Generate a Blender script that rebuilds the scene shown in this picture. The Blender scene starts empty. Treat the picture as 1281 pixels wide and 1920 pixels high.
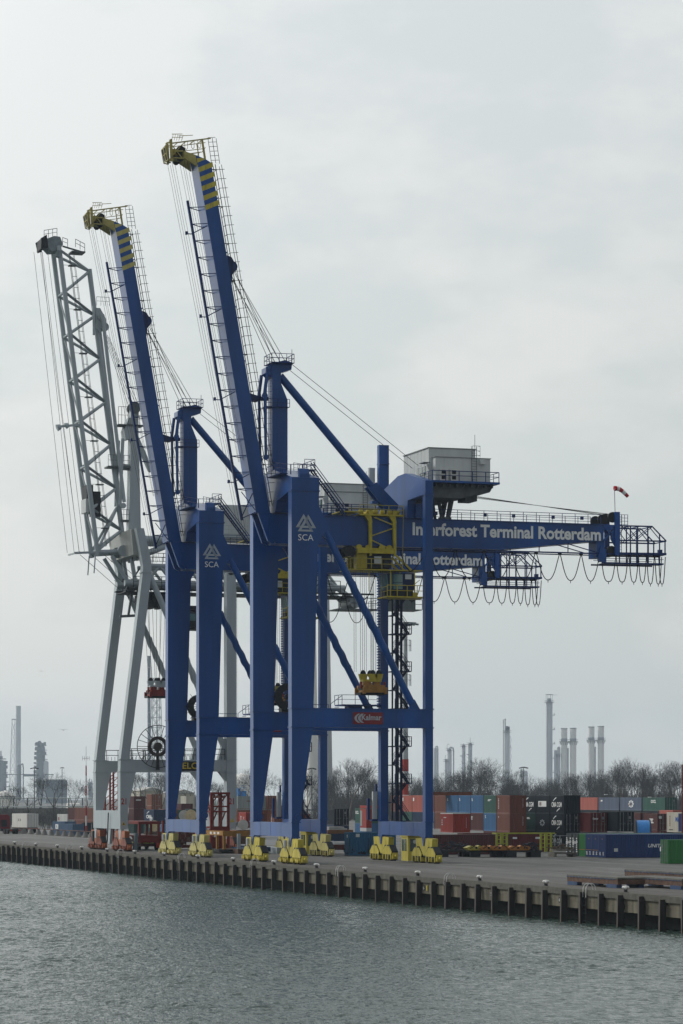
import bpy, bmesh, math, random
import numpy as np
from mathutils import Vector, Matrix
R = math.radians
rnd = random.Random(7)
S = bpy.context.scene
COL = S.collection

# ------------------------------------------------------------------ camera
TH = R(18.118); FPX = 5382.0; HOR = 1494.0; CXP = 640.5
CAM = Vector((300.95, -92.74, 7.4))
cd = bpy.data.cameras.new("camera"); cam = bpy.data.objects.new("camera", cd); COL.objects.link(cam)
cam.location = CAM; cam.rotation_euler = (R(90), 0, R(90) - TH)
cd.sensor_fit = 'HORIZONTAL'; cd.sensor_width = 36.0; cd.lens = 36.0 * FPX / 1281.0
cd.shift_x = 0.0; cd.shift_y = (HOR - 960.0) / 1281.0
cd.clip_start = 1.0; cd.clip_end = 20000.0
S.camera = cam

# ------------------------------------------------------------------ sky, sun, exposure
W = bpy.data.worlds.new("World"); S.world = W; W.use_nodes = True
nt = W.node_tree; nt.nodes.clear()
def N(tree, t, **kw):
    n = tree.nodes.new(t)
    for k, v in kw.items(): setattr(n, k, v)
    return n
SUN_EL, SUN_AZ = R(36), R(228)      # azimuth of the direction towards the sun, from +X to +Y
sky = N(nt, 'ShaderNodeTexSky', sky_type='NISHITA', sun_disc=False, sun_elevation=SUN_EL, sun_rotation=R(90) - SUN_AZ)
sky.air_density = 1.2; sky.dust_density = 4.0
tc = N(nt, 'ShaderNodeTexCoord')
mp = N(nt, 'ShaderNodeMapping'); mp.inputs['Scale'].default_value = (1.0, 1.0, 2.2); mp.inputs['Location'].default_value = (1.3, 0.0, 1.7)
n1 = N(nt, 'ShaderNodeTexNoise'); n1.inputs['Scale'].default_value = 7.0; n1.inputs['Detail'].default_value = 6.0; n1.inputs['Roughness'].default_value = 0.58
cr = N(nt, 'ShaderNodeValToRGB')
cr.color_ramp.elements[0].position = 0.45; cr.color_ramp.elements[0].color = (6.35, 6.74, 6.85, 1)
cr.color_ramp.elements[1].position = 0.60; cr.color_ramp.elements[1].color = (7.4, 7.55, 7.55, 1)
sx = N(nt, 'ShaderNodeSeparateXYZ')
gr = N(nt, 'ShaderNodeValToRGB')            # an overcast sky is a little duller low down
gr.color_ramp.elements[0].position = 0.0; gr.color_ramp.elements[0].color = (0.97, 0.96, 0.92, 1)
gr.color_ramp.elements[1].position = 0.35; gr.color_ramp.elements[1].color = (1.04, 1.05, 1.05, 1)
mu = N(nt, 'ShaderNodeMixRGB', blend_type='MULTIPLY'); mu.inputs[0].default_value = 1.0
mx = N(nt, 'ShaderNodeMixRGB'); mx.inputs[0].default_value = 0.93
bg = N(nt, 'ShaderNodeBackground'); bg.inputs['Strength'].default_value = 0.10
out = N(nt, 'ShaderNodeOutputWorld')
L = nt.links.new
L(tc.outputs['Generated'], mp.inputs[0]); L(mp.outputs[0], n1.inputs['Vector']); L(n1.outputs[0], cr.inputs[0])
L(tc.outputs['Generated'], sx.inputs[0]); L(sx.outputs['Z'], gr.inputs[0])
L(cr.outputs[0], mu.inputs[1]); L(gr.outputs[0], mu.inputs[2])
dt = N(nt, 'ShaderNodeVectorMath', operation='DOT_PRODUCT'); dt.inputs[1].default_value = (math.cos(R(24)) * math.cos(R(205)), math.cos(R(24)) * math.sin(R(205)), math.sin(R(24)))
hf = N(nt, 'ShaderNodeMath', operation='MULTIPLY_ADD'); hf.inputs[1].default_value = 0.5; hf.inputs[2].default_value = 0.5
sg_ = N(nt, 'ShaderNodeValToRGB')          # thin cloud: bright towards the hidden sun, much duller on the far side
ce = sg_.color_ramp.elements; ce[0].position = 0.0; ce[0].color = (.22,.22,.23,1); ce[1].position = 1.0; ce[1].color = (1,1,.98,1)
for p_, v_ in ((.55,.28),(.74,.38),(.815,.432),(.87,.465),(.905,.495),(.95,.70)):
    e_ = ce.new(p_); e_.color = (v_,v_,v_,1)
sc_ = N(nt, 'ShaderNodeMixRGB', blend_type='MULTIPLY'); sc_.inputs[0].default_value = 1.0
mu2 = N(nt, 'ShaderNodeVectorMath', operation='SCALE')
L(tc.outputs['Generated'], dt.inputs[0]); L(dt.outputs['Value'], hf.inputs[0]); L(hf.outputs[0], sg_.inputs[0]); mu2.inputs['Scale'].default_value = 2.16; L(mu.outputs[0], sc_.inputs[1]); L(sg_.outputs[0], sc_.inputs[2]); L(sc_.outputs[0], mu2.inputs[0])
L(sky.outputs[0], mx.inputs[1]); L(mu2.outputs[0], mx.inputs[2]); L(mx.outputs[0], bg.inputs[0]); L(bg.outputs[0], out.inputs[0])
sd = bpy.data.lights.new("sun", 'SUN'); sd.energy = 1.5; sd.angle = R(14); sd.color = (1.0, 0.95, 0.88)
so = bpy.data.objects.new("sun", sd); COL.objects.link(so)
sv = Vector((math.cos(SUN_EL) * math.cos(SUN_AZ), math.cos(SUN_EL) * math.sin(SUN_AZ), math.sin(SUN_EL)))
so.rotation_euler = (-sv).to_track_quat('-Z', 'Y').to_euler()
S.view_settings.view_transform = 'Standard'; S.view_settings.look = 'None'
S.view_settings.exposure = 0.16; S.view_settings.gamma = 1.0
S.cycles.max_bounces = 6; S.cycles.volume_bounces = 1; S.cycles.diffuse_bounces = 3; S.cycles.glossy_bounces = 3

# ------------------------------------------------------------------ materials
MATS = {}
def mat(name, col, rough=0.5, var=0.12, scale=1.5, metal=0.0, dirt=0.0, streak=False, bump=0.0, bscale=20.0, spec=0.2, dcol=(0.05, 0.045, 0.04)):
    if name in MATS: return MATS[name]
    m = bpy.data.materials.new(name); m.use_nodes = True; t = m.node_tree
    b = t.nodes['Principled BSDF']; b.inputs['Roughness'].default_value = rough; b.inputs['Metallic'].default_value = metal
    b.inputs['Specular IOR Level'].default_value = spec
    c = N(t, 'ShaderNodeTexCoord'); no = N(t, 'ShaderNodeTexNoise'); no.inputs['Scale'].default_value = scale; no.inputs['Detail'].default_value = 5.0
    mpn = N(t, 'ShaderNodeMapping')
    if streak: mpn.inputs['Scale'].default_value = (1.0, 1.0, 0.12)
    t.links.new(c.outputs['Object'], mpn.inputs[0]); t.links.new(mpn.outputs[0], no.inputs['Vector'])
    r = N(t, 'ShaderNodeValToRGB')
    r.color_ramp.elements[0].position = 0.3; r.color_ramp.elements[1].position = 0.7
    lo = [max(0, x * (1 - var)) for x in col]; hi = [min(1, x * (1 + var)) for x in col]
    r.color_ramp.elements[0].color = (*lo, 1); r.color_ramp.elements[1].color = (*hi, 1)
    t.links.new(no.outputs[0], r.inputs[0]); last = r.outputs[0]
    if dirt > 0:
        n2 = N(t, 'ShaderNodeTexNoise'); n2.inputs['Scale'].default_value = scale * 2.7; n2.inputs['Detail'].default_value = 8.0; n2.inputs['Roughness'].default_value = 0.7
        t.links.new(mpn.outputs[0], n2.inputs['Vector'])
        r2 = N(t, 'ShaderNodeValToRGB'); r2.color_ramp.elements[0].position = 0.52; r2.color_ramp.elements[1].position = 0.72
        r2.color_ramp.elements[0].color = (0, 0, 0, 1); r2.color_ramp.elements[1].color = (dirt, dirt, dirt, 1)
        t.links.new(n2.outputs[0], r2.inputs[0])
        mm = N(t, 'ShaderNodeMixRGB'); mm.inputs[2].default_value = (*dcol, 1)
        t.links.new(r2.outputs[0], mm.inputs[0]); t.links.new(last, mm.inputs[1]); last = mm.outputs[0]
    t.links.new(last, b.inputs['Base Color'])
    if bump > 0:
        n3 = N(t, 'ShaderNodeTexNoise'); n3.inputs['Scale'].default_value = bscale; n3.inputs['Detail'].default_value = 4.0
        t.links.new(c.outputs['Object'], n3.inputs['Vector'])
        bp = N(t, 'ShaderNodeBump'); bp.inputs['Strength'].default_value = bump; bp.inputs['Distance'].default_value = 0.05
        t.links.new(n3.outputs[0], bp.inputs['Height']); t.links.new(bp.outputs[0], b.inputs['Normal'])
    MATS[name] = m
    return m
BLUE = mat('crane_blue_paint', (0.0015, 0.055, 0.235), 0.28, 0.28, 0.35, dirt=0.45, streak=True, dcol=(0.006, 0.040, 0.125), spec=0.34)
BLUE2 = mat('blue_rail_paint', (0.006, 0.028, 0.13), 0.4, 0.1)
YEL = mat('crane_yellow_paint', (0.47, 0.40, 0.06), 0.45, 0.2, 1.2, dirt=0.65, streak=True, dcol=(0.13, 0.10, 0.03))
YELP = mat('faded_yellow_paint', (0.46, 0.41, 0.14), 0.45, 0.12, 1.2, dirt=0.35, streak=True, dcol=(0.13, 0.10, 0.05))
ORANGE = mat('orange_paint', (0.36, 0.115, 0.05), 0.45, 0.12, 1.2, dirt=0.4, dcol=(0.06, 0.03, 0.02))
OCHRE = mat('ochre_spreader_paint', (0.34, 0.17, 0.035), 0.5, 0.15, 1.5, dirt=0.5, dcol=(0.05, 0.03, 0.015))
RED = mat('red_steel_paint', (0.20, 0.022, 0.016), 0.5, 0.15, 1.2, dirt=0.3)
GREY = mat('crane_grey_paint', (0.37, 0.42, 0.445), 0.4, 0.08, 0.5, dirt=0.2, streak=True, dcol=(0.14, 0.16, 0.15))
PALE = mat('pale_cladding', (0.52, 0.55, 0.55), 0.5, 0.06, 0.8, dirt=0.15, streak=True, dcol=(0.3, 0.3, 0.29))
DARK = mat('dark_steel', (0.02, 0.022, 0.025), 0.55, 0.2)
BLACK = mat('black_rubber', (0.008, 0.008, 0.009), 0.7, 0.2)
ROPE = mat('steel_rope', (0.05, 0.05, 0.05), 0.6, 0.1)
WHITE = mat('white_lettering', (0.72, 0.74, 0.74), 0.5, 0.06)
SILVER = mat('silver_emblem', (0.34, 0.38, 0.42), 0.45, 0.08)
SILVER2 = mat('grey_emblem', (0.22, 0.25, 0.30), 0.45, 0.08)
SIGNRED = mat('sign_red', (0.18, 0.02, 0.025), 0.5, 0.1)
NUMRED = mat('number_red', (0.36, 0.03, 0.02), 0.5, 0.1)
SIGNYEL = mat('sign_yellow', (0.55, 0.42, 0.05), 0.5, 0.08)
GLASS = mat('tinted_glass', (0.03, 0.07, 0.07), 0.06, 0.1, spec=0.9)
CONC = mat('quay_concrete', (0.135, 0.125, 0.095), 0.85, 0.40, 0.9, dirt=0.9, streak=True, dcol=(0.06, 0.06, 0.045), bump=0.3)
CAP = mat('capping_concrete', (0.10, 0.098, 0.085), 0.9, 0.25, 1.3, dirt=0.7, dcol=(0.035, 0.035, 0.03), bump=0.4, bscale=8)
PILE = mat('weathered_timber', (0.035, 0.034, 0.033), 0.85, 0.35, 2.0, dirt=0.5, streak=True, dcol=(0.012, 0.012, 0.011))
PILEF = mat('rusty_facing', (0.11, 0.10, 0.092), 0.85, 0.35, 2.0, dirt=0.8, streak=True, dcol=(0.07, 0.04, 0.03))
VOID = mat('recess_shade_concrete', (0.010, 0.011, 0.011), 0.7, 0.3, spec=0.05)  # near-black tone puts the shade of the quay recess into the colour
BOLL = mat('white_bollard_paint', (0.62, 0.62, 0.60), 0.5, 0.1, 6, dirt=0.5, dcol=(0.2, 0.18, 0.15))
BCON = mat('barrier_concrete', (0.19, 0.185, 0.175), 0.9, 0.2, 2, dirt=0.3)
WOOD = mat('brown_planks', (0.10, 0.06, 0.045), 0.8, 0.35, 2.5, dirt=0.4)
TARP = mat('pale_tarpaulin', (0.45, 0.45, 0.43), 0.7, 0.1)
BARK = mat('bare_bark', (0.095, 0.085, 0.075), 0.9, 0.25, 3)
TWIG = mat('bare_twigs', (0.062, 0.066, 0.071), 0.9, 0.3, 1.0)
STEELF = mat('plant_steel', (0.52, 0.55, 0.57), 0.5, 0.08, 0.2, dirt=0.25, streak=True, dcol=(0.25, 0.26, 0.27))
STEELD = mat('plant_dark_steel', (0.10, 0.115, 0.13), 0.6, 0.25, 0.4)
STACK = mat('white_stack', (0.80, 0.79, 0.76), 0.55, 0.06, 0.3)
BRIGHTB = mat('bright_blue_winding', (0.05, 0.24, 0.60), 0.45, 0.08, 3)
DRUMY = mat('cream_drum', (0.55, 0.45, 0.28), 0.7, 0.15, 3)

# ------------------------------------------------------------------ helpers
class MB:
    def __init__(s): s.v = []; s.f = []; s.m = []
    def add(s, vs, fs, mi=0):
        o = len(s.v); s.v += [tuple(p) for p in vs]; s.f += [tuple(i + o for i in f) for f in fs]; s.m += [mi] * len(fs)
    def box(s, x0, x1, y0, y1, z0, z1, mi=0):
        s.add([(x0,y0,z0),(x1,y0,z0),(x1,y1,z0),(x0,y1,z0),(x0,y0,z1),(x1,y0,z1),(x1,y1,z1),(x0,y1,z1)],
              [(0,3,2,1),(4,5,6,7),(0,1,5,4),(1,2,6,5),(2,3,7,6),(3,0,4,7)], mi)
    def prism(s, pts, axis, a0, a1, mi=0):
        # pts: 2D polygon; axis 'x': (y,z), 'y': (x,z), 'z': (x,y)
        def P(p, a): return {'x': (a, p[0], p[1]), 'y': (p[0], a, p[1]), 'z': (p[0], p[1], a)}[axis]
        n = len(pts); A = sum(pts[i][0]*pts[(i+1)%n][1]-pts[(i+1)%n][0]*pts[i][1] for i in range(n))
        if A < 0: pts = pts[::-1]
        if axis == 'y': a0, a1 = max(a0,a1), min(a0,a1)
        vs = [P(p, a0) for p in pts] + [P(p, a1) for p in pts]
        fs = [tuple(range(n))[::-1], tuple(range(n, 2*n))] + [(i, (i+1)%n, n+(i+1)%n, n+i) for i in range(n)]
        s.add(vs, fs, mi)
    def tube(s, p, q, r, n=6, r2=None, cap=True, mi=0):
        p = Vector(p); q = Vector(q); d = q - p
        if d.length < 1e-6: return
        d.normalize(); r2 = r if r2 is None else r2
        u = d.cross(Vector((0,0,1)) if abs(d.z) < 0.95 else Vector((1,0,0))).normalized(); w = d.cross(u)
        vs = []; off = math.pi/4 if n == 4 else 0
        for c, rr in ((p, r), (q, r2)):
            for i in range(n):
                a = 2*math.pi*i/n + off; vs.append(c + u*(math.cos(a)*rr) + w*(math.sin(a)*rr))
        fs = [(i, (i+1)%n, n+(i+1)%n, n+i) for i in range(n)]
        if cap: fs += [tuple(range(n))[::-1], tuple(range(n, 2*n))]
        s.add(vs, fs, mi)
    def bar(s, p, q, w, mi=0): s.tube(p, q, w*0.7071, 4, mi=mi)
    def path(s, pts, r, n=5):
        for a, b in zip(pts[:-1], pts[1:]): s.tube(a, b, r, n, cap=True)
    def disc(s, c, axis, r, t, n=20, mi=0):
        a = Vector(axis).normalized()*t*0.5; c = Vector(c); s.tube(c-a, c+a, r, n, mi=mi)
    def ring(s, c, axis, r0, r1, t, n=28, mi=0):
        a = Vector(axis).normalized(); u = a.orthogonal().normalized(); w = a.cross(u); c = Vector(c); vs = []
        for i in range(n):
            e = u*math.cos(2*math.pi*i/n) + w*math.sin(2*math.pi*i/n)
            vs += [c+e*r0-a*t/2, c+e*r1-a*t/2, c+e*r1+a*t/2, c+e*r0+a*t/2]
        fs = []
        for i in range(n):
            j = (i+1) % n
            for k in range(4): fs.append((4*i+k, 4*i+(k+1)%4, 4*j+(k+1)%4, 4*j+k))
        s.add(vs, fs, mi)
    def lathe(s, prof, c=(0,0,0), n=16, mi=0):
        vs = []; fs = []; k = len(prof)
        for i in range(n):
            a = 2*math.pi*i/n
            for r, z in prof: vs.append((c[0]+r*math.cos(a), c[1]+r*math.sin(a), c[2]+z))
        for i in range(n):
            j = (i+1) % n
            for q in range(k-1): fs.append((i*k+q, j*k+q, j*k+q+1, i*k+q+1))
        fs.append(tuple(i*k for i in range(n))[::-1]); fs.append(tuple(i*k+k-1 for i in range(n)))
        s.add(vs, fs, mi)
    def rail(s, p, q, h=1.1, step=1.6, r=0.03, mid=True):
        p = Vector(p); q = Vector(q); n = max(1, int(round((q-p).length/step)))
        for i in range(n+1):
            a = p.lerp(q, i/n); s.bar(a, a+Vector((0,0,h)), r*1.8)
        s.bar(p+Vector((0,0,h)), q+Vector((0,0,h)), r*2)
        if mid: s.bar(p+Vector((0,0,h*.52)), q+Vector((0,0,h*.52)), r*1.6)
    def mesh(s, name, mats, smooth=False):
        me = bpy.data.meshes.new(name); me.from_pydata(s.v, [], s.f)
        if not isinstance(mats, (list, tuple)): mats = [mats]
        for m in mats: me.materials.append(m)
        if len(mats) > 1: me.polygons.foreach_set('material_index', s.m)
        me.update()
        if smooth:
            bm = bmesh.new(); bm.from_mesh(me); bmesh.ops.remove_doubles(bm, verts=bm.verts, dist=1e-4)
            for f in bm.faces: f.smooth = True
            for e in bm.edges:
                if len(e.link_faces) == 2 and e.calc_face_angle(0) > 0.7: e.smooth = False
            bm.to_mesh(me); bm.free()
        return me
    def obj(s, name, mats, parent=None, smooth=False, loc=None):
        o = bpy.data.objects.new(name, s.mesh(name, mats, smooth)); COL.objects.link(o)
        if parent: o.parent = parent
        if loc: o.location = loc
        return o
def tag(o, label=None, cat=None, group=None, kind=None):
    for k, v in (('label', label), ('category', cat), ('group', group), ('kind', kind)):
        if v: o[k] = v
    return o
def thing(name, loc, label, cat, group=None, rz=0.0):
    o = bpy.data.objects.new(name, None); COL.objects.link(o); o.location = loc; o.rotation_euler = (0,0,rz)
    o.empty_display_size = 0.5
    return tag(o, label, cat, group)
KIDS = lambda o: [c for c in bpy.data.objects if c.parent == o]
def copy_tree(o, parent=None):
    c = o.copy(); COL.objects.link(c)
    if parent: c.parent = parent
    for ch in KIDS(o): copy_tree(ch, c)
    return c
def at(px, d, z=0.0):
    """world point at picture column px of the photograph (1281 wide) and depth d metres"""
    s_, c_ = math.sin(TH), math.cos(TH); a = (px - CXP)/FPX*d
    return Vector((CAM.x + a*s_ - d*c_, CAM.y + a*c_ + d*s_, z))
def zat(py, d): return CAM.z + (HOR - py)/FPX*d
def px_d(p):
    v = Vector(p) - CAM; return -v.x*math.cos(TH) + v.y*math.sin(TH)

_tc = {}
def text_uv(body, bold=0.0, shear=0.0):
    k = (body, bold, shear)
    if k in _tc: return _tc[k]
    cu = bpy.data.curves.new('lettering', 'FONT'); cu.body = body; cu.size = 1.0; cu.offset = bold; cu.resolution_u = 3; cu.shear = shear
    cu.fill_mode = 'FRONT'
    ob = bpy.data.objects.new('lettering', cu); COL.objects.link(ob)
    dg = bpy.context.evaluated_depsgraph_get(); me = bpy.data.meshes.new_from_object(ob.evaluated_get(dg))
    V = [(v.co.x, v.co.y) for v in me.vertices]; Fc = [tuple(p.vertices) for p in me.polygons]
    COL.objects.unlink(ob); bpy.data.objects.remove(ob); bpy.data.curves.remove(cu); bpy.data.meshes.remove(me)
    _tc[k] = (V, Fc); return V, Fc
def text_mb(mb, body, face, a0, a1, z0, z1, off, bold=0.0, shear=0.0, mi=0):
    """lay the words flat on a face. '+x': a runs along Y; '-y': a runs along X"""
    V, Fc = text_uv(body, bold, shear)
    xs = [v[0] for v in V]; ys = [v[1] for v in V]; xa, xb, ya, yb = min(xs), max(xs), min(ys), max(ys)
    P = []
    for x, y in V:
        a = a0 + (x-xa)/(xb-xa)*(a1-a0); z = z0 + (y-ya)/(yb-ya)*(z1-z0)
        P.append((off, a, z) if face == '+x' else (a, off, z))
    mb.add(P, Fc, mi)
def text(name, body, face, a0, a1, z0, z1, off, m, parent, bold=0.0, shear=0.0):
    mb = MB(); text_mb(mb, body, face, a0, a1, z0, z1, off, bold, shear); return mb.obj(name, m, parent)

# ------------------------------------------------------------------ setting: ground, water, quay wall
QY = -3.94; WZ = -2.62
def ground_mat():
    m = bpy.data.materials.new('quay_asphalt'); m.use_nodes = True; t = m.node_tree; b = t.nodes['Principled BSDF']
    b.inputs['Roughness'].default_value = 0.8; b.inputs['Specular IOR Level'].default_value = 0.35
    c = N(t, 'ShaderNodeTexCoord'); mpn = N(t, 'ShaderNodeMapping'); mpn.inputs['Scale'].default_value = (0.02, 0.22, 1)
    a = N(t, 'ShaderNodeTexNoise'); a.inputs['Scale'].default_value = 1.0; a.inputs['Detail'].default_value = 7; a.inputs['Roughness'].default_value = 0.65
    r = N(t, 'ShaderNodeValToRGB'); r.color_ramp.elements[0].position = 0.33; r.color_ramp.elements[1].position = 0.68
    r.color_ramp.elements[0].color = (0.075, 0.075, 0.072, 1); r.color_ramp.elements[1].color = (0.185, 0.184, 0.176, 1)
    a2 = N(t, 'ShaderNodeTexNoise'); a2.inputs['Scale'].default_value = 0.6; a2.inputs['Detail'].default_value = 9; a2.inputs['Roughness'].default_value = 0.75
    r2 = N(t, 'ShaderNodeValToRGB'); r2.color_ramp.elements[0].position = 0.35; r2.color_ramp.elements[1].position = 0.6
    r2.color_ramp.elements[0].color = (0.62, 0.6, 0.57, 1); r2.color_ramp.elements[1].color = (1.05, 1.05, 1.05, 1)
    mm = N(t, 'ShaderNodeMixRGB', blend_type='MULTIPLY'); mm.inputs[0].default_value = 1
    t.links.new(c.outputs['Object'], mpn.inputs[0]); t.links.new(mpn.outputs[0], a.inputs['Vector']); t.links.new(a.outputs[0], r.inputs[0])
    t.links.new(c.outputs['Object'], a2.inputs['Vector']); t.links.new(a2.outputs[0], r2.inputs[0])
    t.links.new(r.outputs[0], mm.inputs[1]); t.links.new(r2.outputs[0], mm.inputs[2])
    # earth and rust tracked along the quay edge and the crane rails
    sp = N(t, 'ShaderNodeSeparateXYZ'); t.links.new(c.outputs['Object'], sp.inputs[0])
    ed = N(t, 'ShaderNodeMapRange'); ed.inputs[1].default_value = 6.0; ed.inputs[2].default_value = -3.0; ed.inputs[3].default_value = 0.0; ed.inputs[4].default_value = 1.5
    t.links.new(sp.outputs['Y'], ed.inputs[0])
    m3 = N(t, 'ShaderNodeMath', operation='MULTIPLY'); t.links.new(ed.outputs[0], m3.inputs[0]); t.links.new(a2.outputs[0], m3.inputs[1])
    m4 = N(t, 'ShaderNodeMixRGB'); m4.inputs[2].default_value = (0.05, 0.04, 0.032, 1)
    t.links.new(m3.outputs[0], m4.inputs[0]); t.links.new(mm.outputs[0], m4.inputs[1])
    mp3 = N(t, 'ShaderNodeMapping'); mp3.inputs['Scale'].default_value = (0.018, 0.75, 1); t.links.new(c.outputs['Object'], mp3.inputs[0])
    a3 = N(t, 'ShaderNodeTexNoise'); a3.inputs['Scale'].default_value = 1.0; a3.inputs['Detail'].default_value = 6; a3.inputs['Roughness'].default_value = 0.7; t.links.new(mp3.outputs[0], a3.inputs['Vector'])
    r5 = N(t, 'ShaderNodeValToRGB'); r5.color_ramp.elements[0].position = 0.56; r5.color_ramp.elements[0].color = (0,0,0,1); r5.color_ramp.elements[1].position = 0.66; r5.color_ramp.elements[1].color = (.6,.6,.6,1); t.links.new(a3.outputs[0], r5.inputs[0])
    m5 = N(t, 'ShaderNodeMixRGB'); m5.inputs[2].default_value = (0.042, 0.036, 0.031, 1); t.links.new(r5.outputs[0], m5.inputs[0]); t.links.new(m4.outputs[0], m5.inputs[1])
    t.links.new(m5.outputs[0], b.inputs['Base Color'])
    return m
mb = MB(); mb.add([(-7500, QY+0.55, 0), (300, QY+0.55, 0), (300, 4200, 0), (-7500, 4200, 0)], [(0,1,2,3)])
tag(mb.obj('ground', ground_mat()), kind='structure')
# crane rails let into the paving
for i, y in enumerate((0.4, 15.98)):
    mb = MB()
    for dy in (-0.1, 0.1): mb.box(-260, 140, y+dy-0.03, y+dy+0.03, 0.002, 0.008)
    tag(mb.obj('crane_rail', mat('rail_steel', (0.07, 0.055, 0.045), 0.5, 0.3)), 'steel crane rail let into the quay ' + ('close to its water edge' if i == 0 else 'under the landward crane legs'), 'rail', 'crane rails along the quay')
# road and verge behind the barrier on the left
vr = mat('winter_grass', (0.045, 0.06, 0.028), 0.95, 0.4, 0.3, dirt=0.6, dcol=(0.09, 0.07, 0.04))
mb = MB(); mb.add([(-900, 10, .012), (-430, 10, .012), (-430, 120, .012), (-900, 260, .012)], [(0,1,2,3)])
tag(mb.obj('grass_verge', vr), kind='structure')
rd = mat('road_asphalt', (0.16, 0.165, 0.17), 0.8, 0.12, 0.4)
mb = MB(); mb.add([(-428, 28, .004), (-120, 28, .004), (-120, 62, .004), (-428, 62, .004)], [(0,1,2,3)])
tag(mb.obj('yard_road', rd), kind='structure')

# water: wind ripples as real displaced mesh near the quay, flat far sheets around it
def water():
    xs = np.arange(-165, 197, 0.20); ys = np.arange(-78, QY+2.2, 0.17)
    X, Y = np.meshgrid(xs, ys, indexing='ij'); Z = np.zeros_like(X); g = np.random.default_rng(3)
    for k in range(90):
        lam = 0.44*(1.35/0.44)**g.random(); th = R(158)+g.normal()*0.55; kk = 2*np.pi/lam
        amp = 0.0064*lam**0.6
        ph = g.random()*6.28
        Z += amp*np.sin(kk*(X*np.cos(th)+Y*np.sin(th)) + ph + 0.6*np.sin(0.11*X*g.normal()+0.09*Y*g.normal()+ph))
    gust = 0.85+0.30*np.sin(0.035*X+0.06*Y)*np.sin(0.05*Y-0.021*X+1.0)+0.22*np.sin(0.09*X+0.13*Y+2)*np.sin(0.15*Y-0.07*X)
    Z = Z*gust*1.0 + WZ
    nx, ny = X.shape; co = np.stack([X, Y, Z], -1).reshape(-1, 3)
    i = np.arange(nx*ny).reshape(nx, ny); q = np.stack([i[:-1,:-1], i[1:,:-1], i[1:,1:], i[:-1,1:]], -1).reshape(-1, 4)
    # outer flat skirts
    x0, x1, y0, y1 = xs[0], xs[-1], ys[0], ys[-1]; B = 7500
    ex = np.array([(-B,-3000,WZ),(420,-3000,WZ),(420,y0,WZ),(-B,y0,WZ),(-B,y1,WZ),(x0,y0,WZ),(x0,y1,WZ),(x1,y0,WZ),(420,y1,WZ),(x1,y1,WZ)])
    b = len(co); co = np.vstack([co, ex]); q = np.vstack([q, np.array([[0,1,2,3],[3,5,6,4],[7,2,8,9]])+b])
    me = bpy.data.meshes.new('water'); me.vertices.add(len(co)); me.vertices.foreach_set('co', co.ravel())
    me.loops.add(q.size); me.loops.foreach_set('vertex_index', q.ravel().astype(np.int32))
    me.polygons.add(len(q)); me.polygons.foreach_set('loop_start', np.arange(0, q.size, 4, dtype=np.int32)); me.polygons.foreach_set('use_smooth', np.ones(len(q), bool))
    me.update(); me.validate()
    m = bpy.data.materials.new('river_water'); m.use_nodes = True; t = m.node_tree; p = t.nodes['Principled BSDF']
    p.inputs['Base Color'].default_value = (0.042, 0.066, 0.058, 1); p.inputs['Roughness'].default_value = 0.10; p.inputs['IOR'].default_value = 1.333
    c = N(t, 'ShaderNodeTexCoord'); mpn = N(t, 'ShaderNodeMapping'); mpn.inputs['Scale'].default_value = (1, 1.6, 1)
    n = N(t, 'ShaderNodeTexNoise'); n.inputs['Scale'].default_value = 2.3; n.inputs['Detail'].default_value = 3
    bu = N(t, 'ShaderNodeBump'); bu.inputs['Strength'].default_value = 0.8; bu.inputs['Distance'].default_value = 0.16
    t.links.new(c.outputs['Object'], mpn.inputs[0]); t.links.new(mpn.outputs[0], n.inputs['Vector']); t.links.new(n.outputs[0], bu.inputs['Height']); t.links.new(bu.outputs[0], p.inputs['Normal'])
    me.materials.append(m); o = bpy.data.objects.new('water', me); COL.objects.link(o); tag(o, kind='structure')
water()

# quay wall: capping beam, concrete panels, dark recess, fender piles
QX0, QX1 = -235, 140
qw = thing('quay_wall', (0, QY, 0), 'concrete quay wall with dark timber fender piles standing in the water', 'quay wall')
mb = MB()
x = QX0; r2 = random.Random(5)
while x < QX1:
    w = 3.835; dz = r2.uniform(-0.02, 0.02)
    mb.box(x, x+w-0.05, 0.0, 0.56, -0.44+dz, 0.03+r2.uniform(0, .03)); x += w
mb.obj('capping_beam', CAP, qw)
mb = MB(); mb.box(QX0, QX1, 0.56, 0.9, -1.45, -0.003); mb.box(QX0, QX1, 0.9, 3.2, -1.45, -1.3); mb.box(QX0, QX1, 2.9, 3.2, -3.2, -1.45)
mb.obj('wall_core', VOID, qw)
mb = MB(); x = QX0
while x < QX1:
    h = -1.48 + r2.uniform(-0.05, 0.05)
    for k in range(2):
        z1 = -0.44 - k*0.5; z0 = z1-0.49 if k == 0 else h
        mb.box(x+0.02, x+1.88, 0.16+r2.uniform(0,.03), 0.54, z0, z1); mb.box(x+1.9, x+3.80, 0.16+r2.uniform(0,.03), 0.54, z0, z1)
    x += 3.835
mb.obj('wall_panels', CONC, qw)
def pile_mesh():
    a = MB(); a.box(-0.07, 0.10, -0.36, 0.14, -3.2, -0.12); a.box(-0.12, 0.12, -0.40, -0.36, -3.2, -0.14, 1)
    a.box(-0.30, 0.30, -0.02, 0.15, -0.45, -0.3)
    return a.mesh('fender_pile', [PILE, PILEF])
pm = pile_mesh(); n_p = 0; x = 49.03 - 3.835*53
while x < 118:
    p = bpy.data.objects.new('fender_pile', pm); COL.objects.link(p); p.parent = qw; p.location = (x + r2.uniform(-.12,.12), r2.uniform(-.04,.03), r2.uniform(-.14,.03)); p.rotation_euler = (r2.uniform(-.01,.01), r2.uniform(-.014,.014), r2.uniform(-.12,.12)); x += 3.835; n_p += 1
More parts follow.
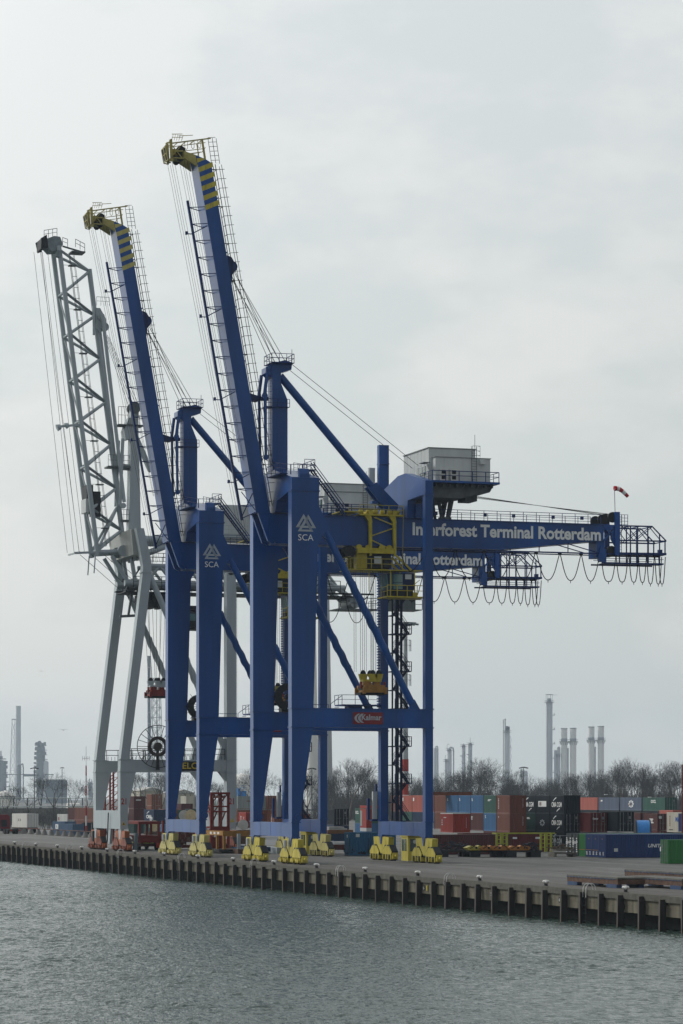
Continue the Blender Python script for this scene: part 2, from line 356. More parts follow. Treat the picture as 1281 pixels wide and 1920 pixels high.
# small number plates fixed to the panels
def plate(px_x, txt, yel=False):
    a = MB(); a.box(px_x-0.14, px_x+0.14, 0.10, 0.14, -1.18, -0.72); p = a.obj('number_plate', YEL if yel else DARK, qw)
    if txt: text('plate_number', txt, '-y', px_x-0.08, px_x+0.08, -1.1, -0.8, 0.095, WHITE, p, 0.01)
for x, tx, ye in ((53.5, '6', False), (54.3, '', True), (70.6, '5', False), (85.9, '4', False), (98.6, '3', False), (37.5, '7', False), (6.2, '', True)): plate(x, tx, ye)

# mooring bollards
def bollard():
    t = thing('mooring_bollard', (0,0,0), 'white', 'bollard')
    a = MB(); a.lathe([(0.42,0),(0.42,0.06),(0.24,0.10),(0.21,0.42),(0.0,0.42)], n=14); a.obj('base', mat('bollard_base', (0.05,0.05,0.05), .8, .3), t, True)
    a = MB(); a.lathe([(0.0,0.38),(0.26,0.40),(0.42,0.52),(0.44,0.62),(0.34,0.74),(0.0,0.78)], n=16)
    a.tube((0,0,.58),(0.62,0,.50), 0.19, 8, 0.12); a.obj('head', BOLL, t, True)
    return t
bx = [-134.3,-118.7,-103.9,-88.3,-73.2,-58.0,-43.0,-27.2,-11.9,4.1,19.3,35.0,50.3,66.4,81.7,97.9]
bl = ['farthest visible at left edge of quay','left of the radio mast, second along the quay','just left of the radio mast foot','between radio mast and grey crane','below the first orange bogie','near the leaning blue post at the quay edge','below the paler yellow bogie at left','in front of the second pale yellow bogie','in the gap between the two blue cranes','between the bright yellow bogies of near crane','just right of the near crane water legs','before the open quay below the spreader','below the yellow checker cabin','right of the near crane landward bogies','left of the wooden roll platforms','standing in front of the wooden roll platforms']
b0 = bollard()
for i, x in enumerate(bx):
    o = b0 if i == 0 else copy_tree(b0)
    o.scale = (.66,.66,.70); o.location = (x, QY+0.7-0.004*i, 0.01); o.rotation_euler = (0,0,r2.uniform(-.5,.5))
    tag(o, 'white topped mooring bollard ' + bl[i], 'bollard', 'mooring bollards along the quay edge')
# quay ladders with white hoop handrails
def ladder():
    t = thing('quay_ladder', (0,0,0), 'white', 'ladder')
    for s_ in (-.28, .28):
        a = MB(); pts = [(s_, -0.12, -0.55)] + [(s_, -0.12+0.42*(1-math.cos(q)), 0.56*math.sin(q)**.8) for q in np.linspace(0.15, math.pi, 9)]
        a.path(pts, 0.035); a.obj('hoop_handrail', BOLL, t)
    a = MB()
    for s_ in (-.26, .26): a.bar((s_, -0.1, -2.9), (s_, -0.1, -0.1), 0.06)
    for k in range(9): a.bar((-.26,-.1,-2.7+.3*k), (.26,-.1,-2.7+.3*k), 0.04)
    a.obj('ladder_rungs', DARK, t); return t
lx = [-124.6,-94.6,-64.1,-33.3,-2.1,28.4,59.8,91.6]
ll = ['at the far left end of the quay','between radio mast and second bollard','below the orange bogies of the grey crane','between the two pale yellow bogies','beneath the near crane left bogie','below the near crane spreader','between yellow checker cabin and wooden platforms','beside the wooden roll platform corner']
l0 = ladder()
for i, x in enumerate(lx):
    o = l0 if i == 0 else copy_tree(l0)
    o.location = (x, QY, 0); tag(o, 'quay ladder with white hoop handrails ' + ll[i], 'ladder', 'ladders down the quay wall')

# ------------------------------------------------------------------ blue ship-to-shore crane
LQ = 16.27
def bogie_parts(root, xc, y0, YM, seaward=True):
    """equaliser with two trucks on four wheels, running along X, centred xc"""
    b = None; w = 0.86; yc = y0 + w/2
    a = MB()
    a.prism([(-2.75,2.72),(-2.55,1.55),(-0.9,1.2),(0,0.78),(0.9,1.2),(2.55,1.55),(2.75,2.72),(0.50,2.78),(0.20,2.0),(-0.20,2.0),(-0.50,2.78)], 'y', yc-0.34, yc+0.34)
    for s_ in (-1, 1): a.box(s_*1.75-0.03, s_*1.75+0.03, yc-0.37, yc-0.34, 1.65, 2.35)
    o = a.obj('bogie', YM, root); o.location = (xc, 0, 0)
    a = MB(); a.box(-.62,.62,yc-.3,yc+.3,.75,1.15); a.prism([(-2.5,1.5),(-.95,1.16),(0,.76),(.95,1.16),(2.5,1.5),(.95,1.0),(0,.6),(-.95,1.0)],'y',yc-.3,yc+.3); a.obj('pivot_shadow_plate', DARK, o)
    for s_ in (-1, 1):
        a = MB(); c = s_*2.25
        a.prism([(c-1.55,0.74),(c-1.65,1.02),(c-0.75,1.68),(c+0.75,1.68),(c+1.65,1.02),(c+1.55,0.74)], 'y', yc-0.42, yc+0.42)
        b_ = MB(); b_.prism([(c-1.5,0.6),(c-1.72,1.1),(c-0.80,1.84),(c+0.80,1.84),(c+1.72,1.1),(c+1.5,0.6)], 'y', yc-0.37, yc+0.37); b_.obj('joint_shade_plate', DARK, o)  # dark plate added behind the truck, stands in for shade along its top joint
        a.prism([(c-0.10,1.85),(c+0.10,1.85),(c+0.10,1.05),(c-0.10,1.05)], 'y', yc-0.44, yc-0.40)
        for k in (-1, 1):
            q = c + k*0.92
            a.prism([(q-.58,.72),(q-.62,.2),(q-.44,.12),(q-.36,.72)], 'y', yc-0.44, yc+0.44)
            a.prism([(q+.58,.72),(q+.62,.2),(q+.44,.12),(q+.36,.72)], 'y', yc-0.44, yc+0.44)
            if seaward:
                a.disc((q-.15, yc-0.52, .45), (0,1,0), 0.24, 0.3, 10); a.disc((q+.32, yc-0.50, .38), (0,1,0), 0.18, 0.3, 10)
        a.box(c-1.5,c+1.5,yc-.30,yc+.30,.5,.62); tr = a.obj('truck', YM if YM is not ORANGE else mat('rust_red_truck',(.20,.055,.03),.5,.25,2,dirt=.5), o)
        for k in (-1, 1):
            m2 = MB(); m2.disc((c+k*0.92, yc, .36), (0,1,0), 0.36, 0.66, 16); m2.disc((c+k*0.92, yc, .36), (0,1,0), 0.12, 0.76, 8)
            m2.obj('wheel', BLACK, o)
    for s_ in (-1, 1):
        a = MB(); a.box(s_*3.8-.35, s_*3.8+.35, yc-.3, yc+.3, .25, .95); a.tube((s_*4.1,yc,.6),(s_*4.6,yc,.6), .17, 10); a.obj('buffer', YM, o)
    return o
def leg_poly(y0, top=True):
    return [(y0+0,4.54),(y0+0,41.05),(y0+3.15,41.05),(y0+3.10,39.5),(y0+4.34,36.95),(y0+3.66,36.29),(y0+3.02,35.2),(y0+2.49,17.14),(y0+2.43,15.07),(y0+0.89,4.54)]
def beam_lattice(mb, p, q, off, n, r):
    p = Vector(p); q = Vector(q); off = Vector(off)
    for i in range(n):
        a = p.lerp(q, i/n); b = p.lerp(q, (i+1)/n)
        mb.bar(a, b+off if i % 2 == 0 else b, r) if i % 2 == 0 else mb.bar(a+off, b, r)

BYL = lambda z: -2.11 - (z-39.12)*(6.70/38.23)
BYR = lambda z: -0.46 - (z-39.17)*(6.78/39.24)
GX0, GX1 = -9.5, -6.7; GC = -8.1
def blue_crane(root):
    # sills, legs
    for nm, y0 in (('w', 0.0), ('l', 15.57)):
        a = MB(); a.box(-LQ, 0, y0, y0+0.86, 2.99, 4.54)
        for xx in (-LQ+0.75, -0.75):
            a.box(xx-.85, xx+.85, y0-.05, y0+.91, 2.86, 2.99)
            a.prism([(xx-.50,2.9),(xx+.50,2.9),(xx+.17,1.9),(xx-.17,1.9)], 'y', y0+.02, y0+.18)
            a.prism([(xx-.55,2.9),(xx+.55,2.9),(xx+.30,1.7),(xx-.30,1.7)], 'y', y0+.68, y0+.81)
        for k in range(1, 4): a.box(-LQ+k*4.05, -LQ+k*4.05+.05, y0-0.012, y0, 3.0, 4.53)
        a.obj('sill_beam', BLUE, root)
    def flange(mb, x0, x1, y0, y1, z): mb.box(x0-.09, x1+.09, y0-.09, y1+.09, z-.06, z+.06)
    for x0, x1 in ((-1.28, 0.0), (-LQ, -LQ+1.28)):
        a = MB(); a.prism(leg_poly(0), 'x', x0, x1)
        for z, y1 in ((4.58, .92), (15.07, 2.45), (17.14, 2.5), (41.05, 3.15)): flange(a, x0, x1, 0, y1, z)
        for yy in (.03,): a.box(x0, x1, -0.03, 0.0, 17.3, 40.9)
        a.disc((x1+.02, 0.75, 5.1), (1,0,0), .38, .08, 16)
        a.obj('leg', BLUE, root)
    for x0, x1 in ((-0.92, 0.0), (-LQ, -LQ+0.95)):
        far = x0 < -5
        a = MB(); a.box(x0, x1, 15.57, 16.48, 4.55, 41.1)
        for z in (4.58, 15.07, 17.14, 41.1): flange(a, x0, x1, 15.57, 16.48, z)
        if far:
            a.box(x0+.1, x1-.1, 15.4, 16.6, 41.1, 48.4); flange(a, x0, x1, 15.5, 16.5, 46.2)
            for k in range(70): a.box(x0+.15, x1-.2, 15.33, 15.5, 17.5+k*.32, 17.66+k*.32)
        a.obj('leg', BLUE, root)
    # portal beams
    for x0, x1 in ((-0.9, -0.003), (-LQ+.003, -LQ+.93)):
        a = MB(); a.box(x0, x1, 2.44, 15.57, 15.1, 17.1)
        for k in range(1, 5): a.box(x1, x1+.012, 2.44+k*2.6, 2.49+k*2.6, 15.12, 17.08)
        a.box(x0-.08, x1+.08, 2.5, 15.5, 15.04, 15.1); a.box(x0-.08, x1+.08, 2.5, 15.5, 17.1, 17.16)
        pb = a.obj('portal_beam', BLUE, root)
        if x0 > -5:
            s_ = MB(); s_.box(-0.003, 0.05, 7.06, 10.55, 15.42, 16.74); sg = s_.obj('sign_board', SIGNRED, pb)
            c = MB()
            for y_, wd in ((7.22, .26), (7.62, .30)):
                n = 7; zc = 16.08; hh = .50
                pts = []
                for i in range(n+1):
                    q = -1+2*i/n; pts.append((y_+.42*q*q, zc+hh*q))
                for i in range(n):
                    (ya,za),(yb,zb) = pts[i], pts[i+1]
                    c.add([(0.062,ya,za),(0.062,ya+wd,za),(0.062,yb+wd,zb),(0.062,yb,zb)], [(0,1,2,3)])
            c.obj('sign_emblem', SILVER, sg)
            text('sign_lettering', 'Kalmar', '+x', 8.06, 10.38, 15.86, 16.5, 0.062, SILVER, sg, 0.025)
        a = MB()
        if x0 < -5:
            a.box(x0-1.2, x0+1.6, 10.6, 15.4, 17.95, 18.1)
            a.rail((x0+1.6, 10.6, 18.1), (x0+1.6, 15.4, 18.1)); a.rail((x0+1.6,10.6,18.1),(x0-1.2,10.6,18.1))
            for k in range(5): a.box(x0+.3, x0+1.5, 9.3+.26*k, 9.5+.26*k, 17.2+k*.17, 17.25+k*.17)
            a.bar((x0+1.5, 9.2, 18.1), (x0+1.5, 10.6, 19.1), .06); a.bar((x0+1.5, 9.2, 17.2), (x0+1.5, 9.2, 18.1), .06)
            a.rail((x0+.9, 3.2, 17.16), (x0+.9, 9.2, 17.16), h=.9, step=3)
            a.box(x0-.2, x0+1.2, 11.5, 13.2, 17.2, 17.9)
            a.obj('access_platform', BLUE2, pb)
    # cable reel on the far portal beam
    a = MB(); a.ring((-LQ+1.6, 4.0, 18.9), (1,0,0), .75, 1.55, .5, 24); a.disc((-LQ+1.6, 4.0, 18.9), (1,0,0), .35, .6, 12)
    for k in range(14):
        q = 2*math.pi*k/14; a.bar((-LQ+1.9,4,18.9), (-LQ+1.9, 4+2.0*math.cos(q), 18.9+2.0*math.sin(q)), .05)
    a.box(-LQ+.3, -LQ+1.3, 3.4, 4.6, 17.16, 18.4); a.obj('cable_reel', DARK, root)
    # braces: plain tube with helical strakes in the middle
    for xx in (-0.48, -LQ+0.48):
        a = MB(); p = Vector((xx, 3.95, 36.75)); q = Vector((xx, 14.15, 17.75)); a.tube(p, q, .40, 14)
        d = (q-p).normalized(); u = d.orthogonal().normalized(); w = d.cross(u)
        Lg = (q-p).length
        for st in range(3):
            prev = None
            for i in range(60):
                tt = Lg*(.30+.46*i/59); ang = 2*math.pi*(tt/6.0) + st*2*math.pi/3
                c = p+d*tt+(u*math.cos(ang)+w*math.sin(ang))*.40
                if prev is not None: a.tube(prev, c, .085, 5, cap=False)
                prev = c
        a.prism([(13.75,17.1),(15.1,17.1),(14.45,18.2),(14.05,18.3)], 'x', xx-.12, xx+.12)
        a.prism([(3.4,37.6),(4.4,37.0),(4.75,36.2),(4.3,35.7),(3.5,36.2)], 'x', xx-.3, xx+.3)
        a.obj('diagonal_brace', BLUE, root)
    # cross beams over the girder
    a = MB(); prof = [(-LQ,41.1),(-LQ,42.5),(-9.2,44.05),(-7.0,44.05),(0.0,42.5),(0.0,41.1),(-1.28,41.02),(-5.6,40.4),(-6.4,39.2),(-9.8,39.2),(-10.6,40.4),(-LQ+1.28,41.02)]
    a.prism(prof, 'y', 0.0, 3.15)
    a.prism([(-0.9,42.5),(-.1,42.45),(-.1,42.9),(-.5,43.5),(-.9,43.6)], 'y', 1.0, 2.1)
    a.obj('cross_beam', BLUE, root)
    a = MB(); prof = [(-LQ,41.15),(-LQ,42.6),(-13.5,43.2),(-9.4,44.1),(-6.8,44.15),(0.0,42.65),(0.0,41.16),(-0.9,41.14),(-5.9,41.0),(-6.2,39.05),(-10.0,39.05),(-10.3,41.0),(-LQ+.95,41.14)]
    a.prism(prof, 'y', 15.57, 16.48)
    a.box(-10.6, -5.6, 16.48, 18.4, 39.05, 40.6)
    for k in range(5): a.box(-5.5+.01*k, -2.8, 15.565, 15.57, 41.2, 41.21)
    a.obj('cross_beam', BLUE, root)
    a = MB(); a.rail((-9.0,0.15,44.05),(-0.8,0.15,42.85)); a.rail((-9.0,3.0,44.05),(-1,3.0,42.8)); a.rail((-1.0,.15,42.9),(-1.0,3.0,42.9))
    a.box(-6.6, -1.5, -.9, 0.0, 43.0, 43.08); a.rail((-6.6,-.9,43.1),(-1.5,-.9,43.1)); a.rail((-10.5,-.9,43.4),(-10.5,1,43.4))
    a.box(-11, -5.2, 3.15, 4.3, 43.95, 44.03); a.rail((-11,4.3,44.03),(-5.2,4.3,44.03)); a.rail((-5.2,3.1,44.03),(-5.2,4.3,44.03))
    # stair from the cross beam to the girder
    for k in range(17): a.box(-6.3, -5.5, 4.2+.22*k, 4.46+.22*k, 43.9-.29*k, 43.94-.29*k)
    for xx in (-6.3, -5.5):
        a.bar((xx,4.2,43.9),(xx,8.0,39.1),.14); a.bar((xx,4.2,44.9),(xx,8.0,40.1),.07); a.bar((xx,4.2,44.4),(xx,8.0,39.6),.06)
    a.obj('walkway', BLUE2, root)
    # main girder
    a = MB(); a.prism([(-.55,39.05),(40.0,39.1),(40.0,37.2),(27.5,35.82),(0.2,35.75),(-.55,36.6)], 'x', GX0, GX1)
    a.box(GX1, GX1+.18, .0, 40, 39.0, 39.08); a.box(GX0-.18, GX0, 0, 40, 39.0, 39.08); a.box(GX1, GX1+.14, .5, 27.5, 35.76, 35.86); a.box(GX0-.14, GX0, .5, 27.5, 35.76, 35.86)
    g = a.obj('main_girder', BLUE, root)
    text('girder_lettering', 'Interforest Terminal Rotterdam', '+x', 16.42, 39.64, 37.13, 38.62, GX1+.025, WHITE, g, 0.032)
    a = MB()
    for xx in (GX1+.1, GX0-.1):
        a.rail((xx, 5.0, 39.08), (xx, 15.2, 39.08)); a.rail((xx, 17, 39.08), (xx, 39.6, 39.08))
    for yy in (19, 25, 28.5, 33.4, 37): a.box(GX1+.1, GX1+.3, yy, yy+.35, 39.5, 39.9)
    a.obj('walkway_railing', BLUE2, g)
    # festoon track under the girder
    a = MB(); a.bar((GX1-.2, 11, 35.62), (GX1-.2, 47.6, 35.68), .16); a.bar((GX0+.2, 11, 35.62), (GX0+.2, 47.6, 35.68), .12)
    for yy in np.arange(14, 38, 3.6): a.bar((GX1-.2, yy, 35.6), (GX1-.2, yy, 36.2+max(0,(yy-27))*.09), .09)
    for yy in (36, 38): a.bar((GX1-.2, yy-2.4, 36.7), (GX1-.2, yy+1.6, 35.7), .1)
    a.obj('festoon_track', BLUE2, root)
    tops = [18.6, 21.7, 25.2, 28.66, 31.61, 34.59, 37.29, 39.69, 41.68, 43.27, 44.53, 45.58, 46.58, 47.0, 47.3]
    for ya, yb in zip(tops[:-1], tops[1:]):
        a = MB(); wdt = yb-ya; dep = 3.05 if wdt > 1 else 3.2; xo = GX1-.2 + rnd.uniform(-.15, .15); pts = []
        yb2 = yb if wdt > .6 else ya+.9
        for i in range(15):
            q = -1+2*i/14; k = (abs(q)**(2.2 if wdt > 2 else 3.2)); pts.append((xo, ya+(yb2-ya)*(.5+.5*q*(.92 if i not in (0,14) else .96)), 35.5-dep*(1-k)))
        a.path(pts, .055); a.box(xo-.1, xo+.1, ya-.2, ya+.2, 35.4, 35.62)
        m_ = len(pts)//2; a.tube(pts[m_], (xo, pts[m_][1], pts[m_][2]-.3), .04, 5); a.obj('cable_loop', BLACK, root)
    # girder end: posts, sheaves, cage
    a = MB(); a.box(GX1-.05, GX1+.25, 41.35, 41.95, 35.5, 40.55); a.box(GX0-.25, GX0+.05, 41.35, 41.95, 35.5, 40.55)
    a.box(GX0, GX1, 40.0, 41.6, 38.4, 39.05); a.box(GX0+.2, GX1-.2, 39.2, 40.2, 35.2, 37.25); a.box(GX0, GX1, 41.4, 41.9, 35.5, 36.0)
    a.bar((GX1,40,37.2),(GX1,41.5,38.6),.2); a.bar((GX1,40,39),(GX1,41.5,37.2),.2); a.prism([(40.9,38.2),(41.4,38.9),(41.4,36.6),(40.9,37.4)], 'x', GX1-.2, GX1)
    a.prism([(39.6,36.4),(40.3,36.2),(40.3,34.7),(39.5,34.7),(39.3,35.3)], 'x', GX1-.5, GX1+.1)
    ge = a.obj('girder_end_frame', BLUE, root)
    for y_, z_ in ((39.97,39.64), (41.25,39.95), (41.1,36.0)):
        for xx in (GX1-.3, GX0+.4): a = MB(); a.disc((xx,y_,z_), (1,0,0), .62, .25, 20); a.obj('rope_sheave', DARK, ge)
    a = MB()
    for xx in (GX1+.2, GX0-.2):
        a.bar((xx,41.9,38.95),(xx,46.06,38.98),.16); a.bar((xx,46.06,38.98),(xx,47.83,37.35),.12); a.bar((xx,41.9,37.25),(xx,47.83,37.3),.16); a.bar((xx,41.9,35.72),(xx,47.83,35.8),.26)
        for y_ in (43.3,44.2,45.5,47.0,47.7): a.bar((xx,y_,min(38.95,38.95-(max(0,y_-46.06))*.92)),(xx,y_,34.6 if y_ < 47.6 else 35.8),.12)
        for ya,za,yb,zb in ((42.2,38.9,43.7,37.3),(43.7,37.3,45.7,38.9),(44.0,37.3,46.0,38.9),(45.7,38.9,47.2,37.3),(42.9,38.9,44.3,37.3),(41.9,38.0,42.5,38.8)): a.bar((xx,ya,za),(xx,yb,zb),.08)
        a.bar((xx,39.7,34.58),(xx,47.5,34.62),.18); a.bar((xx,40,35.1),(xx,47.5,35.15),.06)
    for y_ in (42,43.3,44.5,46.06): a.bar((GX0-.2,y_,38.95),(GX1+.2,y_,38.95),.1)
    a.bar((GX0-.2,47.83,37.3),(GX1+.2,47.83,37.3),.1); a.box(GX0-.2, GX1+.2, 41.9, 47.8, 35.66, 35.72); a.box(GX1-.9, GX1+.2, 39.8, 47.4, 34.5, 34.56)
    for xx in (GX1-.1, GX1-.6):
        a.bar((xx,42.3,35.7),(xx,42.3,40.25),.05)
    for k in range(14): a.bar((GX1-.1,42.3,35.9+.32*k),(GX1-.6,42.3,35.9+.32*k),.035)
    for k in range(5): a.bar((GX1+.2,42.0,40.25-.38*k),(GX1+.2,43.0,40.25-.38*k),.045)
    for y_ in (42.2, 42.55, 42.95): a.bar((GX1+.2,y_,38.6),(GX1+.2,y_,40.25),.05)
    a.box(GX1-.2, GX1+.25, 46.9, 47.35, 35.85, 36.3)
    a.obj('end_cage', BLUE2, ge)
    # boom, raised
    a = MB(); zb = 39.12; zt = 77.35
    P = lambda yz, xx: (xx, yz[0], yz[1])
    near = [(BYL(zb), zb), (BYL(zt), zt), (-9.1, 78.6), (-7.98, 78.24), (-7.32, 77.87), (BYR(39.17), 39.17)]
    a.prism(near, 'x', GX0, GX1)
    a.prism([(-1.9,39.2),(-.3,39.2),(.35,36.2),(-.1,35.7),(-.7,36.0)], 'x', GX1-.45, GX1-.05); a.prism([(-1.9,39.2),(-.3,39.2),(.35,36.2),(-.1,35.7),(-.7,36.0)], 'x', GX0+.05, GX0+.45)
    for k in range(6):
        z0 = 44+k*6; a.prism([(BYR(z0)-.02, z0),(BYR(z0)+.05, z0),(BYR(z0+.12)+.05, z0+.12),(BYR(z0+.12)-.02, z0+.12)], 'x', GX0, GX1)
    boom = a.obj('boom', BLUE, root)
    a = MB()
    for k in range(5):
        zl = 77.25-1.04*k - .53; zr = zl+.72
        for xx in (GX1+.012,):
            vs = [(xx, BYL(zl)+.01, zl), (xx, BYR(zr)-.01, zr), (xx, BYR(zr+.53)-.01, zr+.53), (xx, BYL(zl+.53)+.01, zl+.53)]
            a.add(vs, [(0,1,2,3) if xx > -8 else (3,2,1,0)])
    a.add([(GX1+.012,-8.93,77.75),(GX1+.012,-8.0,78.2),(GX1+.012,-8.38,78.33),(GX1+.012,-9.0,78.25)], [(0,1,2,3)])
    a.obj('warning_stripes', YEL, boom)
    a = MB()
    for xx in (GX1-.11, GX0+.11):
        a.prism([(-10.46,78.97),(-9.11,78.62),(-8.9,77.33),(-10.43,78.2)], 'x', xx-.12, xx+.12)
    a.box(GX0+.2, GX1-.2, -10.5, -10.1, 78.25, 78.9)
    for xx in (GX1-.3, GX0+.3): a.bar((xx,-12.1,79.78),(xx,-7.3,80.65),.13 if xx > -8 else .07); a.bar((xx,-7.95,78.3),(xx,-8.3,80.5),.2 if xx > -8 else .1); a.bar((xx,-10.3,79.04),(xx,-8.16,79.43),.07); a.bar((xx,-9.7,78.8),(xx,-8.3,79.05),.07); a.bar((xx,-8.3,79.05),(xx,-7.9,79.6),.07)
    for k in range(5): a.bar((GX0+.3,-12+.95*k,79.8+.17*k),(GX1-.3,-12+.95*k,79.8+.17*k),.08)
    for k in range(3):
        y_ = -10.3+.75*k; z_ = 80.05+.13*k; a.path([(GX1-.3,y_,z_),(GX1-.3,y_+.05,z_-.7),(GX1-.3,y_+.2,z_-.85),(GX1-.3,y_+.35,z_-.7),(GX1-.3,y_+.35,z_+.05)], .03)
    HX0 = GX0+1.0
    # head cage panels
    a.prism([(-12.5,80.1),(-12.1,80.25),(-11.9,77.85),(-12.3,77.7)], 'x', GX1-.2, GX1); a.prism([(-12.5,80.1),(-12.1,80.25),(-11.9,77.85),(-12.3,77.7)], 'x', HX0, HX0+.2)
    for xx in (HX0, HX0+1.0, GX1-.9, GX1):
        a.bar((xx,-13.1,79.3),(xx,-12.75,77.85),.12); a.bar((xx,-13.1,79.3),(xx,-12.2,80.1),.1); a.bar((xx,-12.75,77.85),(xx,-12.0,77.75),.1)
    for z_, y_ in ((79.3,-13.1),(77.85,-12.75),(78.6,-12.93)): a.bar((HX0,y_,z_),(GX1,y_,z_),.1)
    a.box(HX0, GX1, -12.2, -10.4, 78.1, 78.2); a.bar((GX1-.2,-12.1,78.9),(GX1-.2,-10.5,79.0),.16); a.bar((GX1-.2,-12,79.5),(GX1-.2,-10.6,78.2),.1); a.bar((GX1,-12.1,78.3),(GX1,-10.9,79.4),.1)
    for k in range(5): a.bar((GX1-.1,-12.1+.35*k,80.1),(GX1-.1,-11.9+.35*k,80.75),.05)
    a.bar((GX1-.1,-12.1,80.75),(GX1-.1,-10.6,80.85),.06); a.bar((GX1-.1,-12.1,80.4),(GX1-.1,-10.6,80.45),.05); a.bar((GX1-.1,-11.1,80.6),(GX1-.1,-9.4,80.8),.06)
    a.box(HX0+.6, GX1-.8, -11.8, -10.7, 78.7, 79.3)
    a.v = [(v[0], v[1]+(.55*(-10.9-v[1])/2.2 if v[1] < -10.9 else 0), v[2]) for v in a.v]
    bt = a.obj('boom_tip_frame', mat('tip_yellow', (0.36,0.31,0.10), .5, .2, 1.5, dirt=.4), boom)
    a = MB()
    a.add([(HX0,-13.05,79.25),(GX1-.1,-13.05,79.25),(GX1-.1,-12.72,77.9),(HX0,-12.72,77.9)], [(0,1,2,3)]); a.v = [(v[0], v[1]+.53, v[2]) for v in a.v]; a.obj('screen_panel', DARK, bt)
    for xx in (GX1-.5, GX0+.5):
        a = MB(); a.disc((xx,-10.68,79.05),(1,0,0),.55,.2,18); a.obj('rope_sheave', DARK, bt); a = MB(); a.disc((xx,-10.75,78.25),(1,0,0),.4,.2,16); a.obj('rope_sheave', DARK, bt)
    # boom walkway with hooped ladder on the landward face
    a = MB()
    for xx in (GX1-.3, GX1-1.2):
        for off, r_ in ((.45,.07), (1.35,.05)):
            a.bar((xx, BYR(40)+off, 40), (xx, BYR(77.8)+off*.8, 77.8), r_)
    for k in range(37):
        z_ = 40.5+k*1.02; a.bar((GX1-.3,BYR(z_)+.45,z_),(GX1-.3,BYR(z_)+1.35,z_+.1),.05)
        a.bar((GX1-.3,BYR(z_)+.45,z_),(GX1-1.2,BYR(z_)+.45,z_),.05)
        if k % 4 == 0: a.bar((GX1-.4,BYR(z_)-.05,z_),(GX1-.4,BYR(z_)+.5,z_),.09)
    for yy in (-7.2,-6.7,-6.25): a.bar((GX1-.3, yy, 77.9), (GX1-.3, yy-.42, 80.7), .05)
    for k in range(6): a.bar((GX1-.3,-7.3-.06*k,78.2+.5*k),(GX1-.3,-6.3-.09*k,78.3+.5*k),.045)
    a.obj('boom_walkway', DARK, boom)
    # festoon rail on the water side
    a = MB(); a.bar((-7.5,-9.83,73.65),(-7.5,-3.55,38.3),.26)
    for k in range(20):
        z_ = 72.9-1.83*k
        if z_ < 39: break
        yr = -9.83+(73.65-z_)*(6.28/35.35)
        for xx in (GX1-.15, GX0+.4): a.bar((-7.5,yr,z_),(xx,BYL(z_),z_+.05),.08)
        if k % 5 == 1:
            a.bar((-7.5,yr,z_-1.1),(GX1-.15,BYL(z_),z_-.2),.09); a.box(-7.65,-7.35,yr-.7,yr-.45,z_-1.2,z_-.85); a.bar((-7.5,yr-.6,z_-1.1),(-7.5,yr,z_-1.1),.1)
    a.bar((-7.5,-3.6,41.5),(GX1-.1,BYL(39.4),39.4),.09); a.bar((-7.5,-3.6,38.6),(GX1-.1,BYL(41.3),41.3),.09); a.bar((-7.5,-3.6,38.5),(GX1-.1,BYL(39.3),39.2),.09)
    a.obj('festoon_rail', BLUE2, boom)
    a = MB(); z_ = 66.6; y_ = BYR(z_)
    a.prism([(y_-.1,z_+1.2),(y_+.4,z_+1.0),(y_+.95,z_+.1),(y_+.95,z_-.4),(y_+.5,z_-.9),(y_+.3,z_-2.8),(y_+.05,z_-3.2)], 'x', GX0+.6, GX1-.5)
    for xx in (GX0+.7, GX1-.7): a.disc((xx,y_+.5,z_),(1,0,0),.6,.25,18)
    a.obj('stay_bracket', BLUE2, boom)
    # mast, links, backstay
    a = MB(); a.prism([(-.05,43.9),(1.75,43.9),(1.75,51.96),(.95,53.9),(.98,55.0),(2.2,55.4),(2.3,56.2),(1.45,56.45),(-.05,56.0),(-.8,55.5),(-.8,54.9),(-.05,54.3)], 'x', -9.0, -7.3)
    for k in range(40):
        a.box(-7.3, -7.27, .55, .7, 44.4+.22*k, 44.48+.22*k)
    ms = a.obj('mast', BLUE, root)
    a = MB(); a.box(-9.6,-6.6,-.3,2.3,56.0,56.08)
    for p_, q_ in (((-6.6,-.3,56.0),(-6.6,2.3,56.0)),((-9.6,-.3,56.0),(-9.6,2.3,56.0)),((-6.6,2.3,56.0),(-9.6,2.3,56.0)),((-6.6,-.3,56.0),(-9.6,-.3,56.0))): a.rail(p_, q_, h=1.05, step=.9)
    a.bar((-6.8,2.1,56),(-6.8,2.1,57.6),.05)
    for xx in (-7.6,-7.1): a.bar((xx,-.18,44.5),(xx,-.18,56.0),.05)
    for k in range(38): a.bar((-7.6,-.18,44.7+.3*k),(-7.1,-.18,44.7+.3*k),.035)
    for k in range(18): a.bar((-7.1,-.2,45+.6*k),(-7.1,-.75,45+.6*k),.03)
    a.bar((-7.1,-.75,45),(-7.1,-.75,55.5),.04); a.box(-8.9,-7.0,-.9,1.9,51.1,51.16); a.rail((-7.0,-.9,51.1),(-7.0,1.9,51.1),h=.9,step=1.4)
    a.obj('mast_platform', BLUE2, ms)
    a = MB()
    for xx in (-9.3, -7.0):
        a.tube((xx,-.72,54.9),(xx,-1.05,52.4),.2,8); a.tube((xx,-1.0,52.2),(xx,-.88,45.4),.17,8); a.disc((xx,-.88,45.4),(1,0,0),.32,.2,12); a.disc((xx,-1.02,52.3),(1,0,0),.34,.2,12)
    a.obj('stay_link', BLUE, root)
    a = MB(); a.bar((-8.1,-.3,52.1),(-8.1,BYR(52.1),52.0),.4); a.prism([(-2.6,51.8),(-1.6,51.7),(-1.4,52.3),(-2.5,52.6)],'x',-8.5,-7.7); a.obj('boom_latch', BLUE2, root)
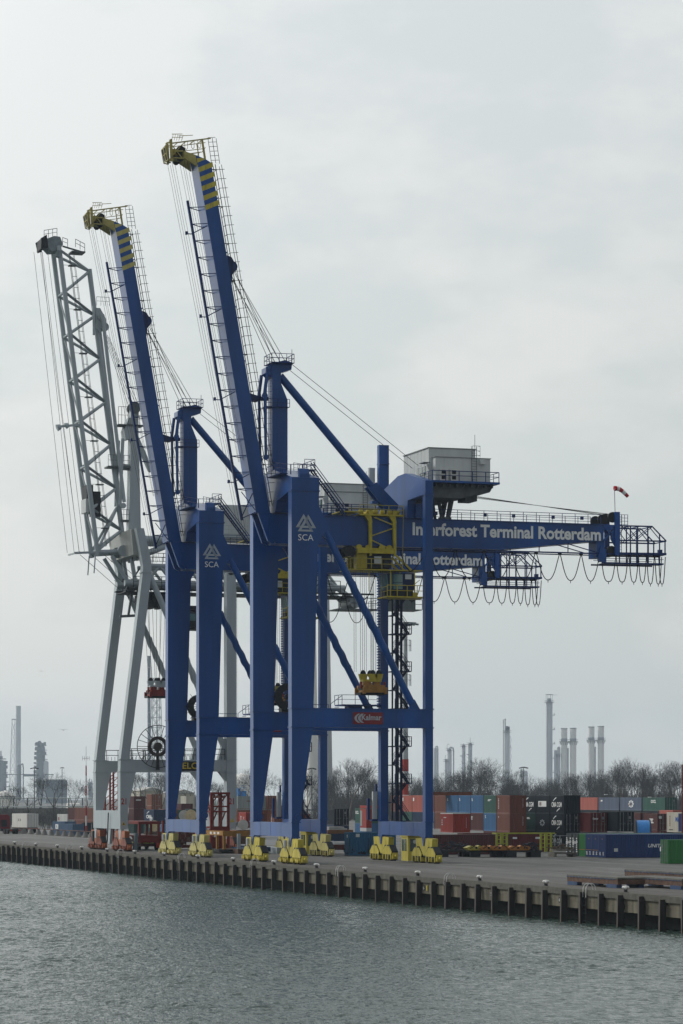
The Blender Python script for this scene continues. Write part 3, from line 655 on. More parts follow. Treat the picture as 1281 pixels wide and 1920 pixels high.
    a = MB(); a.tube((-8.1,1.1,54.75),(-8.1,12.1,42.55),.44,14); a.obj('backstay', BLUE, root)
    a = MB()
    for xx in (-8.65,-7.55): a.prism([(11.3,42.5),(12.35,43.1),(15.0,40.6),(14.6,39.05),(13.3,39.05),(13.2,40.3)],'x',xx-.14,xx+.14)
    a.box(-8.55,-7.65,11.9,14.3,40.7,41.0); a.obj('backstay_bracket', BLUE, root)
    # ropes
    a = MB()
    for i, xx in enumerate((-9.3,-8.9,-8.5,-7.7,-7.3,-6.9)):
        a.tube((xx, BYR(66.6)+.7+.1*(i%2), 66.5-.5*(i%3)), (xx, .3+.5*(i%3), 56.3), .035, 4)
    a.obj('boom_hoist_ropes', ROPE, root)
    a = MB()
    for xx, yy in ((-8.9,0),(-7.3,.35)): a.tube((xx,1.9+yy,56.0),(xx,17.2+yy,45.0),.035,4)
    for xx, zz in ((-8.9,42.6),(-8.3,42.4),(-7.6,42.2),(-7.0,42.0)): a.tube((xx,22,zz-.2),(xx,41.2,40.3),.03,4)
    for xx in (-9.0,-7.2):
        for yo in (0,.3): a.tube((xx,-11.7+yo,77.8),(xx,-3.4+yo,36.6),.02,4)
        for yo in (0,.35): a.tube((xx,-10.3+yo,78.0),(xx,BYL(45)-.35+yo*.3,45),.02,4)
    a.obj('trolley_ropes', ROPE, root)
    # machinery house
    hx0, hx1 = -12.2, -2.6
    a = MB(); a.box(hx0,-3.7,17.3,22.9,42.95,46.75); a.box(-3.697,hx1,17.7,24.3,42.95,45.62); a.box(hx0,-3.7,22.9,24.3,42.95,45.6)
    for k in range(1,6): a.box(hx1, hx1+.02, 17.7+k*1.1-.02, 17.7+k*1.1+.02, 43.0, 45.6)
    for k in range(1,7): a.box(hx0+k*1.2-.02, hx0+k*1.2+.02, 17.28, 17.3, 43.0, 46.7)
    h = a.obj('machinery_house', PALE, root)
    a = MB(); a.box(hx0-.08,-3.62,17.2,23.0,46.75,46.85); a.box(-3.6,hx1+.08,17.6,24.4,45.62,45.7); a.box(-4.5,-2.9,16.4,17.2,45.0,45.07); a.obj('roof_edge', mat('roof_grey',(.2,.22,.22),.6,.1), h)
    for xx in (-6.1,-5.0,-7.3): a = MB(); a.box(xx-.38,xx+.38,17.26,17.3,43.8,44.85); a.obj('window', GLASS, h)
    for yy in (18.15,19.4):
        a = MB(); a.box(hx1+.05,hx1+.45,yy,yy+.9,42.98,44.25); ac = a.obj('air_conditioner', mat('aircon_white',(.6,.6,.58),.5,.05), h)
        b_ = MB(); b_.box(hx1+.45,hx1+.47,yy+.12,yy+.6,43.72,44.15); b_.box(hx1+.45,hx1+.47,yy+.12,yy+.6,43.1,43.5); b_.obj('fan_grille', DARK, ac)
    a = MB(); a.box(hx1+.02,hx1+.5,22.95,23.55,44.95,45.5); a.obj('vent_hood', PALE, h)
    a = MB()
    for yy in (22.0,22.6): a.bar((hx1+.15,yy,43),(hx1+.15,yy,46.9),.05)
    for k in range(12): a.bar((hx1+.15,22.0,43.2+.3*k),(hx1+.15,22.6,43.2+.3*k),.035)
    for z_ in (45.9,46.4,46.95): a.path([(hx1+.15,21.9,z_),(hx1+.7,22.0,z_),(hx1+.8,22.4,z_),(hx1+.7,22.8,z_),(hx1+.15,22.85,z_)],.025)
    for yy in (21.95,22.4,22.85): a.bar((hx1+.6,yy,45.7),(hx1+.6,yy,46.95),.03)
    a.tube((-3.3,22.7,45.6),(-3.3,22.7,48.4),.03,5); a.obj('roof_ladder', mat('ladder_grey',(.12,.14,.15),.5,.1), h)
    a = MB(); a.box(hx0-.3,-1.9,17.0,25.2,42.72,42.95); hp = a.obj('house_platform', BLUE, root)
    a = MB(); a.prism([(17.2,42.72),(24.9,42.72),(24.4,41.9),(22.8,41.65),(21.2,41.15),(17.4,41.1)],'x',hx0+.4,-3.0); a.box(-7.0,-4.4,22.0,23.4,41.0,41.8)
    for k in range(9): a.box(-3.0,-2.2,17.6+.85*k,17.7+.85*k,42.3,42.7)
    a.obj('underframe', mat('underframe_grey',(.09,.10,.105),.6,.25,1.0), hp)
    a = MB(); a.rail((-1.95,17.1,42.95),(-1.95,25.1,42.95),h=1.1,step=1.6,r=.04); a.rail((-1.95,25.1,42.95),(-12,25.1,42.95),h=1.1); a.rail((-1.95,17.1,42.95),(-6,17.1,42.95),h=1.1)
    a.obj('platform_railing', BLUE2, hp)
    for xx in (-9.0,-6.9):
        a = MB(); a.tube((xx,19.65,41.3),(xx,20.0,39.08),.26,8,.16); a.tube((xx,20.0,39.08),(xx,19.95,40),.18,8); a.tube((xx,21.2,41.4),(xx,20.75,39.08),.34,8,.28)
        a.box(xx-.3,xx+.3,19.7,21.1,39.08,39.3)
        a.obj('house_support', mat('support_grey',(.10,.115,.125),.5,.15), root)
    a = MB(); a.box(-16.9,-16.35,14.5,15.2,43.9,45.8); a.obj('control_cabinet', PALE, root)
    a = MB()
    for xx in (-4.6,-4.2): a.bar((xx,16.6,39),(xx,16.9,41.2),.06)
    for k in range(8): a.bar((-4.6,16.6,39.2+.28*k),(-4.2,16.6,39.2+.28*k),.04); a.bar((-4.2,16.3,39.1+.28*k),(-4.2,17.6,39.1+.28*k),.05)
    a.obj('house_ladder', BLUE2, root)
    # stair tower by the far landward leg
    a = MB()
    for xx, yy in ((-15.3,16.98),(-15.3,17.62),(-14.0,16.98),(-14.0,17.62)): a.bar((xx,yy,4.54),(xx,yy,33.2 if yy < 17.3 else 31.5),.24 if yy > 17.3 else .16)
    lv = [4.6+4.35*k for k in range(7)]
    for k, z_ in enumerate(lv):
        a.box(-16.0,-13.6,16.6,18.75,z_-.1,z_+.02)
        if k:
            a.rail((-13.6,16.7,z_),(-13.6,18.7,z_),h=1.1,step=.7,r=.028); a.rail((-16,18.75,z_),(-13.6,18.75,z_),h=1.1,step=.8,r=.028)
        for f, (ya,yb,za,zb_) in enumerate(((18.55,17.0,z_,z_+2.15),(17.0,18.55,z_+2.15,z_+4.3))):
            if k == 6: break
            xx = -14.2 if f == 0 else -15.2
            for s_ in (-.3,.3):
                a.bar((xx+s_,ya,za),(xx+s_,yb,zb_),.13); a.bar((xx+s_,ya,za+1),(xx+s_,yb,zb_+1),.05); a.bar((xx+s_,ya,za+.5),(xx+s_,yb,zb_+.5),.04)
            for q in range(9):
                w_ = (q+.5)/9; yy = ya+(yb-ya)*w_; zz = za+(zb_-za)*w_; a.box(xx-.3,xx+.3,yy-.09,yy+.09,zz-.02,zz+.02)
        if k < 6: a.box(-16.0,-13.9,16.55,17.1,z_+2.08,z_+2.18)
    a.obj('stair_tower', mat('stair_dark_blue',(.008,.018,.06),.6,.15), root)
    # cable duct on its own little bracket
    a = MB(); a.box(-16.9,-16.5,15.0,15.5,4.8,8.0); a.obj('cable_duct', PALE, root)
    a = MB(); a.box(-17.2,-16.27,14.8,16.0,4.55,4.78); a.bar((-17,14.6,4.7),(-17,14.6,7.2),.3); a.bar((-17,15.55,4.8),(-17,15.55,8.9),.22); a.obj('duct_bracket', BLUE2, root)
    # bogies
    for y0, YM, sw in ((0.0, YEL, True), (15.57, YEL, False)):
        for xc in (-LQ+0.75, -0.75): bogie_parts(root, xc, y0, YM, sw)
    for xc in (-LQ+.75,-.75):
        a = MB(); a.tube((xc-.9,-.25,1.9),(xc-.9,-.25,2.6),.22,10); a.tube((xc-.9,-.25,1.4),(xc-.9,-.25,1.9),.05,5); a.obj('grease_drum', PALE, root)
    # trolley
    a = MB(); tx0, tx1 = -10.1, -6.1
    a.box(tx0,tx1,9.9,15.15,38.95+.22,39.36); a.box(tx0+.3,tx1-.2,7.7,9.9,39.5,39.62)
    for yy in (11.2, 14.1):
        for xx, s_ in ((tx1-.25,1),(tx0+.25,-1)):
            a.prism([(yy-.19,38.0),(yy+.19,38.0),(yy+.19,34.7),(yy-.08,34.6)],'x',xx-.2,xx+.2)
            a.prism([(yy-.25,38.6),(yy+.17,38.4),(yy+.19,38.0),(yy-.19,38.0)],'x',xx-.2,xx+.2)
            a.prism([(yy-.7,39.17),(yy+.1,39.17),(yy+.25,38.4),(yy-.3,38.6)],'x',xx-.18,xx+.18)
        a.box(tx0,tx1,yy-.2,yy+.2,39.36,39.8)
    for xx in (tx1-.2, tx0+.2):
        a.bar((xx,11.7,39.0),(xx,13.9,38.2),.12); a.bar((xx,11.4,36.9),(xx,13.9,37.8),.12); a.bar((xx,11.4,36.4),(xx,13.9,35.3),.12)
        a.box(xx-.25,xx+.25,9.64,13.95,34.9,35.5)
    for yy in (9.9,11,12.6,13.5): a.disc((tx1-.3,yy,35.55),(1,0,0),.35,.3,12)
    for k in range(6): a.disc((tx1-.5,10.2+.85*k,39.6),(0,1,0),.25,.5,10)
    a.box(tx0,tx1,8.8,15.2,33.0,33.12); a.box(tx0+1.8,tx1,15.2,17.4,33.04,33.14)
    a.box(tx0+.2,tx0+.6,9.6,13.9,33.2,35.0); a.box(tx1-1.6,tx1-.4,9.7,10.9,33.2,34.9)
    a.bar((tx1-.1,14.3,34.7),(tx1-.1,16.1,33.1),.2); a.bar((tx1-.8,14.0,34.6),(tx1-.8,15.5,33.1),.18); a.bar((tx0+.2,14.3,34.7),(tx0+.2,16.1,33.1),.2)
    tr = a.obj('trolley', mat('trolley_yellow',(0.44,0.36,0.035),.45,.15,1.2,dirt=.4,dcol=(.08,.06,.02)), root)
    a = MB(); a.rail((tx1,8.8,33.1),(tx1,15.0,33.1),h=1.2,step=1.2,r=.04); a.rail((tx1,9.9,39.36),(tx1,15.1,39.36),h=1.0,step=1.7,r=.035); a.rail((tx0,9.9,39.36),(tx0,15.1,39.36),h=1.0,step=1.7,r=.035); a.rail((tx0+1.8,8.8,33.1),(tx1,8.8,33.1),h=1.1,step=1.0)
    a.bar((tx1,15.0,33.1),(tx1,15.1,39.36),.05); a.rail((tx1,15.1,39.36),(tx0,15.1,39.36),h=1.0); a.bar((tx1,7.8,34.2),(tx1,8.8,34.5),.07); a.bar((tx1,11,32.9),(tx1,11,30.6),.08)
    a.obj('trolley_railing', mat('rail_yellow',(.34,.29,.05),.5,.15), tr)
    a = MB(); a.box(tx0+.8,tx1-.5,10.2,13.8,33.3,34.9); a.box(tx1-1.5,tx1-.3,12.9,13.6,33.3,34.5)
    for yy in (10.4,11.3,12.2,13.1): a.disc((-8.1,yy,35.0),(0,1,0),.55,.3,14)
    a.disc((-7.2,8.9,35.1),(1,0,0),.7,1.0,14); a.disc((-8.6,8.3,34.9),(1,0,0),.6,1.0,14); a.obj('hoist_machinery', DARK, tr)
    a = MB(); a.box(tx1-.45,tx1-.35,11.75,12.6,33.8,34.6); a.obj('electrical_box', PALE, tr)
    a = MB(); a.prism([(13.3,32.75),(16.65,32.8),(16.6,30.9),(13.55,30.9)],'x',-9.3,-6.5); cb = a.obj('operator_cabin', mat('cabin_blue',(.008,.018,.07),.4,.1), tr)
    a = MB(); a.box(-6.5,-6.47,14.05,15.15,31.75,32.65); a.box(-6.5,-6.47,14.05,15.15,30.95,31.68); a.prism([(13.22,32.6),(13.30,32.6),(13.52,31.0),(13.44,31.0)],'x',-9.2,-6.55); a.box(-6.5,-6.47,13.62,13.9,31.0,32.6); a.obj('window', mat('green_glass',(.10,.19,.18),.08,.15,spec=.9), cb)
    a = MB(); a.box(-6.5,-6.4,15.45,16.2,32.1,32.65); a.obj('air_conditioner', PALE, cb)
    a = MB(); a.box(-9.3,-5.9,13.1,17.9,29.98,30.12); a.rail((-5.9,13.1,30.1),(-5.9,17.9,30.1),h=1.25,step=1.1,r=.04); a.rail((-5.9,13.1,30.1),(-8,13.1,30.1),h=1.1); a.bar((-5.9,16.2,31.35),(-5.9,17.0,32.0),.07); a.box(-6.1,-5.9,16.2,16.7,30.1,30.6)
    for yy in (13.6,16.5): a.bar((-6.2,yy,30.1),(-6.2,yy,33.0),.1)
    a.obj('cabin_platform', MATS['trolley_yellow'], tr)
    a = MB(); a.box(-8.9,-6.7,13.5,16.5,30.12,30.9); a.box(-8,-7,13.2,13.6,30.2,30.7); a.obj('cabin_undergear', DARK, tr)
    a = MB(); a.path([(-6.1,14.7,35.3),(-6.1,15.3,33.6),(-6.1,15.9,32.95),(-6.1,16.4,33.2),(-6.1,17.4,34.5),(-6.1,18.4,35.6)],.06); a.obj('trailing_cable', BLACK, tr)
    # hoist ropes to the spreader
    a = MB()
    for xx in (-9.6,-8.9,-7.3,-6.6):
        for yy in (10.35,11.6,12.5,12.75): a.tube((xx,yy,33.2),(xx,yy*.98+.25,21.6),.025,4)
    a.obj('hoist_ropes', ROPE, root)
    # company emblem and initials on the near water leg
    a = MB()
    def tri(cx_, z_, s, w, mi):
        hgt = 1.42*s; o_ = [(cx_-.96*s/1.0*.9, z_),(cx_+.96*s*.9, z_),(cx_, z_+hgt)]
        cxx = sum(p[0] for p in o_)/3; czz = sum(p[1] for p in o_)/3; k = 1-w
        i_ = [(cxx+(p[0]-cxx)*k, czz+(p[1]-czz)*k-.03) for p in o_]
        off = .02+.004*mi
        for q in range(3):
            b_ = (q+1) % 3
            a.add([(off,*o_[q]),(off,*o_[b_]),(off,*i_[b_]),(off,*i_[q])],[(0,1,2,3)], 1 if (q+mi)%3 == 0 else 0)
    tri(1.35,36.98,1.05,.46,0); tri(1.87,36.94,1.05,.46,1); tri(1.58,36.55,1.05,.46,2)
    lg = [o for o in KIDS(root) if o.name.startswith('leg')][0]
    a.obj('leg_emblem', [SILVER, SILVER2], lg)
    text('leg_lettering', 'SCA', '+x', .72, 2.48, 35.55, 36.24, .022, WHITE, lg, 0.0)

c1 = thing('gantry_crane', (0,0,0), 'nearest blue gantry crane with raised boom, highest of the three in the picture', 'crane', 'blue gantry cranes with raised booms')
blue_crane(c1)
c2 = copy_tree(c1); c2.location = (-38.54, 0, 0)
tag(c2, 'middle blue gantry crane between the near blue crane and the grey crane, pale yellow bogies', 'crane', 'blue gantry cranes with raised booms')
for ch in KIDS(c2):
    if ch.name.startswith('bogie'):
        for o in [ch]+KIDS(ch):
            if o.data.materials[0] == YEL: o.material_slots[0].link = 'OBJECT'; o.material_slots[0].material = YELP
    if ch.name.startswith('boom') and not ch.name.startswith('boom_'):
        for o in KIDS(ch):
            if o.name.startswith('warning_stripes'): o.material_slots[0].link = 'OBJECT'; o.material_slots[0].material = YELP
# ------------------------------------------------------------------ hanging spreaders and windsock
def spreader(label, loc, head, body, group):
    t = thing('container_spreader', loc, label, 'spreader', group); t.scale = (.5, .8, 1.0)
    a = MB()
    for k, yy in enumerate((-1.05, 0.15, 1.0)):
        xo = -.6 if k == 0 else .6
        a.prism([(yy-.62,-.05),(yy+.62,-.05),(yy+.42,-.72),(yy-.42,-.72)],'x',xo-.55,xo+.55)
    a.box(-1.2,1.2,-1.4,1.35,-.95,-.68); hb = a.obj('head_block', head, t)
    for k, yy in enumerate((-1.05,-0.0,.15,1.05)):
        a = MB(); xo = -.6 if k < 2 else .6; a.disc((xo,yy,-.02),(1,0,0),.42,.22,18); a.obj('sheave', DARK, hb)
    a = MB()
    a.box(-3.0,3.0,-1.5,1.5,-1.85,-1.35); a.prism([(-1.45,-1.4),(-1.25,-.9),(-.5,-.9),(-.35,-2.0),(-1.6,-2.15)],'x',-1.3,1.3); a.prism([(.2,-2.1),(.3,-1.0),(.9,-1.0),(1.5,-1.5),(1.75,-2.15)],'x',-1.3,1.3)
    for xx in (-2.9,2.9):
        a.box(xx-.2,xx+.2,-1.7,1.7,-2.2,-1.6)
        for yy in (-1.6,1.6): a.prism([(yy-.2,-1.6),(yy+.2,-1.6),(yy+.2,-2.35),(yy-.2,-2.35)],'x',xx-.25,xx+.25)
    for yy in (-.9,-.3,.5,1.1): a.box(-1.35,1.35,yy-.05,yy+.05,-2.0,-.95)
    bo = a.obj('spreader_frame', body, t)
    a = MB(); a.box(-1.9,1.9,-1.95,1.95,-2.45,-2.2)
    for yy in (-1.3,0,1.3): a.box(-1.5,1.5,yy-.3,yy+.3,-1.9,-1.35)
    a.obj('under_frame', DARK, t)
    for yy in (-1.75,1.75): a = MB(); a.box(.8,1.4,yy-.12,yy+.12,-1.7,-.95); a.obj('end_flag', RED, t)
    return t
s1 = spreader('ochre spreader with yellow head block hanging under the nearest blue crane', (GC, 11.9, 21.4), MATS['trolley_yellow'], OCHRE, 'spreaders hanging from the cranes')
s2 = copy_tree(s1); s2.location = (-38.54+GC, 11.6, 21.4); tag(s2, 'ochre spreader half hidden between the legs of the two blue cranes', 'spreader')
s3 = spreader('small red spreader with grey head block hanging beside the grey crane', (-79.2-8.0, 7.2, 23.6), GREY, RED, 'spreaders hanging from the cranes')
ws = thing('windsock', (GX1, 41.44, 40.5), 'red and white striped windsock on a pole at the girder end of the near crane', 'windsock')
a = MB(); a.tube((0,0,0),(0,-.09,2.75),.05,6); a.obj('pole', PALE, ws)
pts = [(0,-.1,2.78),(0,.18,2.82),(0,.52,2.74),(0,.92,2.52),(0,1.28,2.22),(0,1.62,1.9)]
for k in range(5):
    a = MB(); rr = .30-.02*k; a.tube(pts[k],pts[k+1],rr,12,rr-.02); a.obj('sock_band', mat('sock_red',(.45,.02,.03),.7) if k % 2 == 0 else mat('sock_white',(.7,.7,.7),.7), ws, True)

# ------------------------------------------------------------------ grey lattice boom crane
def grey_crane(root):
    Lg = 16.0
    for y0, y1, z0, z1 in ((0,1.05,3.0,5.5),(15.1,16.3,3.0,4.8)):
        a = MB(); a.box(-Lg,0,y0,y1,z0,z1)
        for xx in (-Lg+.75,-.75): a.prism([(xx-.8,z0),(xx+.8,z0),(xx+.35,1.6),(xx-.35,1.6)],'y',y0+.1,y0+.5)
        if y0 < 1: a.prism([(-8.6,3),(-6.2,3),(-6.9,.9),(-7.6,.9)],'y',.15,.5)
        a.obj('sill_beam', GREY, root)
    for x0 in (-1.5,-Lg):
        x1 = x0+1.5
        a = MB()
        a.prism([(0,5.5),(1.05,5.5),(2.2,10.8),(1.9,12.5),(1.27,12.52),(4.4,38.0),(4.35,39.6),(3.31,44.0),(2.23,44.0),(3.2,39.0),(3.15,38.0),(0.05,12.5),(0,10.8)],'x',x0,x1)
        for z, ya, yb in ((12.5,0,1.5),(10.85,0,2.2),(38,3.1,4.4)): a.box(x0-.08,x1+.08,ya-.08,yb+.08,z-.06,z+.06)
        lg_ = a.obj('leg', GREY, root)
        if x0 > -5:
            text('leg_number','21','+x',.12,.85,6.35,7.2,.02,NUMRED,lg_,.02)
            b = MB(); b.add([(.015,.18,3.5),(.015,.75,3.5),(.015,.465,4.05)],[(0,1,2)]); b.obj('warning_sign',SIGNYEL,lg_)
            b = MB(); b.add([(.02,.34,3.6),(.02,.6,3.6),(.02,.47,3.88)],[(0,1,2)]); b.obj('warning_symbol',BLACK,lg_)
        a = MB(); a.box(x0,x1,15.05,16.35,4.8,38.2)
        for z in (10.8,12.5): a.box(x0-.08,x1+.08,15.0,16.42,z-.06,z+.06)
        for k in range(60): a.bar((x1-.1,16.5,5+.5*k),(x1-.5,16.5,5+.5*k),.05)
        a.bar((x1-.1,16.5,5),(x1-.1,16.5,36),.05); a.bar((x1-.5,16.5,5),(x1-.5,16.5,36),.05)
        lg_ = a.obj('leg', GREY, root)
        if x0 > -5:
            text('leg_number','21','+x',15.35,16.05,6.35,7.2,.02,NUMRED,lg_,.02)
            b = MB(); b.add([(.015,15.5,3.9),(.015,16.1,3.9),(.015,15.8,4.5)],[(0,1,2)]); b.obj('warning_sign',SIGNYEL,lg_)
        a = MB(); a.box(x0+.2,x1-.1,1.3,15.05,10.85,12.45)
        a.prism([(14.0,10.85),(15.05,10.85),(15.05,9.5)],'x',x0+.3,x1-.2); a.prism([(13.9,12.45),(15.05,12.45),(15.05,15.4),(14.7,15.4)],'x',x0+.3,x1-.3)
        pb = a.obj('portal_beam', GREY, root)
        b = MB(); b.rail((x1-.15,1.6,12.45),(x1-.15,14.8,12.45),h=1.5,step=1.8,r=.04); b.rail((x0+.3,1.6,12.45),(x0+.3,14.8,12.45),h=1.5,step=1.8,r=.04)
        for k in range(26): b.bar((x1-.15,1.8+.5*k,12.5),(x1-.15,1.8+.5*k,13.0),.05)
        b.obj('walkway_railing', DARK, pb)
        if x0 > -5:
            b = MB(); b.box(x1-.1,x1-.06,7.6,13.2,10.95,12.25); sg = b.obj('sign_board',BLACK,pb)
            text('sign_lettering','NELCON','+x',7.75,12.9,11.2,12.1,x1-.05,SIGNYEL,sg,.02)
        # braces with strakes
        a = MB(); xm = (x0+x1)/2; p = Vector((xm,4.3,37.7)); q = Vector((xm,15.3,13.2)); a.tube(p,q,.42,12)
        d = (q-p).normalized(); u = d.orthogonal().normalized(); w = d.cross(u); LL = (q-p).length
        for st in range(3):
            prev = None
            for i in range(50):
                tt = LL*(.32+.5*i/49); an = tt*1.05+st*2.094; c = p+d*tt+(u*math.cos(an)+w*math.sin(an))*.42
                if prev is not None: a.tube(prev,c,.09,5,cap=False)
                prev = c
        a.obj('diagonal_brace', GREY, root)
    a = MB(); a.prism([(2.2,40.5),(1.9,44.0),(3.3,43.97),(4.25,40.5)],'x',-Lg+1.5,-1.5); a.obj('cross_beam', mat('beige_grey',(.36,.37,.35),.45,.08,.5,dirt=.2,streak=True,dcol=(.16,.17,.16)), root)
    a = MB(); a.tube((-Lg,15.7,38.5),(0,15.7,38.5),.6,12); a.obj('cross_beam', GREY, root)
    # girder: tubes and lattice
    a = MB()
    for xx in (-10.3,-5.7):
        a.tube((xx,2.5,43.0),(xx,16,43.0),.55,12); a.tube((xx,3.6,40.4),(xx,10,43.0),.42,10); a.tube((xx,2,36.9),(xx,34,36.9),.45,12); a.tube((xx,3.0,40.3),(xx,3.5,37.2),.3,8); a.tube((xx,.2,40.6),(xx,2.6,36.9),.28,8)
        for k in range(7): a.tube((xx,5+4*k,36.9),(xx,7+4*k,39.4),.22,8); a.tube((xx,7+4*k,39.4),(xx,9+4*k,36.9),.22,8)
        a.tube((xx,5,39.4),(xx,29,39.4),.3,10); a.tube((xx,10,43),(xx,20,39.4),.3,10); a.tube((xx,29,39.4),(xx,36,34.8),.35,10); a.tube((xx,33,36.9),(xx,36.5,34.6),.3,8)
    for k in range(9): a.tube((-10.3,3+3.6*k,36.9),(-5.7,3+3.6*k,36.9),.18,6)
    a.disc((-8,35.6,35.0),(1,0,0),.9,5,16)
    g = a.obj('main_girder', GREY, root)
    a = MB(); 
    for xx in (-11.2,-4.9): a.box(xx-.35,xx+.35,2,38,35.95,36.15); a.rail((xx+.3,3,36.2),(xx+.3,33,36.2),h=1.6,step=2,r=.045); a.rail((xx-.3,3,39.9),(xx-.3,28,39.9),h=1.2,step=1.5,r=.04)
    a.box(-10.8,-5,2,36,35.6,35.75); a.obj('walkway', DARK, g)
    a = MB(); a.box(-10.5,-5.4,33,39,33.9,34.05); a.rail((-5.4,33,34.05),(-5.4,39,34.05),h=1.5,step=1.2,r=.05); a.rail((-5.4,39,34.05),(-10,39,34.05),h=1.3)
    a.box(-9.5,-5.6,39,45.6,34.0,34.12); a.rail((-5.5,39,34.1),(-5.5,45.6,34.1),h=1.4,step=1.1,r=.05); a.box(-9,-5.7,40.2,44.6,34.15,35.7)
    a.obj('girder_end_platform', mat('end_grey',(.14,.17,.18),.5,.15), g)
    for ya, yb in ((25.5,29.5),(29.5,33.5),(33.9,37.3)):
        a = MB(); pts = []
        for i in range(13): q_ = -1+2*i/12; pts.append((-5.2,ya+(yb-ya)*(.5+.5*q_),35.9-3.9*(1-abs(q_)**2.4)))
        a.path(pts,.055); a.obj('cable_loop', BLACK, root)
    a = MB(); a.box(-10.5,-5.5,4.6,9.6,34.6,35.5)
    for yy in (5,6.4,7.6,9): a.disc((-5.4,yy,34.9),(1,0,0),.55,.3,14); a.box(-10,-5.6,yy-.3,yy+.3,33.6,34.6)
    a.box(-9.6,-6,10.6,13.5,31.0,33.2); a.box(-9.8,-5.8,10.2,13.8,30.7,30.9); a.box(-9.6,-6,9.6,13.4,33.4,34.0); tr = a.obj('trolley', DARK, root)
    a = MB(); a.box(-6,-5.96,11.2,12.2,31.9,32.9); a.box(-6,-5.96,12.5,13.2,31.9,32.9); a.obj('window', MATS['green_glass'], tr)
    a = MB()
    for yy in (5.6,6.3,7.4,8.1):
        for xx in (-9,-7): a.tube((xx,yy,33.6),(xx,yy*.6+2.9,23.5),.03,4)
    a.obj('hoist_ropes', ROPE, root)
    a = MB(); a.box(-11,-4,15.5,21.5,44.0,48.0); a.box(-10.5,-4.5,21.5,23.2,44.0,46.4)
    for k in range(18): a.box(-4,-3.93,15.6+.33*k,15.75+.33*k,44.1,47.9)
    h = a.obj('machinery_house', PALE, root)
    a = MB(); a.box(-11.5,-3,14.5,24,43.3,43.9); a.rail((-3,14.6,43.9),(-3,24,43.9)); a.obj('house_platform', GREY, h)
    a = MB(); a.disc((-3.8,22.3,45.0),(1,0,0),.6,.4,16); a.obj('fan', DARK, h)
    a = MB(); a.box(-3.9,-3.5,19.6,20.0,46.2,47.6); a.obj('red_cabinet', NUMRED, h)
    # pylon
    a = MB(); a.prism([(2.0,43.9),(3.75,43.9),(3.35,59.5),(2.35,59.5)],'x',-9.0,-7.3); a.prism([(1.5,56.8),(2.6,57.2),(2.6,59.9),(2.0,60.0),(1.3,58.2)],'x',-9.2,-7.1)
    a.prism([(3.3,58.0),(4.9,54.5),(5.3,52.6),(5.0,52.8),(3.6,55.8)],'x',-8.6,-7.8)
    a.prism([(2.3,59.5),(3.4,59.5),(3.5,61.2),(3.0,62.0),(2.4,61.4)],'x',-8.8,-7.5); a.v = [(v[0],v[1]+1.0,v[2]) for v in a.v]; py = a.obj('mast', GREY, root)
    a = MB(); a.disc((-7.4,2.9,61.4),(1,0,0),.8,.3,16); a.disc((-8.9,2.9,61.4),(1,0,0),.8,.3,16)
    a.box(-9.6,-6.8,.4,4.2,58.9,59.0); a.rail((-6.8,.4,59),(-6.8,1.8,59),h=2.4,step=.5); a.rail((-6.8,2.6,59),(-6.8,4.2,59),h=1.3,step=.7); a.box(-9.4,-7.0,-1.0,2.2,53.0,53.2); a.rail((-7,-1,53.2),(-7,2,53.2),h=1.5,step=.7)
    a.box(-9,-7.2,.9,2.0,45.6,45.8); a.rail((-7.2,.9,45.8),(-7.2,2.0,45.8),h=1.4,step=.4)
    a.v = [(v[0],v[1]+1.0,v[2]) for v in a.v]; a.obj('mast_platform', mat('rail_grey',(.10,.12,.125),.5,.15), py)
    a = MB()
    for xx in (-9.4,-6.9): a.tube((xx,1.3,57.0),(xx,.9,47.8),.24,8); a.tube((xx,1.5,48.2),(xx,-1.6,74.0),.26,8); a.disc((xx,1.35,47.7),(1,0,0),.4,.3,12)
    a.v = [(v[0],v[1]+.75,v[2]) for v in a.v]; a.obj('stay_link', GREY, root)
    a = MB(); a.bar((-8,.8,53.5),(-8,3.4,53.3),.45); a.bar((-8,.8,52.9),(-8,3.4,52.8),.2); a.obj('boom_latch', GREY, root)
    # boom: two lower chords, one upper chord
    bl_ = lambda z, xx: Vector((xx, -1.72-(z-41.1)*5.37/41.55, z)); tp_ = lambda z: Vector((-8.1, 2.45-(z-42.3)*4.87/38.0, z))
    a = MB()
    for xx in (-6.2,-10.0): a.tube(bl_(40.6,xx),bl_(83.0,xx),.34,10)
    a.tube(tp_(41.6),tp_(80.4),.36,10)
    bz = [76.74,71.05,64.98,59.15,52.94,47.09,41.3]; tz = [80.1,74.0,68.05,62.1,56.25,50.26,44.4]
    for i in range(7):
        for xx in (-6.2,-10.0):
            a.tube(tp_(tz[i]),bl_(bz[i],xx),.22,8)
            if i < 6: a.tube(bl_(bz[i],xx),tp_(tz[i+1]),.2,8) if xx > -8 else None
            a.tube(tp_(tz[i]),bl_(bz[i-1] if i else 82.5,xx),.2,8)
        a.tube(bl_(bz[i],-6.2),bl_(bz[i],-10.0),.18,8)
        if i: a.tube(bl_(bz[i],-6.2),bl_(bz[i-1],-10.0),.13,6)
    for xx in (-6.2,-10.0): a.tube(bl_(41.1,xx),(xx*.6-3.2,1.9,41.35),.34,10); a.tube(tp_(48),bl_(41.3,xx),.2,8)
    for xx in (-6.2,-10.0): a.disc((xx,1.9,41.4),(1,0,0),.75,.6,16)
    a.bar((-10.6,-4.8,41.0),(-5.6,-4.4,41.0),.2); a.bar((-6.2,-5.0,40.9),(-6.2,-1.8,41.1),.3); a.bar((-6.2,-2.0,40.9),(-6.2,-2.2,38.2),.15); a.bar((-10,-2.0,40.9),(-10,-2.2,38.2),.15)
    bo = a.obj('boom', GREY, root)
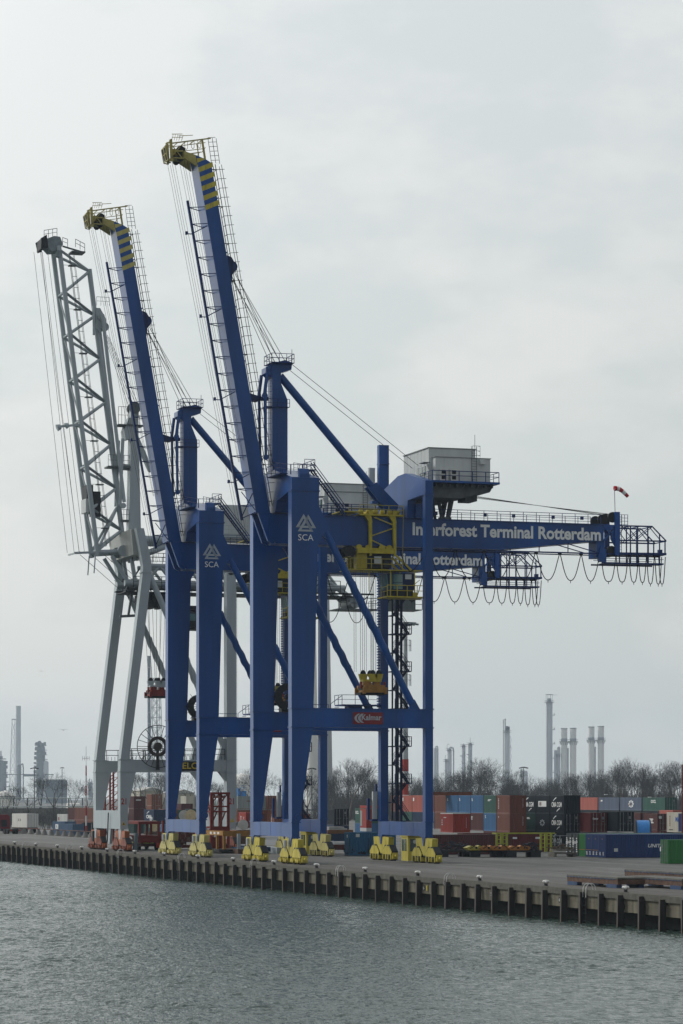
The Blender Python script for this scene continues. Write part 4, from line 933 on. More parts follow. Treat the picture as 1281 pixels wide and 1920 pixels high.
    a = MB(); a.prism([(-8.6,82.2),(-6.9,82.4),(-6.4,83.6),(-6.9,84.8),(-8.0,84.9),(-9.8,84.2),(-10.3,83.0),(-9.3,82.9)],'x',-9.2,-6.4)
    a.prism([(-6.6,82.2),(-7.6,82.3),(-7.9,81.2),(-6.9,81.0)],'x',-6.6,-5.8); SQ = lambda v: (v[0], -6.9+(v[1]+6.9)*.74, 83.2+(v[2]-83.2)*.78-.15); a.v = [SQ(v) for v in a.v]; h = a.obj('boom_head', mat('head_grey',(.21,.25,.27),.5,.2,1.5,dirt=.4), bo)
    a = MB(); a.prism([(-10.6,84.3),(-9.5,85.0),(-9.2,82.7),(-10.2,82.4)],'x',-6.45,-6.2); a.prism([(-10.7,84.2),(-9.6,84.9),(-9.5,82.7),(-10.3,82.4)],'x',-9.5,-9.3); a.box(-9.3,-6.4,-10.5,-10.3,82.5,84.3)
    a.v = [SQ(v) for v in a.v]; a.obj('head_screen', DARK, h)
    a = MB()
    for p_, q_ in (((-6.2,-9.2,83.9),(-6.2,-7.4,84.3)),((-5.8,-4.9,82.9),(-5.8,-3.6,82.3)),((-5.8,-6.7,83.0),(-5.8,-6.0,82.8))): a.rail(p_,q_,h=1.1,step=.6,r=.035)
    a.box(-8,-5.8,-5.4,-3.5,82.2,82.4); a.bar((-6.3,-6.6,83.0),(-6.3,-4.0,82.4),.2)
    for xx in (-6.6,-7.2): a.bar(bl_(42,xx)+Vector((0,1.5,0)),bl_(82,xx)+Vector((0,1.5,0)),.07); a.bar(bl_(42,xx)+Vector((0,2.1,0)),bl_(82,xx)+Vector((0,2.1,0)),.05)
    for k in range(26):
        z_ = 43+1.5*k; a.bar(bl_(z_,-6.6)+Vector((0,1.5,0)),bl_(z_,-6.6)+Vector((0,2.1,0)),.06)
        if k % 4 == 1: a.box(-7.4,-6.4,bl_(z_,0).y+1.2,bl_(z_,0).y+2.2,z_-.06,z_+.06); a.bar(bl_(z_,-6.6)+Vector((0,2.1,0)),bl_(z_,-6.6)+Vector((0,0,0)),.05)
    a.obj('boom_walkway', MATS['rail_grey'], bo)
    a = MB(); p = tp_(73.2); a.prism([(p.y-.1,75.0),(p.y+.5,75.0),(p.y+1.3,73.6),(p.y+1.5,72.2),(p.y+.4,71.6),(p.y-.1,72.4)],'x',-8.7,-7.5); a.disc((-7.4,p.y+1.1,72.4),(1,0,0),.6,.3,16); a.disc((-7.4,p.y+.6,73.8),(1,0,0),.5,.3,16); a.box(-7.5,-7.2,p.y-.6,p.y-.3,71.2,75.2)
    a.rail((-6.7,p.y-.2,75.2),(-6.7,p.y+1.6,75.2),h=1.2,step=.6); a.obj('stay_bracket', GREY, bo)
    a = MB(); a.bar((-6.2,-7.1,58.2),(-6.2,-4.0,58.6),.3); a.tube((-6.2,-7.4,58.0),(-6.2,-6.9,58.2),.5,10,.35); a.tube((-6.2,-6.2,58.3),(-6.2,-5.8,58.5),.45,10,.3); a.obj('floodlight_arm', GREY, bo)
    a = MB(); z_ = 49.6; q = bl_(z_,-6.2); a.box(-9.5,-6.6,q.y-.3,q.y+.6,48.6,50.4); a.box(-6.8,-6.4,q.y+.1,q.y+1.6,46,49.5); a.obj('boom_gear', DARK, bo)
    a = MB(); a.box(-9.5,-6.6,q.y-.45,q.y+.5,46.6,48.5); a.obj('boom_panel', PALE, bo)
    a = MB()
    for i, xx in enumerate((-9.4,-8.8,-8.2,-7.6,-7.0)): a.tube((xx,tp_(72.5).y+1.1+.1*i,72.4-.35*i),(xx,3.6+.2*i,61.6),.035,4)
    a.obj('boom_hoist_ropes', ROPE, root)
    a = MB()
    for xx, y0_, y1_ in ((-9.6,-9.9,-5.2),(-6.6,-9.7,-4.2),(-9.2,-8.8,-3.6),(-6.9,-8.6,-3.4),(-8,-9.2,-4.6)): a.tube((xx,y0_,82.6),(xx,y1_,41.2),.032,4)
    for xx, y_ in ((-9.6,-3.4),(-7.6,-2.4),(-6.6,-.9),(-6.0,-.2)): a.tube((xx,y_,41.0),(xx,y_+8.6,33.8),.04,4)
    a.obj('trolley_ropes', ROPE, root)
    a = MB(); a.bar((-6,3.2,36.2),(-6,2.6,32.4),.3); a.bar((-6,4.0,36),(-6,4.1,32.6),.3); a.bar((-6,1.4,32.3),(-6,4.2,32.5),.35); a.bar((-6,2.0,35.6),(-6,5.2,40.5),.2); a.bar((-6,4.0,36.2),(-6,5.6,41),.2); a.bar((-6,2.4,35.7),(-6,4.3,36.4),.5); a.obj('rope_tensioner', MATS['rail_grey'], root)
    # cable reel wheel
    c = Vector((.35,5.15,14.25)); a = MB(); a.ring(c,(1,0,0),.95,1.38,.5,28); a.disc(c,(1,0,0),.55,.7,16)
    for k in range(24):
        q_ = 2*math.pi*k/24; e = Vector((0,math.cos(q_),math.sin(q_))); a.bar(c+e*.5,c+e*1.0,.06)
    rl = a.obj('cable_reel', mat('reel_brown',(.045,.032,.03),.6,.2), root)
    a = MB(); prev = None
    for k in range(41):
        q_ = 2*math.pi*k/40; e = Vector((0.1,math.cos(q_)*2.9,math.sin(q_)*2.9))
        if prev is not None: a.bar(c+prev,c+e,.09)
        prev = e
        if k % 2 == 0: a.bar(c+Vector((.1,math.cos(q_)*1.35,math.sin(q_)*1.35)),c+e,.07)
    a.prism([(-.25,-3.2),(.25,-3.2),(.12,-.3),(-.12,-.3)],'x',-.1,.1)
    vs = a.v; a.v = vs[:-8]+[(v[0]+c.x,v[1]+c.y,v[2]+c.z) for v in vs[-8:]]
    a.obj('reel_guard', DARK, rl)
    for y0, sw in ((0.05,True),(15.2,False)):
        for xc in (-Lg+.75,-.75): bogie_parts(root,xc,y0,ORANGE,sw)
    a = MB(); a.box(-Lg-3.0,-Lg-2.6,.4,.6,0,3.6); a.bar((-6.5,-.25,1.2),(-5.9,-.25,5.2),.14); a.box(-Lg+1,-Lg+1.6,-.5,-.2,1.1,2.6)
    a.obj('pipe_standard', mat('pipe_dark',(.05,.055,.06),.5,.2), root)
c3 = thing('gantry_crane', (-79.21,0,0), 'pale grey gantry crane with lattice boom and number 21 on its legs', 'crane', 'gantry cranes on the quay')
grey_crane(c3)
# ------------------------------------------------------------------ shipping containers
CW = 2.42
def cmat(name, col): return mat('container_'+name, col, 0.55, 0.14, 0.9, dirt=0.45, streak=True, dcol=[c*.45+.01 for c in col])
CC = {'brown':(.165,.065,.05),'maroon':(.085,.028,.03),'darkred':(.11,.022,.025),'red':(.33,.05,.04),'salmon':(.40,.12,.095),'blue':(.045,.13,.27),'navy':(.02,.04,.085),
      'dark':(.012,.020,.03),'green':(.04,.105,.085),'bright_green':(.035,.17,.05),'dkgreen':(.016,.045,.04),'slate':(.10,.13,.19),'unit':(.018,.045,.15),'teal':(.018,.10,.20),
      'grey':(.25,.28,.27),'cream':(.52,.50,.43),'white':(.55,.56,.54),'rust':(.20,.075,.045),'bluegrey':(.07,.12,.20)}
_cm = {}
def body_mesh(Lc, h, axis):
    k = (Lc, h, axis)
    if k in _cm: return _cm[k]
    # built along X, near corner at (0,0); long side y=0, end x=0
    a = MB(); W_ = CW
    pit = 0.29; n = int((Lc-.3)/pit); prof = []
    x = -Lc+.12
    for i in range(n): prof += [(x,0.012),(x+.10,0.012),(x+.145,0.045),(x+.245,0.045)]; x += (Lc-.24)/n
    prof.append((-.12,0.012))
    for side in (0,1):
        yy = (lambda d: d) if side == 0 else (lambda d: W_-d)
        vs = []; fs = []
        for (px_,d) in prof: vs += [(px_,yy(d),.16),(px_,yy(d),h-.10)]
        for i in range(len(prof)-1): fs.append((2*i,2*i+2,2*i+3,2*i+1) if side == 0 else (2*i,2*i+1,2*i+3,2*i+2))
        a.add(vs,fs)
    for xe, sg in ((0,1),(-Lc,-1)):
        prof2 = []; y = .12; n2 = 7
        for i in range(n2): prof2 += [(y,.012),(y+.11,.012),(y+.155,.045),(y+.27,.045)]; y += (W_-.24)/n2
        prof2.append((W_-.12,.012)); vs = []; fs = []
        for (py_,d) in prof2: vs += [(xe-sg*d,py_,.16),(xe-sg*d,py_,h-.10)]
        for i in range(len(prof2)-1): fs.append((2*i,2*i+2,2*i+3,2*i+1) if sg > 0 else (2*i,2*i+1,2*i+3,2*i+2))
        a.add(vs,fs)
    a.box(-Lc+.1,-.1,.1,W_-.1,h-.06,h-.02); a.box(-Lc+.1,-.1,.1,W_-.1,.12,.16)
    for x0 in (-Lc,-.13):
        for y0 in (0,W_-.13): a.box(x0,x0+.13,y0,y0+.13,0.02,h)
    for y0 in (0,W_-.09):
        a.box(-Lc+.13,-.13,y0,y0+.09,.04,.18); a.box(-Lc+.13,-.13,y0,y0+.09,h-.12,h-.01)
    for x0 in (-Lc,-.09):
        a.box(x0,x0+.09,.13,W_-.13,.04,.18); a.box(x0,x0+.09,.13,W_-.13,h-.12,h-.01)
    if axis == 'Y': a.v = [(-y,-x,z) for x,y,z in a.v]; a.f = [f[::-1] for f in a.f]
    _cm[k] = a.mesh('body', MATS.get('container_brown') or cmat('brown', CC['brown'])); return _cm[k]
def door_mesh(h, axis):
    k = ('d', h, axis)
    if k in _cm: return _cm[k]
    a = MB()
    for y in (.14, 1.23): a.box(-.01,.0,y,y+1.05,.2,h-.14)
    a.box(0,.012,1.195,1.225,.2,h-.14); 
    for z_ in (.75,1.4,2.0):
        a.box(0,.01,.14,2.28,z_,z_+.03)
    rods = MB()
    for y in (.42,.88,1.54,2.0):
        rods.bar((.05,y,.1),(.05,y,h-.06),.05)
        for z_ in (.3,1.0,h-.35): rods.box(.02,.07,y-.06,y+.06,z_,z_+.07)
        rods.bar((.06,y,1.15),(.06,y+.25,1.12),.04)
    rods.box(.0,.02,1.66,1.95,1.75,2.15); rods.box(.0,.02,1.7,1.95,1.45,1.55)
    if axis == 'Y':
        for m in (a, rods): m.v = [(-y,-x,z) for x,y,z in m.v]; m.f = [f[::-1] for f in m.f]
    _cm[k] = (a.mesh('door', MATS['container_brown']), rods.mesh('lock_rods', mat('lock_rod_steel',(.22,.23,.24),.5,.15))); return _cm[k]
def colour(o, m):
    o.material_slots[0].link = 'OBJECT'; o.material_slots[0].material = m
def container(label, loc, Lc, axis, col, h=2.56, doors=False, rot=R(-4), marks=(), group=None, cat='container'):
    m = cmat(col, CC[col])
    t = thing('shipping_container', loc, label, cat, group, rot)
    b = bpy.data.objects.new('body', body_mesh(Lc,h,axis)); COL.objects.link(b); b.parent = t; colour(b, m)
    if doors:
        dm, rm = door_mesh(h, axis)
        d = bpy.data.objects.new('door', dm); COL.objects.link(d); d.parent = t; colour(d, m)
        r_ = bpy.data.objects.new('lock_rods', rm); COL.objects.link(r_); r_.parent = d
    # marks: (text|'bars'|'panel'|'swoosh'|'rosette', face, a0, a1, z0, z1, material[, extra])
    for mk in marks:
        kind, face, a0, a1, z0, z1, mm = mk[:7]; a = MB(); off = -.012 if face == '-y' else .012
        if axis == 'Y' and face == '-y' and doors: off = -.1
        if axis == 'X' and face == '+x' and doors: off = .1
        def quad(u0,u1,w0,w1,o=off):
            a.add([(u0,o,w0),(u1,o,w0),(u1,o,w1),(u0,o,w1)] if face == '-y' else [(o,u0,w0),(o,u1,w0),(o,u1,w1),(o,u0,w1)], [(0,1,2,3)])
        if kind == 'panel': quad(a0,a1,z0,z1)
        elif kind == 'bars':
            n = mk[7]; r_ = random.Random(len(label)+n)
            for i in range(n): w_ = (z1-z0)/n; quad(a0+r_.uniform(0,.1)*(a1-a0), a1-r_.uniform(0,.35)*(a1-a0), z0+i*w_, z0+i*w_+w_*.55)
        elif kind == 'swoosh':
            n = 6; P_ = [(a0+(a1-a0)*i/n, z0+(z1-z0)*(i/n)**1.0+(.16*(z1-z0))*math.sin(math.pi*i/n)) for i in range(n+1)]
            for (ua,wa),(ub,wb) in zip(P_[:-1],P_[1:]):
                pts = [(ua,wa-.06),(ub,wb-.06),(ub,wb+.08),(ua,wa+.08)]
                a.add([(u,off,w) if face == '-y' else (off,u,w) for u,w in pts],[(0,1,2,3)])
        elif kind == 'rosette':
            for i in range(8):
                q = i*math.pi/4; cx_ = (a0+a1)/2; cz_ = (z0+z1)/2; ra = (a1-a0)/2; rz_ = (z1-z0)/2
                pts = [(cx_+ra*.28*math.cos(q),cz_+rz_*.28*math.sin(q)),(cx_+ra*.8*math.cos(q-.3),cz_+rz_*.8*math.sin(q-.3)),(cx_+ra*math.cos(q),cz_+rz_*math.sin(q)),(cx_+ra*.8*math.cos(q+.3),cz_+rz_*.8*math.sin(q+.3))]
                a.add([(u,off,w) if face == '-y' else (off,u,w) for u,w in pts],[(0,1,2,3)])
        else: text_mb(a, kind, face, a0, a1, z0, z1, off, .03 if len(mk) < 8 else mk[7], .0 if len(mk) < 9 else mk[8])
        a.obj('marking' if kind in ('panel','bars','swoosh','rosette') else 'lettering', mm, t)
    return t
RA = R(-4)
def along(loc, dist, axis='X', rot=RA):
    v = Vector((dist,0,0)) if axis == 'X' else Vector((0,dist,0)); v.rotate(Matrix.Rotation(rot,3,'Z')); return Vector(loc)+v
T = 2.52      # height of one tier
up = lambda p, k: Vector((p.x, p.y, k*T+.0))
Wm = WHITE
YARD = 'containers stacked in the yard'
# row behind the landward leg: 20-foot boxes, long sides to the water
B0 = at(955.8, 397)
row = [('brown','brown','darkred'),('green','blue','maroon'),('blue','maroon','brown'),('blue','dark','brown'),('blue','dark','maroon'),('brown','brown','rust'),('brown','slate','dark'),('salmon','navy','dark'),('salmon','green','dark'),('brown','dark','dark')]
txt = {'brown':'brown','green':'dark green','blue':'mid blue','maroon':'maroon','salmon':'salmon red','slate':'grey blue','navy':'navy blue','dark':'near black','darkred':'dark red','rust':'rust brown'}
nm = ['with its end wall showing beside the dark lettered stack','left of the brown end stack','second from the brown end stack','behind the white roofed red box','behind the left edge of the red box','just right of the landward crane leg','hidden mostly by the landward crane leg','left of the landward crane leg','seen through the stair tower','left of the stair tower']
for k, tiers in enumerate(row):
    base = along(B0, -6.32*k)
    for lv in (2,1,0):
        c_ = tiers[2-lv]
        if lv == 0 and k > 1: continue
        mk = []
        if lv == 2 and c_ == 'blue': mk = [('bars','-y',-5.6,-5.0,1.75,2.2,Wm,3)]
        if lv == 2 and c_ == 'green': mk = [('bars','-y',-4.0,-2.3,1.75,2.05,Wm,2)]
        if lv == 2 and k in (7,8): mk = [('panel','-y',-5.6,-4.9,1.7,2.2,Wm)]
        if k == 0 and lv > 0: mk = [('bars','-y',-5.2,-4.9,.7 if lv == 2 else 1.9,2.2,Wm,7 if lv == 2 else 2),('bars','+x',1.9,1.97,.9,2.2,Wm,8)]
        if k == 1 and lv == 1: mk = [('bars','-y',-5.3,-4.8,1.85,2.3,Wm,3)]
        if k == 2 and lv == 1: mk = [('bars','-y',-5.8,-5.0,1.6,2.1,Wm,3)]
        container(f"{txt[c_]} {['ground-level','mid-tier','top-tier'][lv]} container {nm[k]}", up(base,lv), 6.06, 'X', c_, marks=mk, group=YARD)
c_ = container('bright red container with white roof edge on a long maroon container', up(at(849.6,388),1), 6.06, 'X', 'red', marks=[('bars','-y',-5.5,-4.9,1.0,1.9,mat('pale_blue_mark',(.35,.55,.6),.5),3),('bars','-y',-4.6,-3.2,2.0,2.15,Wm,1),('bars','+x',1.85,1.92,.7,2.1,Wm,9)], group=YARD)
a = MB(); a.box(-6.08,.02,-.02,2.44,2.56,2.66); a.obj('roof_edge', PALE, c_)
LM = at(790, 366)
container('long maroon container lying behind the landward bogies of the near crane', LM, 12.19, 'Y', 'maroon', rot=R(-3), group=YARD)
container('long dark red container behind the yellow rack frame', at(868,382), 12.19, 'Y', 'darkred', rot=R(-3), group=YARD, marks=[('panel','+x',7.0,7.6,1.75,2.0,Wm),('panel','+x',10.2,10.8,1.75,2.0,Wm)])
container('long rust brown container on top of the row beside the landward crane leg', up(at(811,425),3)-Vector((0,0,.0)), 6.06, 'Y', 'rust', h=.55, group=YARD, cat='flat rack')
# dark lettered stack
K0 = at(1057.5, 396)
cma = lambda: [('CMA CGM','-y',-5.35,-.9,.92,1.62,Wm,.03),('swoosh','-y',-4.6,-3.3,1.75,2.2,Wm),('swoosh','-y',-3.1,-1.8,.3,.7,Wm)]
capital = [('panel','-y',-5.0,-1.4,.95,1.75,Wm),('panel','-y',-4.6,-3.6,1.1,1.6,SIGNRED)]
rows2 = [(('dark',cma(),False),('dark',cma(),True),('dark',cma(),False)), (('dark',capital,False),('dark',[('rosette','-y',-4.4,-2.0,.7,1.7,SILVER)],False),('dark',[],False)), (('dark',cma(),False),('dkgreen',[('bars','-y',-4.0,-2.2,1.7,2.0,Wm,2)],False),('dark',[],False))]
n2 = ['right in the dark lettered stack','in middle of the dark lettered stack','left in the dark lettered stack']
for k, col3 in enumerate(rows2):
    for i, (c_, mk, dr) in enumerate(col3):
        lv = 2-i
        w_ = 'with white lettering' if len(mk) == 3 else ('with white panel' if mk is capital else ('with round emblem' if mk and mk[0][0] == 'rosette' else ('with small white mark' if mk else 'plain')))
        container(f"{'dark green' if c_ == 'dkgreen' else 'dark blue'} {['ground-level','mid-tier','top-tier'][lv]} container {w_} {n2[k]}", up(along(K0,-6.32*k),lv), 6.06, 'X', c_, doors=dr, marks=mk, group=YARD)
# far three-high row of 40-foot boxes
F0 = at(1247, 545)
far = [('green','green',[('OOCL','-y',-7.6,-4.8,1.5,2.1,Wm)],True),('slate','grey blue',[('rosette','-y',-7.5,-4.2,.5,2.1,Wm),('panel','-y',-7.3,-6.2,1.0,1.4,SIGNRED)],False),('slate','pale slate',[('panel','-y',-11.2,-9.8,1.75,2.05,Wm),('panel','-y',-11.3,-10.8,1.75,2.05,SIGNRED)],False),('salmon','salmon',[],False)]
fl = ['with door end at the right of the far row','with round white emblem in the far row','with a small white and red mark in the far row','at the left of the far row above the dark boxes']
for k,(c_,tx,mk,dr) in enumerate(far):
    b = along(F0,-13.2*k*.98)
    container(f'{tx} 40-foot container {fl[k]}', up(b,2)+Vector((0,0,-.35)), 12.19,'X',c_,doors=dr,marks=mk,group=YARD)
    container(f"{['dark','navy','dark grey','near black'][k]} 40-foot container right under the {tx} one of the far row", up(b,1)+Vector((0,0,-.35)), 12.19,'X','dark',group=YARD)
container('maroon container with white lettered doors beside the dark lettered stack', up(at(1107.4,392),1), 6.06,'X','darkred',doors=True,h=2.7,group=YARD,marks=[('Genstar','+x',.3,1.1,1.75,2.05,Wm)])
container('black container under the maroon one beside the dark lettered stack', up(at(1107.4,392),0), 6.06,'X','dark',doors=True,h=2.5,group=YARD)
container('tall navy container with doors facing right above the long blue one', up(at(1157.5,389),1)+Vector((0,0,.1)), 6.06,'X','dark',doors=True,h=2.75,group=YARD)
container('navy container below the tall navy one behind the long blue row', up(at(1157.5,389),0), 6.06,'X','navy',doors=True,h=2.5,group=YARD)
R5 = at(1233, 435)
container('maroon container with white square mark on its side right of the blue reel', up(R5,1)-Vector((0,0,.25)), 6.06,'X','maroon',doors=True,group=YARD,marks=[('bars','-y',-3.6,-1.4,1.1,1.9,Wm,3),('panel','+x',.2,.65,1.8,2.2,PALE)])
container('maroon container with doors just behind the blue cable reel', up(along(R5,-7.5),1)-Vector((0,0,.15)), 6.06,'X','maroon',doors=True,group=YARD)
container('dark container beneath the maroon one right of the blue reel', up(R5,0)-Vector((0,0,.25)), 6.06,'X','darkred',doors=True,h=2.5,group=YARD)
container('salmon container peeping out left of the white reefer', up(at(1262,450),1)+Vector((0,0,.2)), 6.06,'X','salmon',group=YARD)
container('white reefer container with blue letters near the right edge', up(at(1279.5,398),1)-Vector((0,0,.1)), 6.06,'X','cream',h=2.8,group=YARD,marks=[('MAE','-y',-2.6,-.3,1.5,2.2,mat('blue_letter',(.05,.12,.4),.5)),('bars','-y',-5.0,-4.6,.9,2.4,SIGNRED,6),('bars','-y',-5.2,-3.2,.3,.5,DARK,1)])
container('dark container below the white reefer at the right edge', up(at(1279.5,398),0), 6.06,'X','dark',h=2.4,group=YARD)
container('blue container cut by the right edge of the picture', up(at(1302,392),1), 6.06,'X','unit',group=YARD)
# long blue row with ends to the water
U0 = at(1135.5, 347)
ends = [('unit','blue 45-foot container with slanted white lettering on its long side'),('unit','blue 45-foot container second in the row with plain doors'),('unit','blue 45-foot container third in the row beside the green one'),('bright_green','green 45-foot container between blue and black door ends'),('dark','black container with white lettered doors beside the green end'),('dark','black container with white lettered doors at the left end of the row')]
for k,(c_,lb) in enumerate(ends):
    mk = []
    if k == 0: mk = [('UNIT45','+x',5.45,7.75,1.24,1.68,Wm,.03,.22),('panel','+x',1.1,1.6,.75,1.15,PALE)]
    if k < 3: mk += [('bars','-y',-2.2,-1.5,.3,.75,Wm,3),('bars','-y',-1.0,-.4,.3,.75,Wm,3),('panel','-y',-1.3,-1.0,2.2,2.3,OCHRE)]
    if k > 3: mk += [('SSSP','-y',-2.25,-.15,1.55,1.85,Wm),('bars','-y',-2.2,-1.6,.4,2.4,Wm,8),('bars','-y',-.8,-.3,.5,2.4,Wm,7)]
    if k in (1,2,3): mk += [('panel','-y',-2.3,-.1,.85,.91,OCHRE)]
    container(lb, along(U0,-2.48*k), 13.7 if k < 4 else 12.19, 'Y', c_, h=2.84, doors=k > 3, marks=mk, group='containers with their ends in a row')
container('bright green container with rusty side at the right edge of the quay yard', at(1253,316), 6.06,'Y','bright_green',h=2.66,doors=True,group=YARD,marks=[('panel','-y',-2.3,-1.95,1.35,1.85,Wm)])
# around the far landward leg of the near crane
BC = container('worn blue container on the ground behind the landward crane legs', at(655,359), 6.06,'Y','teal',h=2.95,doors=False,group=YARD,marks=[('panel','+x',.85,1.35,2.35,2.75,PALE),('bars','-y',-1.2,-.7,2.3,2.7,Wm,2)])
a = MB(); r3 = random.Random(3)
for k in range(46):
    y = r3.uniform(.1,5.9); z_ = .18+r3.random()**2*.6; a.box(.012,.02,y,y+r3.uniform(.05,.25),z_,z_+r3.uniform(.05,.3))
for y in (2.75,2.45,.0): a.box(.012,.02,y,y+.06,.4,2.2)
a.obj('rust_patch', mat('rust_dark',(.022,.018,.017),.9,.3), BC)
container('dark container with doors facing right behind the blue worn one', up(at(626.8,455),1)+Vector((0,0,.35)), 6.06,'X','dark',doors=True,h=2.6,group=YARD)
container('green container with white letters right of the dark doors', up(at(683,470),1)+Vector((0,0,.45)), 6.06,'X','green',h=2.5,group=YARD,marks=[('OCL','-y',-5.7,-3.6,1.6,2.1,Wm)])
container('blue container under the green lettered one', up(at(683,470),0)+Vector((0,0,.5)), 6.06,'X','blue',group=YARD)
container('dark container under the one with doors behind the worn blue box', up(at(626.8,455),0)+Vector((0,0,.3)), 6.06,'X','navy',group=YARD)
container('small red container top peeping out above the red kiosk', up(at(692,480),1)+Vector((0,0,.9)), 6.06,'X','red',h=2.5,group=YARD,marks=[('panel','-y',-4.6,-3.6,1.2,1.7,Wm)])
k_ = thing('red_kiosk', (*at(687,372)[:2], 2.9), 'red kiosk cabin with grey panel standing above the worn blue container', 'kiosk', None, RA)
a = MB(); a.box(-3.2,0,0,.7,.45,2.9); a.obj('cabin', cmat('red',CC['red']), k_)
a = MB(); a.box(-3.2,0,.0,.72,0,.45); a.obj('base', PALE, k_)
a = MB(); a.box(-3.05,-2.1,-.03,0,.7,2.7); a.obj('side_panel', mat('panel_grey',(.34,.35,.34),.6), k_)
# left part of the yard, between the cranes
def C(label, px, d, lv, Lc, axis, col, dz=0, **kw): return container(label, up(at(px,d),lv)+Vector((0,0,dz)), Lc, axis, col, group=YARD, **kw)
C('rust brown container top left behind the grey crane water legs',284,640,2,6.06,'X','rust',.35,doors=True)
C('rust brown container below the top rust one behind the grey crane',284,640,1,6.06,'X','rust',.3,doors=True)
C('dark blue container with white lettering in front of the rust brown stack',288.5,517,1,6.06,'X','navy',0,rot=R(3),marks=[('CMA','-y',-4.6,-1.2,.95,1.6,Wm),('bars','-y',-2.5,-.6,.6,1.2,Wm,3),('swoosh','-y',-4.2,-2.8,1.8,2.2,Wm)])
C('navy container beneath the lettered dark blue one beside the red machine',288.5,517,0,6.06,'X','dkgreen',0,rot=R(3))
C('maroon container on top beside the grey crane leg',251,585,2,6.06,'X','maroon',-.1,marks=[('bars','+x',.4,1.6,1.7,2.0,Wm,1)])
C('maroon container in the middle beside the grey crane leg',251,585,1,6.06,'X','maroon',-.12)
C('dark green container at the bottom beside the grey crane leg',251,575,0,6.06,'X','dkgreen',-.1)
C('brown container between navy box and blue crane leg',309,540,1,6.06,'X','brown')
C('green container edge left of the middle crane water leg',317,545,1,6.06,'X','green',-.2)
C('mid blue container with white marks left of the middle crane bogies',307.6,500,0,6.06,'X','blue',0,marks=[('bars','-y',-5.4,-4.8,1.6,2.2,Wm,3),('bars','-y',-1.3,-.8,.6,1.5,Wm,3)])
C('blue container behind the middle crane water sill',318,500,0,6.06,'X','blue')
C('cream reefer container seen between the middle crane water legs',349,600,2,6.06,'X','cream',-.1,doors=False)
C('grey container with doors seen between the middle crane water legs',366,600,2,2.99,'X','grey',-.1,doors=True)
C('maroon container left of the cream one between the middle crane legs',340,590,1,6.06,'X','maroon',.9)
C('dark green container beneath the cream one between the middle crane legs',358,560,1,6.06,'X','dkgreen',-.1)
C('pale container behind the red lattice tower',398,560,1,6.06,'X','white',.6)
C('white container lower behind the red lattice tower',404,540,0,6.06,'X','white',1.0)
C('grey corrugated container right of the grey crane landward leg',446,520,2,6.06,'Y','grey',-.1,marks=[('bars','+x',1.6,2.7,1.6,1.85,SIGNRED,1)])
C('brown flat container under the grey corrugated one',445,520,1,6.06,'Y','rust',.2)
C('red reefer end with white marks left of the near crane water legs',461,500,0,6.06,'X','red',2.1,marks=[('bars','-y',-4.4,-3.4,1.3,2.0,Wm,3),('bars','-y',-2.0,-1.2,.6,1.9,PALE,5)])
C('dark brown container with pale bar left of the near crane water legs',472,498,0,6.06,'X','maroon',1.9)
C('brown container on top between the near crane water legs',502,520,2,6.06,'X','brown',0,doors=True)
C('rust brown container in the middle between the near crane water legs',504,520,1,6.06,'X','rust',-.1)
C('brown container in front between the near crane water legs',514,470,0,6.06,'Y','brown',2.0,marks=[('bars','-y',-2.1,-1.7,.6,2.2,Wm,7)])
C('brown container low behind the near crane landward far leg',545,470,1,6.06,'X','maroon',-.4)
C('maroon container left of the grey crane with one beside it',163,600,1,12.19,'X','maroon',0,rot=R(6))
C('brown container touching the grey crane lower left leg',176,590,1,12.19,'X','brown',0,rot=R(6))
C('brown container under the one touching the grey crane left leg',176,590,0,12.19,'X','brown',0,rot=R(6))
C('grey swap body container with red mark left of the maroon ones',126,615,0,6.06,'X','white',1.1,doors=True,rot=R(8),marks=[('panel','-y',-5.4,-4.8,1.2,1.9,SIGNRED)])
C('dark blue container with white square sign left of the radio mast',121,560,0,6.06,'X','bluegrey',.0,rot=R(10),marks=[('panel','-y',-4.6,-2.8,1.1,2.0,Wm),('panel','-y',-4.2,-3.6,1.3,1.8,SIGNRED)])
C('blue open-ended container with pale roof beside the radio mast',136,545,0,6.06,'X','bluegrey',-.35,rot=R(14),doors=False)
C('near black container behind the radio mast foot',157,560,0,6.06,'Y','dark',-.2)
# ------------------------------------------------------------------ yard equipment
# checker cabin between the landward bogies
t = thing('checker_cabin', (-6.9, 15.55, 0), 'yellow checker cabin with dark windows between the landward bogies of the near crane', 'cabin')
a = MB(); a.box(-1.15,1.15,0,1.75,.12,2.85); a.obj('cabin_wall', YEL, t)
a = MB(); a.box(-1.25,1.25,-.08,1.85,2.85,2.98); a.box(-.6,.6,.1,1.6,2.98,3.2); a.obj('roof', MATS['trolley_yellow'], t)
for args in ((-.95,-.25,-.02,0,1.25,2.6),(-.05,.65,-.02,0,1.25,2.6)): a = MB(); a.box(*args); a.obj('window', GLASS, t)
a = MB(); a.box(1.15,1.17,.25,1.45,1.2,2.6); a.obj('window', GLASS, t)
a = MB(); a.disc((1.18,.8,2.3),(1,0,0),.22,.02,14); a.obj('round_vent', PALE, t)
t2 = copy_tree(t); t2.location = (-38.54-6.9, 15.55, 0); tag(t2, 'yellow checker cabin half hidden behind the water legs of the near crane', 'cabin')
